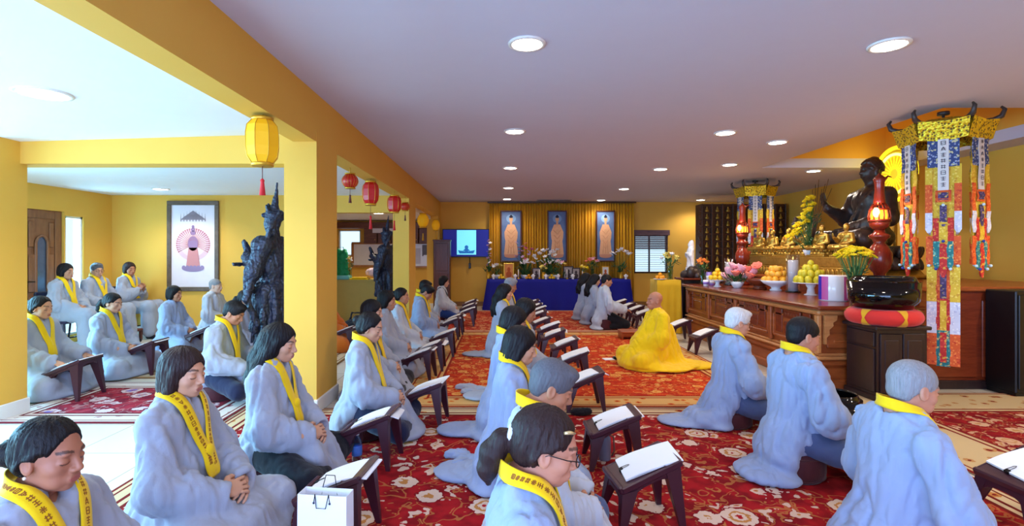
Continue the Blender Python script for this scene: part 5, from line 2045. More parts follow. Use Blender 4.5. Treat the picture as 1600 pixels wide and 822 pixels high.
def banner(parent, ang, R, z0, long_, scale_w=1.0, seed=1, detail=True):
    """one hanging banner strip; local frame: +X outward, Y across, hanging down"""
    M = Matrix.Rotation(ang, 4, 'Z') @ Matrix.Translation((R, 0, z0))
    def strip(name, mat, par, y0, y1, za, zb, off, taper=False):
        mb = MB()
        n = 6
        V, Q = [], []
        for i in range(n + 1):
            f = i / n
            z = za + (zb - za) * f
            wv = .004 * math.sin(f * 9 + seed + y0 * 40)
            pt = (y1 - y0) * .5 * (.6 if taper and i == n else 0)
            for (yy, s_) in ((y0 + pt, 1), (y1 - pt, 1)):
                V.append((off + wv + .003, yy * scale_w, z)); V.append((off + wv - .003, yy * scale_w, z))
        for i in range(n):
            a = i * 4
            Q += [(a, a + 4, a + 6, a + 2), (a + 1, a + 3, a + 7, a + 5), (a, a + 1, a + 5, a + 4), (a + 2, a + 6, a + 7, a + 3)]
        Q += [(0, 2, 3, 1), (n * 4, n * 4 + 1, n * 4 + 3, n * 4 + 2)]
        mb.add(V, Q, False, M)
        return mb.build(name, mat, par)
    H = 1.0
    b = strip('banner', B_YEL, parent, -.085, .085, -.02, -1.02, 0)
    strip('brocade_top', B_BLUE, b, -.11, .11, -.02, -.30, .010)
    lab = strip('name_strip', M_LABELS, b, -.038, .038, -.04, -.52, .018)
    strip('yellow_wing', B_YEL, b, -.125, -.075, -.28, -.50, .008); strip('yellow_wing', B_YEL, b, .075, .125, -.28, -.50, .008)
    strip('square_patch', B_ORG, b, -.055, .055, -.52, -.63, .016); strip('patch_centre', B_PURP, b, -.036, .036, -.54, -.61, .021)
    for y in (-1, 1):
        a_, c_ = sorted((y * .075, y * .125))
        strip('orange_ribbon', B_ORG, b, a_, c_, -.46, -.76, .014)
        strip('white_ribbon', B_WHITE, b, a_, c_, -.72, -.92, .018, True)
        a_, c_ = sorted((y * .03, y * .072))
        strip('red_ribbon', B_RED, b, a_, c_, -.78, -1.0, .016)
        a_, c_ = sorted((y * .07, y * .12))
        strip('orange_ribbon', B_ORG, b, a_, c_, -.95, -1.22, .012)
        a_, c_ = sorted((y * .022, y * .07))
        strip('teal_tab', B_TEAL, b, a_, c_, -1.0, -1.26, .020, True)
    strip('purple_ribbon', B_PURP, b, -.024, .024, -.66, -.86, .022, True)
    strip('red_tail', B_RED, b, -.026, .026, -1.02, -1.34, .024, True)
    strip('gold_ribbon', B_YEL, b, -.03, .03, -.82, -1.06, .020)
    for i_, (y, z) in enumerate(((-.10, -1.23), (-.05, -1.26), (.05, -1.26), (.10, -1.23), (0, -1.0), (0, -.66))):
        mb = MB(); mb.ball(M @ Vector((.034, y * scale_w, z)), .014, 8, 6)
        mb.build('crystal_bead', M_BEADB if i_ % 3 == 1 else M_BEAD, b)
    if long_:
        for k, (m1, m2, m3) in enumerate(((B_YEL, B_ORG, B_PURP), (B_WHITE, B_RED, B_YEL), (B_ORG, B_TEAL, B_RED))):
            za = -1.24 - k * .30
            strip('tail_ribbon', m1, b, -.115, -.045, za, za - .33, .006); strip('tail_ribbon', m1, b, .045, .115, za, za - .33, .006)
            strip('tail_ribbon', m2, b, -.05, .05, za, za - .34, .002); strip('tail_ribbon', m3, b, -.022, .022, za - .02, za - .30, .012)
    if detail:
        rnd = random.Random(seed)
        mb = MB()
        for g in range(8):
            zc = -.075 - g * .056
            for (x0_, y0_, x1_, y1_) in STROKES[rnd.randrange(len(STROKES))]:
                p = v3(0, (x0_ - .5) * .044 * scale_w, zc + (y0_ - .5) * .042); q_ = v3(0, (x1_ - .5) * .044 * scale_w, zc + (y1_ - .5) * .042)
                dd = q_ - p; s_ = np.array([0, -dd[2], dd[1]]); s_ = s_ / (np.linalg.norm(s_) + 1e-9) * .0022
                X = .0265
                V = [(X, *(p - s_)[1:]), (X, *(p + s_)[1:]), (X, *(q_ + s_)[1:]), (X, *(q_ - s_)[1:])]
                V += [(X - .001, v[1], v[2]) for v in V]
                mb.add(V, [(0, 1, 2, 3), (7, 6, 5, 4), (0, 4, 5, 1), (1, 5, 6, 2), (2, 6, 7, 3), (3, 7, 4, 0)], False, M)
        mb.build('lettering', M_INKB, b)


def canopy(label, cx, cy, zt, R, rot, longs, ln):
    t = thing('banner_canopy', label, 'canopy', (cx, cy, zt), rot)
    mb = MB(); mb.tube([(0, 0, 0), (0, 0, ZC - zt)], .012, 8); mb.lathe([(.05, ZC - zt - .03), (.05, ZC - zt)], 16); mb.build('hanging_rod', M_BRONZE, t)
    mb = MB(); mb.lathe([(R * .78, -.02), (R * .98, -.02), (R * .98, 0), (R * .55, .05), (.03, .08)], 6, smooth=False); mb.build('roof', M_FILI, t)
    for k in range(6):
        a = (k + .5) * PI / 3
        M = Matrix.Rotation(a, 4, 'Z')
        ap = R * math.cos(PI / 6)
        hw_ = R * .5
        V = []
        for (z, o, ww) in ((-.17, .0, 1.0), (-.11, .015, 1.02), (-.02, .05, 1.06)):
            n = 8
            for j in range(n + 1):
                f = j / n * 2 - 1
                dip = (.03 * (1 - abs(f)) if z < -.15 else 0) + (.025 * abs(f) if z > -.05 else 0)
                V.append((ap + o, f * hw_ * ww, z - dip if z < -.15 else z + dip))
        n = 9
        Q = []
        for r in range(2):
            for j in range(8):
                Q.append((r * n + j, r * n + j + 1, (r + 1) * n + j + 1, (r + 1) * n + j))
        m = len(V)
        V2 = V + [(p[0] - .014, p[1], p[2]) for p in V]
        Q2 = Q + [tuple(m + i for i in reversed(q)) for q in Q]
        for j in range(8):
            Q2.append((j + 1, j, m + j, m + j + 1)); b_ = 2 * n + j; Q2.append((b_, b_ + 1, m + b_ + 1, m + b_))
        mb = MB(); mb.add(V2, Q2, False, M); mb.build('crown_panel', M_FILI, t)
        # curled finial at each corner
        c = Matrix.Rotation(k * PI / 3, 4, 'Z')
        mb = MB()
        mb.tube([tuple(c @ Vector(p)) for p in ((R * .80, 0, .0), (R * 1.0, 0, .0), (R * 1.16, 0, .03), (R * 1.22, 0, .09), (R * 1.15, 0, .12))], [.022, .026, .024, .018, .010], 8)
        mb.build('corner_finial', M_BRONZE, t)
    for k in range(6):
        a = (k + .5) * PI / 3
        banner(t, a, R * math.cos(PI / 6) - .015, -.14, k in longs, R / .34, k + 1, True)
    return t

canopy('large gold canopy hung with long colourful banners beside the large gong', X_at(1474, 5.05), 5.05, 2.66, .355, .33, (3,), 1.0)
canopy('gold canopy hung with colourful banners above the far end of the altar', X_at(1180, 9.75), 9.75, 2.66, .34, .59, (), .9)

# ------------------------------------------------------------------ guardian statues
def guardian_sdf():
    s = Sdf(); s.floor = 0
    s.cap((0, 0, 0), (0, 0, .10), .30, .28, .02)
    s.cap((0, -.10, .10), (.0, -.09, .85), .115, .125, .04); s.cap((0, .10, .10), (.0, .09, .85), .115, .125, .04)
    s.ell((.07, -.11, .13), (.15, .065, .05), .02); s.ell((.07, .11, .13), (.15, .065, .05), .02)
    s.cap((0, 0, .35), (0, 0, .95), .20, .17, .06)
    s.ell((.02, 0, .95), (.20, .23, .10), .03)
    for k in range(9):
        a = -2.2 + k * .55
        s.cap((.17 * math.cos(a), .20 * math.sin(a), .92), (.21 * math.cos(a), .25 * math.sin(a), .50), .045, .030, .02)
    s.ell((0, 0, 1.22), (.155, .21, .24), .05)
    s.ell((.05, -.08, 1.28), (.10, .085, .08), .02); s.ell((.05, .08, 1.28), (.10, .085, .08), .02)
    s.cap((0, -.16, 1.44), (0, .16, 1.44), .085, None, .04)
    for y in (-1, 1):
        s.ell((-.01, y * .25, 1.42), (.11, .10, .10), .02)
        s.cap((0, y * .24, 1.38), (.06, y * .29, 1.14), .080, .085, .03)
        s.cap((.06, y * .29, 1.14), (.29, y * .06, 1.30), .075, .050, .03)
        s.cap((.10, y * .28, 1.10), (.16, y * .26, .80), .070, .025, .04)
        s.chain([(.05, y * .30, 1.10), (.10, y * .36, .85), (.0, y * .34, .60), (.06, y * .33, .40)], [.03, .035, .03, .015], .02)
        s.chain([(-.06, y * .24, 1.50), (-.14, y * .30, 1.62), (-.18, y * .20, 1.78)], [.03, .028, .012], .02)
        s.cap((.29, y * .030, 1.30), (.325, y * .016, 1.40), .036, .024, .02)
        for k in range(4):
            s.cap((.310 + k * .014, y * .014, 1.40), (.325 + k * .016, y * .012, 1.485 - abs(k - 1.5) * .012), .010, .008, .006)
    s.cap((.24, -.36, 1.22), (.24, .36, 1.22), .022, None, .01)
    s.cap((0, 0, 1.48), (.01, 0, 1.58), .065, .060, .03)
    s.ell((.015, 0, 1.68), (.085, .078, .105), .02); s.ell((.045, 0, 1.63), (.055, .058, .062), .03)
    s.cap((.095, 0, 1.68), (.115, 0, 1.652), .010, .013, .012)
    for y in (-1, 1):
        s.ell((.105, y * .030, 1.684), (.014, .020, .011), .012, 's')
    s.ell((-.01, 0, 1.75), (.105, .10, .075), .02)
    s.cap((.08, -.06, 1.755), (.08, .06, 1.755), .028, None, .02)
    for k in range(7):
        a = (k - 3) * .42
        s.cap((.05 * math.cos(a), .09 * math.sin(a), 1.80), (.075 * math.cos(a) - .01, .125 * math.sin(a), 1.885 - .012 * abs(k - 3)), .022, .008, .012)
    s.cap((-.01, 0, 1.80), (-.02, 0, 1.95), .045, .022, .02)
    s.chain([(-.02, 0, 1.94), (-.03, 0, 2.02), (-.05, .02, 2.12)], [.018, .012, .006], .01)
    return s
M_GUARD = NT('statue_dark_blue_bronze', .45, .25)
M_GUARD.color(M_GUARD.mix(M_GUARD.noise(M_GUARD.coord(), 8, 4), s2l((22, 24, 38)), s2l((58, 62, 88))))
M_GUARD.bump(M_GUARD.voronoi(M_GUARD.coord(), 34.0, 'F1', 1.0), .7, .012)
M_GUARD = M_GUARD.m
v, q = guardian_sdf().mesh(.0105)
v = folds(v, q, .010, (16, 16, 8), 4, 0)
GM = mesh_from('figure', v, q)
mb = MB(); mb.lathe([(.36, 0), (.37, .04), (.33, .07), (.35, .13), (.32, .16)], 8, smooth=False); tmp = mb.build('pedestal', M_EBONY); PM = tmp.data; bpy.data.objects.remove(tmp)
for lb, px, d, rz, sc in (('tall dark armoured guardian statue with joined palms standing left of the first column', 428, 5.45, PI - .1, .955),
                          ('dark armoured guardian statue with joined palms standing in the alcove by the second column', 604, 9.95, PI - .1, .95)):
    t = thing('guardian_statue', lb, 'statue', (X_at(px, d), d, 0), rz, None, sc)
    obj('figure', GM, M_GUARD, t, (0, 0, .14))
    obj('pedestal', PM, M_EBONY, t)

# ------------------------------------------------------------------ lanterns under the beam
M_LANY = NT('lantern_silk_yellow', .6, 0, .3); M_LANY.color(s2l((244, 184, 20))); M_LANY.emit(s2l((244, 170, 20)), .18); M_LANY = M_LANY.m
M_LANR = NT('lantern_silk_red', .4, 0, .5); M_LANR.color(s2l((206, 22, 24))); M_LANR = M_LANR.m
M_LANG = flat('lantern_gold_trim', (222, 170, 50), .35, .6)
M_TASS = flat('tassel_red', (214, 36, 40), .7)
M_TASSD = flat('tassel_dark', (110, 50, 40), .7)
def lantern(label, px, py_top, py_bot, d, wpx, shape, silk, tass, tail, group=None):
    zt, zb = Z_at(py_top, d), Z_at(py_bot, d)
    X, R, H = X_at(px, d), wpx / 2 / F * d, zt - zb
    t = thing('paper_lantern', label, 'lantern', (X, d, zb), 0, group)
    if shape == 'hex':
        mb = MB(); mb.lathe([(R * .62, H * .06), (R * .92, H * .20), (R, H * .38), (R, H * .66), (R * .92, H * .82), (R * .62, H * .94)], 8, smooth=False)
        mb.build('shade', silk, t)
        mb = MB()
        for k in range(8):
            a = 2 * PI * k / 8
            mb.tube([(r * math.cos(a), r * math.sin(a), z * H) for r, z in ((R * .63, .06), (R * .93, .20), (R * 1.01, .38), (R * 1.01, .66), (R * .93, .82), (R * .63, .94))], R * .022, 5)
        mb.build('rib', M_LANG, t)
    else:
        n = 16
        mb = MB(); mb.lathe([(R * .35, H * .03)] + [(R * (.35 + .65 * math.sin(PI * f) ** .7), H * (.03 + .94 * f)) for f in np.linspace(.05, .95, 13)] + [(R * .35, H * .97)], 28)
        mb.build('shade', silk, t)
        mb = MB()
        for k in range(n):
            a = 2 * PI * k / n
            mb.tube([(R * (.36 + .655 * math.sin(PI * f) ** .7) * math.cos(a), R * (.36 + .655 * math.sin(PI * f) ** .7) * math.sin(a), H * (.03 + .94 * f)) for f in np.linspace(.04, .96, 11)], R * .018, 5)
        mb.build('rib', M_LANG, t)
    mb = MB(); mb.lathe([(R * .60, H * .93), (R * .66, H * .95), (R * .66, H), (R * .58, H), (R * .58, H * .95)], 20); mb.build('top_collar', M_LANG, t)
    mb = MB(); mb.lathe([(R * .58, .0), (R * .66, 0), (R * .66, H * .06), (R * .60, H * .08), (R * .56, H * .05)], 20); mb.build('bottom_collar', M_LANG, t)
    mb = MB(); mb.tube([(0, 0, H), (0, 0, 2.38 - zb if abs(X + 1.7) < .13 else 2.43 - zb)], .004, 6); mb.build('cord', M_LANG, t)
    zz = Z_at(tail, d) - zb
    mb = MB(); mb.tube([(0, 0, .01), (0, 0, zz * .45)], .003, 5); mb.build('tassel_cord', M_TASSD, t)
    mb = MB(); mb.lathe([(.004, zz * .42), (R * .10 + .004, zz * .48), (R * .08 + .003, zz * .55), (R * .14 + .006, zz), (.003, zz)], 10); mb.build('tassel', tass, t)
lantern('large yellow faceted lantern with red tassel hanging before the first column', 410, 184, 260, 3.6, 50, 'hex', M_LANY, M_TASS, 305)
lantern('small round red and gold lantern between the first and second columns', 547, 271, 295, 5.8, 25, 'round', M_LANR, M_TASSD, 317)
lantern('tall red lantern with long tassel, nearer of the two tall red ones', 579, 283, 321, 6.7, 26, 'hex', M_LANR, M_TASS, 358)
lantern('tall red lantern hanging just before the second column', 616, 305, 333, 8.0, 22, 'hex', M_LANR, M_TASS, 360)
lantern('little round red lantern at the second column', 633, 316, 330, 8.6, 15, 'round', M_LANR, M_TASSD, 345)
lantern('round yellow lantern just past the second column', 661, 333, 356, 11.2, 18, 'round', M_LANY, M_LANG, 376)
lantern('round yellow lantern nearest the back wall', 681, 343, 361, 12.8, 13, 'round', M_LANY, M_LANG, 374)

# ------------------------------------------------------------------ framed picture in the aisle
def picture(name, label, cx, y, z0, z1, w, fr_mat, paper, draw, cat='painting', fw=.05, group=None):
    t = thing(name, label, cat, (cx, y, z0), 0, group)
    H = z1 - z0
    mb = MB()
    for (a, b) in (((-w / 2, 0), (w / 2, fw)), ((-w / 2, H - fw), (w / 2, H)), ((-w / 2, fw), (-w / 2 + fw, H - fw)), ((w / 2 - fw, fw), (w / 2, H - fw))):
        mb.box((a[0], -.035, a[1]), (b[0], .0, b[1]), .008)
    mb.build('frame', fr_mat, t)
    mb = MB(); mb.box((-w / 2 + fw * .7, -.012, fw * .7), (w / 2 - fw * .7, -.004, H - fw * .7)); c = mb.build('canvas', paper, t)
    draw(c, w - 2 * fw, H - 2 * fw, fw)
    return t
def disc(mb, cx, cz, rx, rz, y, n=24):
    V = [(cx + rx * math.cos(2 * PI * k / n), y, cz + rz * math.sin(2 * PI * k / n)) for k in range(n)]
    V += [(p[0], y + .001, p[2]) for p in V]
    mb.add(V, [tuple(range(n)), tuple(reversed(range(n, 2 * n)))] + [(k + 1, k, n + k, n + k + 1) if k < n - 1 else (0, k, n + k, n) for k in range(n)])
INKS = {}
def ink(rgb):
    if rgb not in INKS:
        INKS[rgb] = flat('paint', rgb, .8)
    return INKS[rgb]
def draw_mandala(c, w, H, fw):
    mb = MB(); disc(mb, 0, fw + H * .52, w * .40, H * .20, -.0135, 36); mb.build('aureole', ink((224, 188, 200)), c)
    mb = MB(); disc(mb, 0, fw + H * .52, w * .30, H * .15, -.0145, 36); mb.build('aureole_inner', ink((236, 208, 214)), c)
    mb = MB()
    for k in range(30):
        a = -.5 + (PI + 1.0) * k / 29
        p = (w * .10 * math.cos(a), fw + H * .52 + H * .05 * math.sin(a)); q_ = (w * .38 * math.cos(a), fw + H * .52 + H * .19 * math.sin(a))
        mb.tube([(p[0], -.0165, p[1]), (q_[0], -.0165, q_[1])], .004, 4)
        disc(mb, q_[0], q_[1], .012, .012, -.0175, 8)
    mb.build('rayed_arms', ink((190, 110, 120)), c)
    mb = MB(); disc(mb, 0, fw + H * .66, w * .06, H * .028, -.020); disc(mb, 0, fw + H * .70, w * .045, H * .022, -.020); disc(mb, 0, fw + H * .735, w * .03, H * .02, -.020); disc(mb, 0, fw + H * .53, w * .12, H * .09, -.019); mb.build('figure_upper', ink((150, 120, 160)), c)
    mb = MB(); mb.prism([(-w * .10, fw + H * .48), (w * .10, fw + H * .48), (w * .16, fw + H * .25), (-w * .16, fw + H * .25)], -.019, -.018); mb.build('figure_robe', ink((204, 138, 142)), c)
    mb = MB(); disc(mb, 0, fw + H * .22, w * .24, H * .035, -.018)
    for k in range(6):
        disc(mb, (k - 2.5) * w * .085, fw + H * .235, w * .045, H * .028, -.021, 12)
    mb.build('lotus_throne', ink((150, 130, 170)), c)
    mb = MB()
    for k, (hw_, z) in enumerate(((.30, .82), (.24, .845), (.17, .87), (.09, .90))):
        mb.prism([(-w * hw_, fw + H * z), (w * hw_, fw + H * z), (w * (hw_ - .08), fw + H * (z + .03)), (-w * (hw_ - .08), fw + H * (z + .03))], -.017, -.016)
    for k in range(9):
        mb.prism([((k - 4) * w * .07 - .008, fw + H * .80), ((k - 4) * w * .07 + .008, fw + H * .80), ((k - 4) * w * .07, fw + H * (.90 + .05 * (1 - abs(k - 4) / 4)))], -.0185, -.0175)
    mb.build('painted_canopy', ink((140, 128, 140)), c)
dP = 8.955
M_FRBR = wood('picture_frame_wood', (70, 58, 50), (118, 98, 82), .4, (3, 3, 3))
picture('framed_painting', 'large framed painting of a many armed deity on a lotus on the aisle wall', (X_at(262, dP) + X_at(343, dP)) / 2, dP, Z_at(455, dP), Z_at(314, dP), X_at(343, dP) - X_at(262, dP), M_FRBR, flat('painting_paper', (232, 222, 232), .8), draw_mandala, fw=.075)

# ------------------------------------------------------------------ curtain, paintings, screen on the back wall
M_CURT = cloth('curtain_gold', (206, 150, 14), .75)
xa, xb = X_at(765, 13.6), X_at(991, 13.6)
zt_, n = 2.76, 520
V, Q = [], []
rr = random.Random(5)
for i in range(n + 1):
    u = i / n
    xx = xa + (xb - xa) * u
    wv = .032 * math.sin(u * 2 * PI * 52 + 1.6 * math.sin(u * 23)) + .012 * math.sin(u * 2 * PI * 19)
    for (f, z) in ((.6, zt_), (.9, zt_ - .08), (1.0, 1.4), (1.1, .03)):
        V.append((xx, 13.66 + wv * f - .0, z))
for i in range(n):
    for j in range(3):
        a = i * 4 + j
        Q.append((a, a + 1, a + 5, a + 4))
cu = obj('curtain', mesh_from('curtain', V, Q), M_CURT)
md = cu.modifiers.new('thick', 'SOLIDIFY'); md.thickness = .008
tag(cu, 'wide pleated golden yellow curtain covering the middle of the back wall', 'curtain')
t = thing('curtain_rail', 'slim brown rail along the top of the golden curtain', 'rail', (xa, 13.62, 2.77))
mb = MB(); mb.box((-.06, -.02, -.015), (xb - xa + .06, .03, .02), .006); mb.build('rail', M_DARKFR, t)

M_SKYP = NT('painting_ground_blue', .6); M_SKYP.color(M_SKYP.mix(M_SKYP.noise(M_SKYP.coord(), 3.0, 4), s2l((44, 70, 128)), s2l((120, 150, 196)))); M_SKYP = M_SKYP.m
P_FIG, P_FIG2, P_FIG3 = flat('paint_robe_peach', (232, 176, 132), .7, var=.12, scale=18), flat('paint_robe_fold', (206, 140, 100), .7), flat('paint_skin', (224, 170, 126), .7)
def draw_standing(c, w, H, fw):
    mb = MB(); disc(mb, 0, fw + H * .86, w * .26, H * .085, -.0135, 30); mb.build('halo', ink((132, 168, 208)), c)
    mb = MB(); mb.prism([(-w * .18, fw + H * .74), (w * .18, fw + H * .74), (w * .36, fw + H * .58), (w * .34, fw + H * .46), (w * .30, fw + H * .40), (w * .38, fw + H * .12), (-w * .38, fw + H * .12), (-w * .30, fw + H * .40), (-w * .34, fw + H * .46), (-w * .36, fw + H * .58)], -.016, -.0145); mb.build('robe', P_FIG, c)
    mb = MB()
    for k in range(4):
        mb.tube([(-w * .20 + k * w * .02, -.017, fw + H * (.62 - k * .10)), (0, -.017, fw + H * (.54 - k * .10)), (w * .20 - k * w * .02, -.017, fw + H * (.62 - k * .10))], w * .012, 4)
    for k in (-1, 0, 1):
        mb.tube([(k * w * .10, -.017, fw + H * .40), (k * w * .16, -.017, fw + H * .14)], w * .010, 4)
    mb.build('robe_fold', P_FIG2, c)
    mb = MB(); disc(mb, 0, fw + H * .845, w * .105, H * .052, -.018, 24); disc(mb, 0, fw + H * .765, w * .065, H * .04, -.0175); disc(mb, 0, fw + H * .60, w * .10, H * .04, -.019); mb.build('face', P_FIG3, c)
    mb = MB(); disc(mb, 0, fw + H * .895, w * .10, H * .025, -.0185); disc(mb, 0, fw + H * .92, w * .055, H * .018, -.0185); mb.build('hair', ink((40, 44, 70)), c)
    mb = MB(); disc(mb, 0, fw + H * .09, w * .36, H * .04, -.017)
    for k in range(7):
        disc(mb, (k - 3) * w * .10, fw + H * .10, w * .06, H * .030, -.0195, 12)
    mb.build('lotus', ink((214, 150, 120)), c)
M_FRRED = wood('painting_frame_brown', (58, 26, 18), (100, 50, 30), .35, (3, 3, 3))
G = 'three tall Buddha paintings on the golden curtain'
for px0, px1, wd in ((782, 815, 'left'), (855, 886, 'middle'), (931, 961, 'right')):
    dq = 13.612
    picture('buddha_painting', 'tall framed painting of a standing Buddha, %s of three on the golden curtain' % wd, (X_at(px0, dq) + X_at(px1, dq)) / 2, dq, Z_at(409, dq), Z_at(329, dq), X_at(px1, dq) - X_at(px0, dq), M_FRRED, M_SKYP, draw_standing, fw=.035, group=G)

dt = 13.70
t = thing('television', 'wall mounted television showing a pale blue picture on a dark blue screen', 'television', (X_at(728, dt), dt, Z_at(402, dt)))
tw, th = X_at(765, dt) - X_at(692, dt), Z_at(358, dt) - Z_at(402, dt)
mb = MB(); mb.box((-tw / 2, -.03, 0), (tw / 2, .03, th), .008); mb.build('casing', M_BLACKW, t)
mb = MB(); mb.box((-tw / 2 + .02, -.036, .025), (tw / 2 - .02, -.029, th - .02)); scn = mb.build('screen', glow('screen_blue', (20, 28, 132), .55), t)
sx = X_at(714, dt) - X_at(728, dt); sx2 = X_at(744, dt) - X_at(728, dt)
mb = MB(); mb.box((sx, -.040, .07), (sx2, -.035, th - .03)); mb.build('picture_panel', glow('screen_cyan', (120, 226, 246), .9), scn)
mb = MB()
sm = (sx + sx2) / 2
mb.prism([(sx + .07, .10), (sx2 - .07, .10), (sx2 - .03, .19), (sm + .05, .16), (sm, .22), (sm - .05, .16), (sx + .03, .19)], -.043, -.040)
disc(mb, sm, .27, .05, .05, -.042); mb.prism([(sm - .10, .17), (sm + .10, .17), (sm + .03, .24), (sm - .03, .24)], -.0425, -.0405)
mb.build('picture_emblem', glow('screen_deep_blue', (30, 110, 190), .6), scn)
mb = MB(); mb.box((-.05, .03, .1), (.05, .10, th - .1)); mb.build('bracket', M_BLACKW, t)
mb = MB(); mb.tube([(.1, .06, 0), (.1, .06, -.26)], .012, 6); mb.box((.07, .04, -.30), (.13, .09, -.16), .004); mb.build('cable_box', M_BLACKW, t)
# dark wooden screen panel standing by the last column
M_PANEL = wood('panel_mahogany', (62, 28, 20), (104, 54, 36), .35, (6, 6, .8))
dq = 12.8
t = thing('tall_cupboard', 'tall dark brown wooden cupboard standing by the last column under the television', 'cupboard', (X_at(690, dq), dq, 0))
w, h = X_at(703, dq) - X_at(677, dq), Z_at(375, dq)
mb = MB(); mb.box((-w / 2, 0, 0), (w / 2, .32, h), .01); mb.build('carcass', M_PANEL, t)
mb = MB(); mb.box((-w / 2 + .05, -.015, .12), (w / 2 - .05, 0, h * .52), .008); mb.build('door', M_PANEL, t)
mb = MB(); mb.box((-w / 2 + .05, -.015, h * .56), (w / 2 - .05, 0, h - .08), .008); mb.build('door', M_PANEL, t)
mb = MB(); mb.box((-w / 2 - .015, -.02, h - .03), (w / 2 + .015, .33, h + .01), .008); mb.build('cornice', M_PANEL, t)

# ------------------------------------------------------------------ blue draped table and its offerings
M_BLUEC = cloth('cloth_royal_blue', (16, 22, 142), .6, .12)
M_BLUEC.node_tree.nodes['Principled BSDF'].inputs['Sheen Weight'].default_value = .0
ty0, ty1, tz = 12.72, 13.45, .765
txa, txb = X_at(761, ty0), X_at(985, ty0)
drape('blue_draped_table', 'long table under a royal blue cloth before the golden curtain', txa, txb, ty0, ty1, tz, M_BLUEC, 'table', .10, 40, .022)
TT = tz + .007
def tab(px, dep=.35):
    y = ty0 + dep
    return (X_at(px, y), y, TT)
bouquet('orchid_plant', 'tall pinkish orchid in a pot at the left end of the blue table', tab(763, .30), (V_CYL, M_LANG, .18), [(BL_ORCH, P_LILAC if i % 3 else P_WHITE, 1.3, .03 * math.sin(i * 2.2) + .02, .04 * math.cos(i * 3), .25 + .055 * i) for i in range(14)], 14, .15, .1, seed=1, leafscale=2.0)
bouquet('lily_vase', 'white lilies in a gold vase at the left of the blue table', tab(776, .3), (V_BOWL, M_LANG, .10), dome(8, .14, .30, .05, BL_LILY, [P_WHITE, P_PALEY], 1.1, 2), 20, .12, .12, seed=2, leafscale=1.3)
bouquet('orchid_plant', 'tall mauve orchid beside the left hand painting on the blue table', tab(819, .45), (V_BOWL, M_LANG, .10), [(BL_ORCH, P_MAG if i % 2 else P_LILAC, 1.4, -.20 + .40 * (i % 6) / 5, .05 * math.cos(i), .55 + .13 * math.sin(i * 1.7) + .02 * i) for i in range(16)], 36, .20, .30, seed=3, leafscale=2.2)
bouquet('lily_vase', 'bright white lilies in front of the mauve orchid on the blue table', tab(822, .25), (V_BOWL, M_PORC, .10), dome(9, .20, .36, .08, BL_LILY, [P_WHITE], 1.2, 5), 20, .16, .14, seed=12, leafscale=1.6)
bouquet('orchid_plant', 'large white orchid spreading before the middle painting', tab(856, .40), (V_BOWL, M_LANG, .10), [(BL_ORCH, P_WHITE, 1.6, -.34 + .62 * ((i * 7) % 22) / 21, .06 * math.cos(i), .58 + .16 * math.sin(i * 1.3)) for i in range(22)], 60, .30, .36, seed=4, leafscale=2.6)
bouquet('lily_vase', 'pale pink and white flowers at the centre of the blue table', tab(868, .25), (V_BOWL, M_PORC, .10), dome(13, .30, .34, .10, BL_LILY, [P_WHITE, P_PINK, P_PALEY], 1.2, 8), 30, .28, .16, seed=14, leafscale=1.8)
bouquet('yellow_flower_vase', 'small bunch of yellow flowers left of the centre orchid', tab(849, .16), (V_CYL, M_PORC, .18), dome(7, .09, .26, .05, BL_POM, [P_PALEY], 1.1, 6), 8, .07, .08, seed=6)
bouquet('yellow_flower_vase', 'small bunch of yellow flowers right of the portrait frames on the blue table', tab(912, .16), (V_CYL, M_PORC, .18), dome(9, .11, .26, .05, BL_POM, [P_YEL, P_PALEY], 1.1, 9), 8, .07, .08, seed=16)
bouquet('coral_flower_vase', 'bunch of coral flowers behind the yellow flowers at the right of the blue table', tab(926, .34), (V_TALL, M_WOODD, .25), dome(11, .17, .42, .08, BL_LILY, [P_CORAL, P_PINK], 1.1, 11), 22, .14, .14, seed=17, leafscale=1.4)
bouquet('orchid_plant', 'white orchid with arching blooms at the right end of the blue table', tab(970, .35), (V_CYL, M_PORC, .18), [(BL_ORCH, P_WHITE, 1.5, -.24 + .5 * i / 13, .05 * math.cos(i), .74 - .12 * abs(i - 6.5) / 6.5 + .03 * math.sin(i * 2.1)) for i in range(14)], 40, .20, .18, seed=18, leafscale=2.0)
M_PHOTO = flat('photo_paper', (170, 156, 150), .5, var=.35, scale=12)
M_PHOTO2 = flat('photo_warm', (226, 140, 50), .5, var=.3, scale=12)
def table_frame(label, px, dep, w, h, fm, pm):
    x, y, z = tab(px, dep)
    t = thing('picture_frame', label, 'picture frame', (x, y, z), 0)
    mb = MB()
    f = .025
    for (a, b) in (((-w / 2, 0), (w / 2, f)), ((-w / 2, h - f), (w / 2, h)), ((-w / 2, f), (-w / 2 + f, h - f)), ((w / 2 - f, f), (w / 2, h - f))):
        mb.box((a[0], -.012, a[1]), (b[0], .008, b[1]), .004)
    mb.build('frame', fm, t)
    mb = MB(); mb.box((-w / 2 + f * .8, -.004, f * .8), (w / 2 - f * .8, .004, h - f * .8)); c = mb.build('photo', pm, t)
    mb = MB(); disc(mb, 0, h * .60, w * .15, h * .14, -.006); disc(mb, 0, h * .28, w * .28, h * .20, -.0062); mb.build('portrait', ink((70, 56, 60)) if pm is M_PHOTO else ink((196, 90, 40)), c)
    mb = MB(); mb.tube([(0, .008, h * .7), (0, .10, .004)], .005, 6); mb.build('stand', fm, t)
table_frame('orange gold picture frame standing at the left of the blue table', 795, .22, .26, .40, M_LANG, M_PHOTO2)
table_frame('dark framed portrait on the blue table under the middle painting, left one', 838, .20, .20, .28, M_EBONY, M_PHOTO)
table_frame('wide dark framed portrait at the right of the centre flowers', 888, .26, .26, .32, M_EBONY, M_PHOTO)
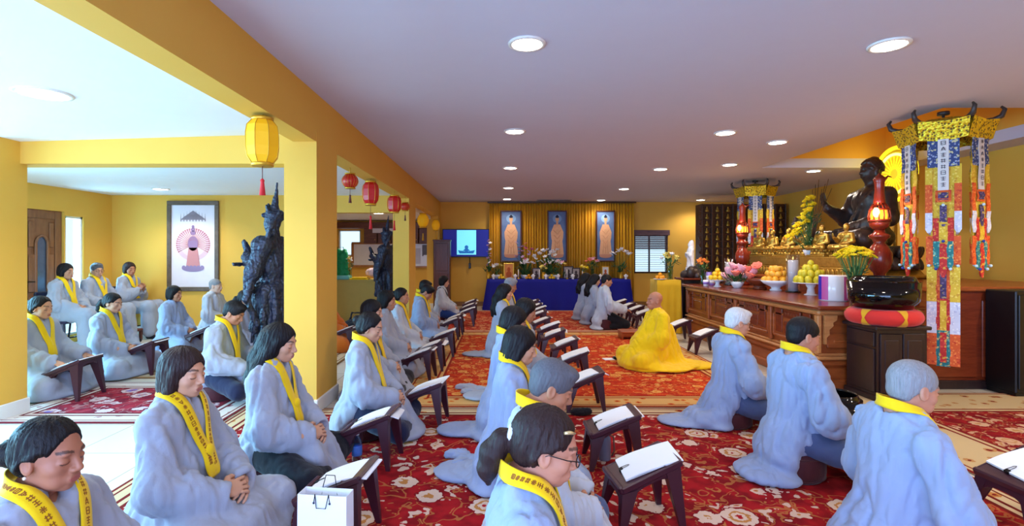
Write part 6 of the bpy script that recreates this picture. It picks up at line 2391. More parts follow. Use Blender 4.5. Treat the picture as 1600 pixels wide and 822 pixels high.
table_frame('second dark framed portrait right of the centre flowers, next to the yellow bunch', 900, .22, .20, .28, M_EBONY, M_PHOTO)
table_frame('pale gold framed black and white portrait near the right end of the blue table', 946, .30, .20, .32, M_LANG, flat('photo_white', (226, 222, 214), .5))
cupn = ['far left', 'second from the left', 'left of centre', 'centre left', 'centre', 'centre right', 'right of centre', 'second from the right', 'far right']
for i, px in enumerate((771, 805, 833, 853, 872, 895, 918, 938, 978)):
    t = thing('offering_cup', 'small white offering cup on the blue table, %s of nine' % cupn[i], 'cup', tab(px, .07), 0, 'white offering cups on the blue table')
    mb = MB(); mb.lathe([(.03, 0), (.032, .008), (.02, .02), (.035, .05), (.055, .09), (.05, .09), (.004, .035)], 18); mb.build('cup', M_PORC, t)
    mb = MB(); mb.lathe([(.054, .09), (.058, .096), (.02, .115), (.012, .13), (.003, .135)], 16); mb.build('lid', M_PORC, t)
for i, px in enumerate((810, 843, 886, 910)):
    t = thing('taper_candle', 'pale taper candle on the blue table, %s of four' % ['leftmost', 'second from the left', 'third from the left', 'rightmost'][i], 'candle', tab(px, .12), 0, 'taper candles on the blue table')
    mb = MB(); mb.lathe([(.035, 0), (.035, .01), (.015, .02), (.018, .04)], 16); mb.build('holder', M_LANG, t)
    mb = MB(); mb.lathe([(.014, .03), (.013, .24), (.003, .243)], 12); mb.build('candle', M_WAX, t)
    mb = MB(); mb.cyl((0, 0, .24), (0, 0, .255), .002); mb.build('wick', M_LACQ, t)
for i, (px, mt, lb) in enumerate(((783, M_YELLOW_F, 'left'), (862, M_YELLOW_F, 'centre'), (826, M_ORANGE_F, 'left centre'))):
    x, y, z = tab(px, .12)
    pile('offering_fruit', 'fruit of the little heap at the front of the blue table, %s heap' % lb, 'fruit', x, y, z + .035, [(5, .06, 0), (1, 0, .055)], 1.0, FR_R, mt, 'fruit heap on the blue table, ' + lb)

# ------------------------------------------------------------------ alcove behind the second column
M_WB = flat('whiteboard', (236, 236, 242), .3)
M_OAK = wood('oak_trim', (150, 96, 46), (190, 132, 72), .4, (3, 3, 3))
dq = 13.72
t = thing('whiteboard', 'large whiteboard in an oak frame on the alcove wall behind the second statue', 'whiteboard', (X_at(578, dq), dq, Z_at(416, dq)))
w, h = X_at(630, dq) - X_at(552, dq), Z_at(380, dq) - Z_at(416, dq)
x_off = X_at(552, dq) - X_at(578, dq)
mb = MB(); mb.box((x_off, -.01, 0), (x_off + w, .03, h)); mb.build('board', M_WB, t)
mb = MB()
for (a, b) in (((x_off - .04, -.03), (x_off + w + .04, .03)), ((x_off - .04, h - .03), (x_off + w + .04, h + .03)), ((x_off - .05, 0), (x_off + .02, h)), ((x_off + w - .02, 0), (x_off + w + .05, h))):
    mb.box((a[0], -.03, a[1]), (b[0], .03, b[1]), .006)
mb.build('frame', M_OAK, t)
t = thing('notice_board', 'notice board with pinned white sheets between the second and last columns', 'notice board', (X_at(662, dq), dq, Z_at(416, dq)))
w, h = X_at(676, dq) - X_at(647, dq), Z_at(381, dq) - Z_at(416, dq)
mb = MB(); mb.box((-w / 2, -.01, 0), (w / 2, .03, h), .006); mb.build('board', M_WB, t)
mb = MB(); mb.box((-w / 2 - .02, -.03, -.04), (w / 2 + .02, .03, 0), .006); mb.build('ledge', M_OAK, t)
mb = MB(); mb.box((-.04, -.016, h * .45), (.10, -.010, h * .95)); mb.build('poster', flat('poster_grey', (120, 118, 130), .7, var=.3, scale=20), t)
mb = MB(); mb.box((.0, -.022, .05), (.20, -.016, h * .5)); mb.build('sheet', M_WB, t)
mb = MB(); mb.box((-.22, -.016, .06), (-.08, -.010, h * .8)); mb.build('sheet', flat('sheet_lilac', (206, 206, 222), .7), t)
M_BRICK = wood('shelf_brown', (84, 46, 34), (124, 74, 54), .5, (1, 6, 6))
t = thing('wall_shelf', 'long dark brown wall cupboard hung under the alcove ceiling', 'cupboard', (X_at(600, 13.5), 13.5, 1.66))
w = X_at(678, 13.5) - X_at(527, 13.5)
mb = MB(); mb.box((-w / 2, 0, .42), (w / 2, .28, .58), .01); mb.build('cornice', M_BRICK, t)
for k in range(7):
    a = -w / 2 + k * w / 7
    if k in (0, 1):
        continue
    mb = MB(); mb.box((a + .01, .02, .02), (a + w / 7 - .01, .26, .42), .01); dr = mb.build('door', M_BRICK, t)
    mb = MB(); mb.ball((a + w / 7 - .06, .012, .12), .012); mb.build('knob', M_LANG, dr)
t = thing('wall_clock_sign', 'small pale framed sign hanging under the brown wall cupboard', 'sign', (X_at(606, 13.4), 13.4, Z_at(364, 13.4)))
mb = MB(); mb.box((-.40, -.012, 0), (.40, .012, .12), .004); mb.build('panel', flat('sign_pale', (206, 200, 206), .6), t)
mb = MB(); mb.box((-.41, -.016, -.015), (.41, .014, 0)); mb.box((-.41, -.016, .12), (.41, .014, .135)); mb.build('frame', M_BRICK, t)
d = 8.6
M_OLIVE = cloth('cloth_olive_gold', (196, 176, 96), .8)
dq = 10.6
drape('cloth_draped_sideboard', 'sideboard under an olive gold cloth in the alcove behind the first column', X_at(520, dq), X_at(586, dq), dq, dq + .6, Z_at(438, dq), M_OLIVE, 'table', .03, 16, .012)
zz = Z_at(438, dq) + .007
t = thing('green_bag', 'bright green gift bag standing on the olive draped sideboard', 'bag', (X_at(533, dq + .2), dq + .2, zz))
s = Sdf(); s.floor = 0
s.ell((0, 0, .16), (.17, .10, .18), .05); s.ell((.01, 0, .40), (.13, .08, .20), .06); s.ell((-.05, .0, .56), (.06, .05, .10), .05); s.ell((.07, .0, .55), (.05, .05, .09), .05)
v, q = s.mesh(.016); v = folds(v, q, .022, (11, 11, 6), 5, 0)
obj('bag', mesh_from('bag', v, q), cloth('bag_green', (20, 150, 90), .4), t)
mb = MB(); mb.tube([(-.08, -.02, .52), (-.06, -.05, .68), (.06, -.05, .68), (.08, -.02, .52)], .008, 6); mb.build('handle', M_STEM, t)
mb = MB(); mb.box((-.20, -.13, 0), (.20, .12, .09), .02); mb.build('tray', flat('bag_teal', (120, 210, 206), .4), t)
bouquet('yellow_flower_vase', 'dark vase with pale yellow flowers beside the green bag', (X_at(546, dq + .2), dq + .2, zz), (V_TALL, M_BRONZE, .25), dome(6, .07, .40, .05, BL_POM, [P_PALEY, P_WHITE], 1.0, 6), 8, .06, .1, seed=36)
t = thing('folded_cloth', 'folded bright yellow cloth lying on the olive draped sideboard', 'cloth', (X_at(562, dq + .12), dq + .14, zz))
mb = MB(); mb.box((-.20, -.09, 0), (.20, .10, .03), .012); mb.build('lower_fold', M_SCARF, t); mb = MB(); mb.box((-.15, -.085, .03), (.17, .07, .055), .012); mb.build('upper_fold', M_SCARF, t)
s = Sdf(); s.floor = 0
rnd = random.Random(6)
for k in range(9):
    s.ell((rnd.uniform(-.12, .12), rnd.uniform(-.08, .08), .06 + rnd.uniform(0, .12)), (rnd.uniform(.06, .10), .08, rnd.uniform(.05, .08)), .03)
v, q = s.mesh(.015); v = folds(v, q, .012, (12, 12, 12), 3, 0)
tag(obj('plastic_bag', mesh_from('plastic_bag', v, q), cloth('bag_pink', (236, 206, 206), .5), None, (X_at(580, dq + .25), dq + .25, zz)), 'crumpled pale pink plastic bag at the right end of the olive draped sideboard', 'bag')
# ------------------------------------------------------------------ reading stands and booklets
M_STAND = flat('stand_maroon', (62, 22, 36), .35, var=.08)
M_PAPER = flat('paper_white', (244, 244, 248), .7, var=.02)
M_PAPERE = flat('paper_edge', (214, 212, 214), .8)
M_CLIP = flat('clip_black', (16, 16, 20), .3, .5)
SW, SD, HL, HR = .31, .27, .225, .355
SLOPE = math.atan2(HR - HL, SW)
def build_stand_meshes():
    out = {}
    # top: sloping slab with rounded raised lips
    mb = MB()
    M = Matrix.Translation((-SW / 2, 0, HL)) @ Matrix.Rotation(-SLOPE, 4, 'Y')
    Ls = math.hypot(SW, HR - HL)
    mb.box((-.012, -SD / 2, -.022), (Ls + .012, SD / 2, 0), .010, M)
    mb.box((-.016, -SD / 2, -.030), (.012, SD / 2, .012), .008, M)
    mb.box((0, -SD / 2 - .004, -.03), (Ls, -SD / 2 + .010, .003), .005, M); mb.box((0, SD / 2 - .010, -.03), (Ls, SD / 2 + .004, .003), .005, M)
    out['top'] = mb
    legs = []
    for sx in (-1, 1):
        for sy in (-1, 1):
            zt = (HL if sx < 0 else HR) - .008
            mb = MB()
            xt, yt = sx * (SW / 2 - .045), sy * (SD / 2 - .032)
            xb, yb = sx * (SW / 2 + .005), sy * (SD / 2 + .012)
            a, b = .048, .030
            c, d = .026, .020
            V = [(xb - c * .5 * 1, yb - d * .5, 0), (xb + c * .5, yb - d * .5, 0), (xb + c * .5, yb + d * .5, 0), (xb - c * .5, yb + d * .5, 0)]
            zz = zt - (.0 if True else 0)
            V += [(xt - a * .85, yt - b, zz - SLOPE * a * .85 * 1.0 - .004), (xt + a * .85, yt - b, zz - .0 - (.02 if sx > 0 else 0)), (xt + a * .85, yt + b, zz - (.02 if sx > 0 else 0)), (xt - a * .85, yt + b, zz - SLOPE * a * .85 - .004)]
            mb.add(V, [(3, 2, 1, 0), (4, 5, 6, 7), (0, 1, 5, 4), (1, 2, 6, 5), (2, 3, 7, 6), (3, 0, 4, 7)])
            legs.append(mb)
    out['legs'] = legs
    ap = []
    for sy in (-1, 1):
        mb = MB()
        y0, y1 = sy * (SD / 2 - .006), sy * (SD / 2 - .020)
        n = 14
        up, lo = [], []
        for i in range(n + 1):
            f = i / n
            x = -SW / 2 + .02 + (SW - .04) * f
            zt = HL + (HR - HL) * ((x + SW / 2) / SW) - .018
            up.append((x, zt))
            lo.append((x, zt - .030 - .060 * abs(2 * f - 1) ** 3))
        mb.prism(lo + up[::-1], y0, y1)
        ap.append(mb)
    for sx in (-1, 1):
        mb = MB()
        z = (HL if sx < 0 else HR) - .02
        n = 10
        up = [(-SD / 2 + .02 + (SD - .04) * i / n, z - .004) for i in range(n + 1)]
        lo = [(p[0], z - .035 - .05 * abs(2 * i / n - 1) ** 3) for i, p in enumerate(up)]
        x = sx * (SW / 2 - .010)
        M = Matrix.Rotation(PI / 2, 4, 'Z')
        mb.prism(lo + up[::-1], -x - .006, -x + .006, M)
        ap.append(mb)
    out['aprons'] = ap
    return out
_sm = build_stand_meshes()
def todata(mb, name, mat):
    o = mb.build(name, mat); me = o.data; bpy.data.objects.remove(o); return me
ST_TOP = todata(_sm['top'], 'top', M_STAND)
ST_LEGS = [todata(m, 'leg', M_STAND) for m in _sm['legs']]
ST_AP = [todata(m, 'apron', M_STAND) for m in _sm['aprons']]
def booklet_mesh(curl):
    mb = MB()
    n = 10
    L, W, th = .305, .228, .007
    V, Q = [], []
    for i in range(n + 1):
        f = i / n
        x = -L / 2 + L * f
        z = curl * max(0, f - .62) ** 2 * -1 + .004 * math.sin(f * 6)
        for y in (-W / 2, W / 2):
            V.append((x, y, z + th)); V.append((x, y, z))
    for i in range(n):
        a = i * 4
        Q += [(a, a + 4, a + 6, a + 2), (a + 1, a + 3, a + 7, a + 5), (a, a + 1, a + 5, a + 4), (a + 2, a + 6, a + 7, a + 3)]
    Q += [(0, 2, 3, 1), (n * 4, n * 4 + 1, n * 4 + 3, n * 4 + 2)]
    mb.add(V, Q)
    return mb
BK = [todata(booklet_mesh(c), 'pages', M_PAPER) for c in (.10, .25, .45)]
mb = MB(); mb.box((-.154, -.115, -.003), (.05, .115, .0), .001); BKC = todata(mb, 'cover', M_PAPERE)
mb = MB(); mb.box((-.160, -.012, -.006), (-.138, .012, .012), .003); mb.tube([(-.150, -.008, .012), (-.11, -.006, .013), (-.10, 0, .013), (-.11, .006, .013), (-.150, .008, .012)], .0014, 5); CLIPM = todata(mb, 'clip', M_CLIP)

def stand(x, y, label, blabel, rz=0.0, sc=1.0, clip=False, k=0, paper=True, dx=0.0, group=None, bgroup=None):
    t = thing('reading_stand', label, 'reading stand', (x, y, .012), rz, group, sc)
    obj('top', ST_TOP, None, t)
    for m in ST_LEGS:
        obj('leg', m, None, t)
    for m in ST_AP:
        obj('apron', m, None, t)
    if not paper:
        return
    b = thing('booklet', blabel, 'booklet', (0, 0, 0), 0, bgroup)
    M = Matrix.Translation((x, y, .012)) @ Matrix.Rotation(rz, 4, 'Z') @ Matrix.Scale(sc, 4) @ Matrix.Translation((.035 + dx, 0, (HL + HR) / 2 + .006 + .035 * math.tan(SLOPE))) @ Matrix.Rotation(-SLOPE, 4, 'Y') @ Matrix.Rotation(.06 * ((k * 7) % 5 - 2), 4, 'Z')
    loc, rot, s_ = M.decompose()
    b.location = loc; b.rotation_mode = 'XYZ'; b.rotation_euler = rot.to_euler(); b.scale = s_
    obj('pages', BK[k % 3], None, b)
    obj('cover', BKC, None, b)
    if clip:
        obj('clip', CLIPM, None, b)


rnd = random.Random(11)
L = [(2.52, -.80), (3.44, -.86), (4.24, -.62), (5.70, -.90), (6.2, -.84), (7.05, -.79), (8.42, -.83), (8.95, -.80), (9.95, -.66), (10.9, -.68), (11.85, -.70)]
bes = ['beside the bob haired woman, nearest of the left column', 'with water bottle at its foot in the left column', 'third of the left column, at the rug corner', 'fourth of the left column', 'fifth of the left column', 'sixth of the left column', 'seventh of the left column', 'eighth of the left column', 'ninth of the left column', 'tenth of the left column', 'farthest of the left column']
for i, (y, x) in enumerate(L):
    stand(x, y, 'slanted maroon stand ' + bes[i], 'white booklet on the stand ' + bes[i], -.10 if i < 4 else 0, 1.0, i < 2, i + 1)
MID = [(2.68, .74), (3.42, .745), (4.62, .755), (5.56, .78), (6.4, .80), (7.15, .74), (7.8, .73), (8.5, .67), (9.5, .70), (10.2, .74), (10.85, .72), (11.8, .73)]
nth = ['nearest', 'second', 'third', 'fourth', 'fifth', 'sixth', 'seventh', 'eighth', 'ninth', 'tenth', 'eleventh', 'farthest']
for i, (y, x) in enumerate(MID):
    ex = ', grey flask beneath it' if i == 1 else (', black pouch at its foot' if i == 2 else '')
    stand(x, y, 'slanted maroon reading stand, %s of the middle column%s' % (nth[i], ex), 'open white booklet on the %s stand of the middle column' % nth[i], .0 if i else .12, 1.0, i < 2, i)
FR = [(9.7, 2.70), (10.45, 2.76), (11.05, 2.74), (11.7, 2.70)]
for i, (y, x) in enumerate(FR):
    o4 = ['nearest', 'second nearest', 'second farthest', 'farthest'][i]
    stand(x, y, 'maroon reading stand, %s of the four by the man near the blue table' % o4, 'white booklet on the %s stand of the four near the blue table' % o4, 0, 1.0, False, i)
stand(2.86, 8.2, 'maroon reading stand behind the monk in yellow', 'white booklet on the stand behind the monk in yellow', 0, 1, False, 1)
stand(2.86, 7.2, 'maroon reading stand in front of the white haired man', 'white booklet on the stand in front of the white haired man', 0, 1, False, 2)
stand(2.60, 4.58, 'maroon reading stand in front of the dark haired man before the altar', 'white booklet on the stand of the dark haired man before the altar', 0, 1, False, 2)
stand(2.72, 2.62, 'maroon reading stand cut off by the right edge of the view', 'white clipped booklet on the reading stand at the right edge', .05, 1.05, True, 0)
AI = [(4.98, -4.15), (6.02, -4.16), (7.25, -4.20)]
for i, (y, x) in enumerate(AI):
    o3 = ['nearest', 'middle', 'farthest'][i]
    stand(x, y, 'maroon reading stand in the side aisle, %s of the three there' % o3, 'white booklet on the %s reading stand of the side aisle' % o3, 0, 1.1, False, i)
stand(X_at(533, 7.3), 7.4, 'maroon reading stand just behind the first column', 'white booklet on the stand behind the first column', 0, 1.0, False, 1)

# ------------------------------------------------------------------ cushions
M_CUSH = cloth('cushion_maroon', (72, 26, 34), .6, .12)
M_CUSHB = cloth('cushion_brown', (104, 54, 42), .6, .12)
def cushion_mesh(r, h):
    mb = MB(); mb.lathe([(r * .9, 0), (r * .985, h * .12), (r, h * .3), (r, h * .7), (r * .985, h * .88), (r * .9, h), (r * .3, h * 1.02), (.004, h * 1.02)], 32)
    o = mb.build('pad', None); me = o.data; bpy.data.objects.remove(o); return me
CU = {}
mb = MB(); mb.torus((0, 0, 0), 1.0, .018, 36, 6); o_ = mb.build('piping', None); PIPE = o_.data; bpy.data.objects.remove(o_)
def cushion(x, y, h, label, mat=None, r=.20):
    t = thing('meditation_cushion', label, 'cushion', (x, y, .012))
    key = round(h, 3), r
    if key not in CU:
        CU[key] = cushion_mesh(r, h)
    o = obj('pad', CU[key], None, t)
    if not CU[key].materials: CU[key].materials.append(M_CUSH)
    o.material_slots[0].link = 'OBJECT'; o.material_slots[0].material = mat or M_CUSH
    for z in (.12, .88):
        p = obj('piping', PIPE, None, t, (0, 0, h * z)); p.scale = (r * .985, r * .985, .2)
        if not PIPE.materials: PIPE.materials.append(M_CUSH)
    return t

# ------------------------------------------------------------------ the people
FZ = .012
def seat(label_p, x, y, c, clabel, **kw):
    person(label_p, x, y, c=c, z=FZ, **kw)
    cushion(x - .01, y, c, clabel, r=.185)

A1, A2, A3 = (196, 142, 112), (186, 128, 98), (208, 156, 126)
# left column
seat('elderly woman with low black bun, pearl earring and yellow scarf at front left', -1.47, 1.62, .05, 'maroon cushion under the elderly woman with the bun', old=True, hair='bun', near=2, earring=True, letters=True, skin=(176, 116, 90), pitch=.12, seed=1, lean=.04)
seat('woman with chin length bob and lettered yellow scarf, eyes closed, at the left', -1.51, 2.39, .13, 'maroon cushion under the woman with the bob', hair='bob', hmat=H_BROWN, near=2, letters=True, knot=True, skin=A3, pitch=.10, seed=2, lean=.03, trousers=M_MAUVE, yaw=-.15)
seat('young woman with long loose black hair and black trousers beside the first column', -1.38, 3.08, .15, 'brown cushion under the long haired young woman', hair='long', near=2, lower='apron', trousers=M_BLACK, skin=A3, pitch=.18, seed=3, knot=True)
seat('woman with short black hair and navy trousers just right of the first column', -1.06, 3.92, .13, 'maroon cushion under the woman just right of the first column', hair='clipbun', near=1, lower='apron', trousers=M_NAVY, skin=A3, pitch=.30, seed=4, robe=M_ROBE)
seat('woman with shoulder length dark hair and black trousers, second past the first column', -1.30, 5.0, .12, 'maroon cushion under the second woman past the first column', hair='bob', near=1, lower='apron', trousers=M_BLACK, skin=A3, pitch=.15, seed=5)
seat('woman with dark hair partly hidden behind the shoulder length haired woman', -1.36, 5.95, .14, 'maroon cushion under the partly hidden woman of the left column', hair='bobcut', near=1, skin=A1, pitch=.12, seed=6, scarf=False)
seat('woman with hair pulled back, pale robe, hands in lap, before the second statue', -1.38, 6.95, .11, 'maroon cushion under the woman with pulled back hair', hair='clipbun', near=1, robe=M_ROBE3, skin=A1, pitch=.10, seed=7)
seat('man with bowed head, greying dark hair and yellow scarf in the left column', -1.26, 7.9, .13, 'maroon cushion under the bowed man of the left column', male=True, hair='short', near=1, robe=M_ROBE2, skin=A2, pitch=.65, lean=.12, seed=8)
seat('dark haired person mostly hidden behind the bowed man', -1.33, 8.60, .14, 'maroon cushion under the mostly hidden person', male=True, hair='short', near=0, skin=A2, pitch=.4, seed=9)
seat('person with black shoulder strap and bright blue trousers beside the dark cupboard', -1.20, 10.5, .12, 'maroon cushion under the person with bright blue trousers', hair='bobcut', near=1, lower='apron', trousers=M_BLUEP, robe=M_ROBE3, strap=True, skin=A3, pitch=.2, seed=10, scarf=False)
# middle column
seat('woman with glasses and a brown ponytail bowing her head, centre front', .06, 1.50, .13, 'maroon cushion under the woman with the ponytail', hair='pony', hmat=H_BROWN, near=2, clip=True, letters=True, skin=(200, 138, 112), pitch=.30, seed=11, glasses=True, lower='covered', robe=M_ROBE2, lean=.06)
seat('man with grey hair looking down, pale robe, behind the woman with glasses', .12, 2.25, .12, 'maroon cushion under the grey haired man of the middle column', male=True, hair='short', hmat=H_GREY, near=2, skin=A2, pitch=.45, seed=12, robe=M_ROBE3, lean=.10, lower='apron', trousers=M_SLATE)
seat('woman with black chin length hair and long blue robe, third in the middle column', .06, 3.12, .13, 'maroon cushion under the third person of the middle column', hair='bob', near=1, skin=A3, pitch=.30, seed=13, robe=M_ROBE2, tail=[((-.28, .12, .018), (.20, .17, .030))])
seat('person with thick black hair and blue robe, fourth in the middle column', .04, 3.95, .17, 'maroon cushion under the fourth person of the middle column', hair='bobcut', near=1, skin=A2, pitch=.35, seed=14, robe=M_ROBE2, tail=[((-.32, .06, .018), (.22, .17, .028))])
seat('dark haired person almost hidden in the middle column', .18, 4.9, .15, 'maroon cushion under the almost hidden person of the middle column', hair='bobcut', near=1, skin=A2, pitch=.35, seed=15, tail=[((-.32, .06, .018), (.22, .17, .028))])
seat('woman with long dark hair in profile before the blue table, middle column', .02, 7.0, .16, 'maroon cushion under the long haired woman of the middle column', hair='long', near=1, skin=A3, pitch=.15, seed=16, scarf=True, tail=[((-.32, .04, .018), (.22, .17, .028))])
seat('person with grey hair farthest in the middle column', .10, 8.0, .20, 'maroon cushion under the grey haired person of the middle column', hair='short', male=True, hmat=H_SILVER, near=0, skin=A2, pitch=.3, seed=17)
# far right group
seat('man with short hair in pale shirt and black trousers kneeling before the blue table', 1.93, 9.5, .19, 'maroon cushion under the kneeling man near the blue table', male=True, hair='fade', near=1, lower='short', pose='kneel', trousers=M_BLACK, robe=M_ROBE3, skin=A2, pitch=.15, seed=18, scarf=False, hands='knees')
seat('woman with long black hair nearest the kneeling man before the blue table', 1.84, 10.2, .17, 'maroon cushion under the long haired woman beside the kneeling man', hair='long', near=1, skin=A3, pitch=.25, seed=19, scarf=False)
seat('woman with long black hair farthest along before the blue table', 1.78, 10.9, .17, 'maroon cushion under the farthest long haired woman', hair='long', near=0, skin=A3, pitch=.25, seed=20, scarf=False)
# right column of men
seat('white haired man with glasses and yellow collar seated before the altar', 1.88, 4.2, .13, 'maroon cushion under the white haired man', male=True, old=True, hair='short', hmat=H_WHITE, near=2, lower='short', trousers=M_SLATE, robe=M_ROBE2, skin=(206, 150, 124), pitch=.28, seed=21, glasses=True, lean=.06, tail=[((-.36, .02, .020), (.22, .17, .034)), ((-.24, 0, .06), (.12, .18, .07))])
seat('dark haired man with yellow collar seated before the altar, second of the three men', 1.86, 3.24, .17, 'maroon cushion under the dark haired man before the altar', male=True, hair='fade', near=2, lower='short', trousers=M_SLATE, robe=M_ROBE2, skin=(196, 134, 108), pitch=.22, seed=22, lean=.05, tail=[((-.24, -.04, .03), (.14, .18, .045))])
seat('grey haired elderly man with yellow collar, back turned, at the right front', 1.70, 2.22, .11, 'maroon cushion under the grey haired man at the right', male=True, old=True, hair='fade', hmat=H_SILVER, near=2, lower='short', trousers=M_NAVY, robe=M_ROBE2, skin=(198, 138, 112), pitch=.22, seed=23, lean=.10)
# monk
def mantle(s, J):
    s.ell((.0, 0, .03), (.42, .50, .045), .05)
    s.cap((.10, 0, .42), (.36, .05, .09), .12, .11, .10)
    s.cap((-.06, 0, .40), (-.14, 0, .10), .14, .16, .10)
    s.cap((.2, .28, .06), (.44, .18, .04), .07, .035, .08)
    s.ell((-.42, .12, .02), (.26, .22, .035), .06)
person('bald monk in a wide golden yellow robe seated facing the group', X_at(1030, 6.35), 6.4, PI + .12, c=.10, male=True, old=True, hair=None, near=2, robe=M_MONK, scarf=False, skin=(190, 128, 100), pitch=.02, seed=24, extra=mantle, z=FZ)
cushion(X_at(1030, 6.35), 6.4, .09, 'cushion hidden under the robe of the monk in yellow', M_CUSHB, .19)
# side aisle
seat('woman with dark hair pulled back at the far left edge beside the pillar', -4.64, 5.12, .15, 'maroon cushion under the woman at the far left edge', hair='clipbun', near=1, skin=A3, pitch=.15, seed=25, lower='covered', hands='knees')
seat('woman with low ponytail and yellow scarf in the side aisle before the seated elders', -4.56, 5.95, .12, 'maroon cushion under the woman with low ponytail in the aisle', hair='pony', near=1, skin=A3, pitch=.25, seed=26)
seat('woman with short dark hair seen from behind below the framed painting', -4.72, 7.35, .11, 'maroon cushion under the short haired woman below the painting', hair='bobcut', near=1, skin=A2, pitch=.1, seed=27, scarf=False, robe=M_ROBE2)
seat('man with shaved head in pale robe beside the framed painting', -4.60, 8.2, .17, 'maroon cushion under the shaven man by the painting', male=True, hair='thin', hmat=H_SILVER, near=1, skin=(222, 182, 160), pitch=.1, seed=28, scarf=False, robe=M_ROBE3)
seat('man with short dark hair bowing his head, yellow scarf, in front of the aisle', -2.72, 4.95, .14, 'maroon cushion under the bowing man of the aisle', male=True, hair='short', near=1, skin=A2, pitch=.50, seed=29, lean=.16, lower='apron', trousers=M_NAVY, hands='knees')
seat('woman with dark hair half hidden behind the guardian statue', -3.25, 6.45, .12, 'maroon cushion under the woman behind the guardian statue', hair='pony', near=1, skin=A2, pitch=.2, seed=30, scarf=False)
seat('person in orange robe mostly hidden behind the first column', X_at(508, 7.5), 7.5, .12, 'maroon cushion under the person in orange', hair=None, male=True, near=0, skin=A2, pitch=.3, seed=31, scarf=False, robe=M_ORANGE)
# three elders on chairs by the door
def chair(label, x, y, rz, g=None):
    t = thing('folding_chair', label, 'chair', (x, y, 0), rz, g)
    mb = MB(); mb.box((-.20, -.21, .405), (.22, .21, .44), .012); mb.build('seat', M_CH, t)
    mb = MB(); mb.box((-.245, -.20, .60), (-.215, .20, .86), .012); mb.build('backrest', M_CH, t)
    for yy in (-1, 1):
        mb = MB(); mb.tube([(.20, yy * .20, 0), (.19, yy * .20, .41)], .013, 8); mb.build('leg', M_CHF, t)
        mb = MB(); mb.tube([(-.26, yy * .20, 0), (-.21, yy * .20, .42), (-.23, yy * .20, .84)], .013, 8); mb.build('leg', M_CHF, t)
    mb = MB(); mb.tube([(.195, -.20, .2), (.195, .20, .2)], .010, 6); mb.build('stretcher', M_CHF, t)
M_CH = flat('chair_navy', (30, 32, 66), .5)
M_CHF = flat('chair_frame', (60, 60, 76), .35, .6)
for lb, cl, x, y, kw in (('elder with dark hair on a chair beside the wooden door', 'navy chair beside the wooden door', -6.36, 7.45, dict(hair='bobcut', hmat=H_BLACK, skin=A1, seed=32, yaw=0)),
                     ('grey haired elder on a chair, middle of three by the door', 'navy chair under the middle elder', -6.34, 8.02, dict(hair='short', hmat=H_GREY, male=True, skin=A3, seed=33, glasses=True, yaw=-.5)),
                     ('woman with raised hands on a chair in the aisle corner', 'navy chair in the aisle corner', -6.24, 8.58, dict(hair='bobcut', hmat=H_BROWN, skin=A2, seed=34, hands='chest', yaw=-.4))):
    person(lb, x, y, c=.44, near=1, pose='chair', robe=M_ROBE, pitch=.08, **kw)
    chair(cl, x, y, 0, None)

# ------------------------------------------------------------------ small things on the floor
M_BOTTLE = glass('bottle_plastic', (196, 226, 246), .55, .08)
t = thing('water_bottle', 'clear plastic water bottle with blue label at the foot of a reading stand', 'bottle', (X_at(559, 3.42), 3.40, FZ))
mb = MB(); mb.lathe([(.030, 0), (.033, .006), (.033, .05), (.030, .06), (.033, .07), (.033, .13), (.028, .155), (.014, .180), (.013, .19)], 24); mb.build('bottle_body', M_BOTTLE, t)
mb = MB(); mb.lathe([(.0335, .055), (.0345, .06), (.0345, .115), (.0335, .12)], 24); mb.build('bottle_label', flat('bottle_label_blue', (80, 130, 220), .4, var=.3, scale=40), t)
mb = MB(); mb.lathe([(.015, .186), (.0155, .19), (.0155, .205), (.013, .208)], 18); mb.build('bottle_cap', M_PORC, t)
# white paper carrier bag
M_BAG = flat('bag_paper_white', (240, 240, 246), .5, var=.02)
d = 2.17
t = thing('paper_bag', 'white paper carrier bag with grey emblem in front of the nearest left stand', 'bag', (X_at(509, d), d, 0.002), -.12)
h = Z_at(769, d)
w2, dd = .107, .045
mb = MB()
V = [(-w2, -dd, 0), (w2, -dd, 0), (w2, dd, 0), (-w2, dd, 0), (-w2, -dd * .8, h), (w2, -dd * .8, h), (w2, dd * .8, h), (-w2, dd * .8, h)]
I = [(p[0] * .985, p[1] * .97, p[2]) for p in V[4:]] + [(p[0] * .985, p[1] * .97, .01) for p in V[:4]]
fold = [(w2 + .0, 0, 0), (w2 - .018, 0, h * .9), (-w2, 0, 0), (-w2 + .018, 0, h * .9)]
V += I
mb.add(V, [(3, 2, 1, 0), (0, 1, 5, 4), (1, 2, 6, 5), (2, 3, 7, 6), (3, 0, 4, 7), (4, 5, 9, 8), (5, 6, 10, 9), (6, 7, 11, 10), (7, 4, 8, 11), (8, 9, 13, 12), (9, 10, 14, 13), (10, 11, 15, 14), (11, 8, 12, 15), (12, 13, 14, 15)])
mb.build('bag_body', M_BAG, t)
for yy in (-1, 1):
    mb = MB(); mb.tube([(-.035, yy * dd * .82, h - .03), (-.030, yy * dd * .84, h + .005), (-.02, yy * dd * 1.0, h + .05 if yy > 0 else h - .05), (.02, yy * dd * 1.0, h + .05 if yy > 0 else h - .05), (.030, yy * dd * .84, h + .005), (.035, yy * dd * .82, h - .03)], .002, 6); mb.build('handle', M_CLIP, t)
    for xx in (-.035, .035):
        mb = MB(); mb.lathe([(.004, 0), (.005, .001), (.003, .002)], 12, M=Matrix.Translation((xx, -dd * .84, h - .032)) @ Matrix.Rotation(PI / 2, 4, 'X')); mb.build('eyelet', M_CHF, t) if yy < 0 else None
mb = MB()
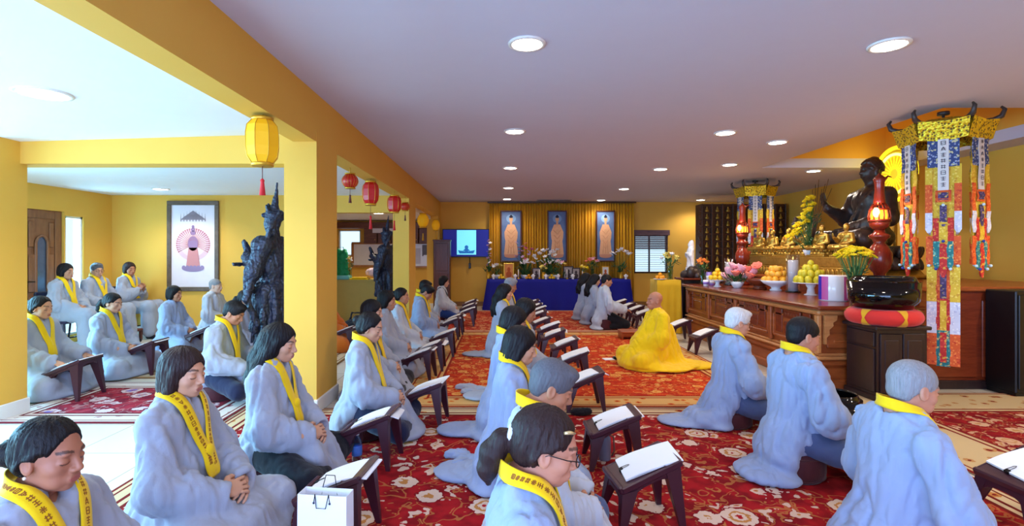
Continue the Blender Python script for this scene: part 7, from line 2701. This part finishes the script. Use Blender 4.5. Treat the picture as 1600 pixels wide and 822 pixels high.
pts = [(.018 * math.cos(a), -dd * .93, h * .48 + .018 * math.sin(a)) for a in np.linspace(.5, 2 * PI - .2, 18)] + [(.004, -dd * .93, h * .48 - .004)]
mb.tube([(p[0], -dd * (1 - .2 * p[2] / h) - .0008, p[2]) for p in pts], .0016, 6); mb.build('emblem', flat('emblem_grey', (150, 150, 162), .5), t)
# grey flask, black pouch
t = thing('flask', 'grey insulated flask standing under the second stand of the middle column', 'flask', (X_at(943, 3.5), 3.46, FZ))
mb = MB(); mb.lathe([(.036, 0), (.040, .008), (.041, .13), (.038, .15), (.026, .165)], 24); mb.build('flask_body', flat('flask_grey', (120, 120, 138), .45), t)
mb = MB(); mb.lathe([(.027, .162), (.028, .168), (.028, .195), (.022, .20)], 20); mb.build('flask_lid', flat('flask_lid', (70, 70, 86), .4), t)
mb = MB(); mb.tube([(.028, 0, .17), (.06, 0, .15), (.065, 0, .06), (.05, .01, .02)], .006, 6); mb.build('strap', flat('strap_tan', (130, 90, 74), .7), t)
s = Sdf(); s.floor = 0
s.ell((0, 0, .025), (.09, .05, .030), .02); s.ell((.05, .01, .03), (.05, .04, .025), .02)
v, q = s.mesh(.007); v = folds(v, q, .004, (20, 20, 20), 2, 0)
tag(obj('pouch', mesh_from('pouch', v, q), M_BLACK, None, (X_at(906, 4.45), 4.42, FZ)), 'small black cloth pouch beside the third stand of the middle column', 'pouch')
# sheet, black case and cup before the monk
t = thing('paper_sheet', 'white folded sheet on the rug before the monk in yellow', 'paper', (X_at(951, 6.75), 6.75, FZ), .2)
mb = MB(); mb.box((-.07, -.06, 0), (.07, .06, .004), .001); mb.build('sheet', M_PAPER, t); mb = MB(); mb.box((-.068, -.058, .004), (.06, .05, .010), .002); mb.build('upper_fold', M_PAPER, t)
t = thing('wooden_clapper', 'small black case on the rug between the folded sheet and white cup', 'case', (X_at(966, 6.75), 6.75, FZ))
mb = MB(); mb.box((-.07, -.04, 0), (.07, .04, .035), .012); mb.build('case_body', M_CLIP, t); mb = MB(); mb.box((-.072, -.042, .016), (.072, .042, .020), .004); mb.build('seam_band', M_CHF, t)
t = thing('tea_cup', 'white cup on a small dish on the rug before the monk', 'cup', (X_at(979, 6.7), 6.7, FZ))
mb = MB(); mb.lathe([(.05, 0), (.07, .008), (.066, .010), (.004, .005)], 22); mb.build('dish', M_PORC, t)
mb = MB(); mb.lathe([(.024, .008), (.036, .03), (.042, .075), (.038, .075), (.03, .03), (.004, .018)], 22); mb.build('cup', M_PORC, t)
mb = MB(); mb.tube([(.04, 0, .065), (.062, 0, .06), (.06, 0, .035), (.036, 0, .03)], .005, 6); mb.build('handle', M_PORC, t)
# low wooden table left of the monk
t = thing('low_table', 'low orange brown wooden kneeling table left of the monk in yellow', 'table', (X_at(992, 8.4), 8.45, FZ))
mb = MB(); mb.box((-.24, -.16, .10), (.24, .16, .13), .008); mb.build('top', M_WOODA, t)
for sx in (-1, 1):
    mb = MB(); mb.box((sx * .22 - .012, -.15, 0), (sx * .22 + .012, .15, .10), .004); mb.build('leg', M_WOODA, t)
mb = MB(); mb.box((-.21, -.145, .05), (.21, -.13, .10), .004); mb.build('apron', M_WOODA, t)
# crumpled blue cloth on the rug behind the middle column
s = Sdf(); s.floor = 0
rnd = random.Random(8)
for k in range(8):
    s.ell((rnd.uniform(-.12, .12), rnd.uniform(-.09, .09), .015), (rnd.uniform(.05, .09), rnd.uniform(.04, .07), rnd.uniform(.02, .035)), .02)
v, q = s.mesh(.007); v = folds(v, q, .010, (16, 16, 16), 4, .002)
tag(obj('cloth', mesh_from('cloth', v, q), M_ROBE2, None, (X_at(733, 3.42), 3.42, FZ)), 'crumpled piece of blue cloth on the rug left of the grey haired man', 'cloth')
v2 = v.copy(); v2[:, 0] *= 1.3
tag(obj('cloth', mesh_from('cloth', v2, q), M_ROBE, None, (X_at(745, 5.2), 5.2, FZ)), 'crumpled grey cloth on the orange rug left of the middle column', 'cloth')
# red box by the elders
t = thing('foot_stool', 'small reddish brown footstool at the feet of the elder in the corner', 'stool', (X_at(203, 8.3), 8.25, 0))
mb = MB(); mb.box((-.17, -.13, .15), (.17, .13, .19), .01); mb.build('top', M_CUSHB, t)
for sx in (-1, 1):
    for sy in (-1, 1):
        mb = MB(); mb.box((sx * .14 - .02, sy * .10 - .02, 0), (sx * .14 + .02, sy * .10 + .02, .15), .004); mb.build('leg', M_CUSHB, t)
# black bags and cushions heaped behind the first column
s = Sdf(); s.floor = 0
s.ell((0, 0, .16), (.24, .16, .15), .04); s.ell((.20, .02, .22), (.16, .14, .13), .04); s.chain([(-.1, 0, .28), (-.05, -.05, .42), (.12, -.05, .42), (.18, 0, .30)], [.015] * 4, .01)
v, q = s.mesh(.012); v = folds(v, q, .010, (9, 9, 9), 3, 0)
tag(obj('duffel_bag', mesh_from('duffel_bag', v, q), M_BLACK, None, (X_at(556, 8.6), 8.6, 0)), 'black duffel bag lying behind the shoulder length haired woman near the second statue', 'bag')
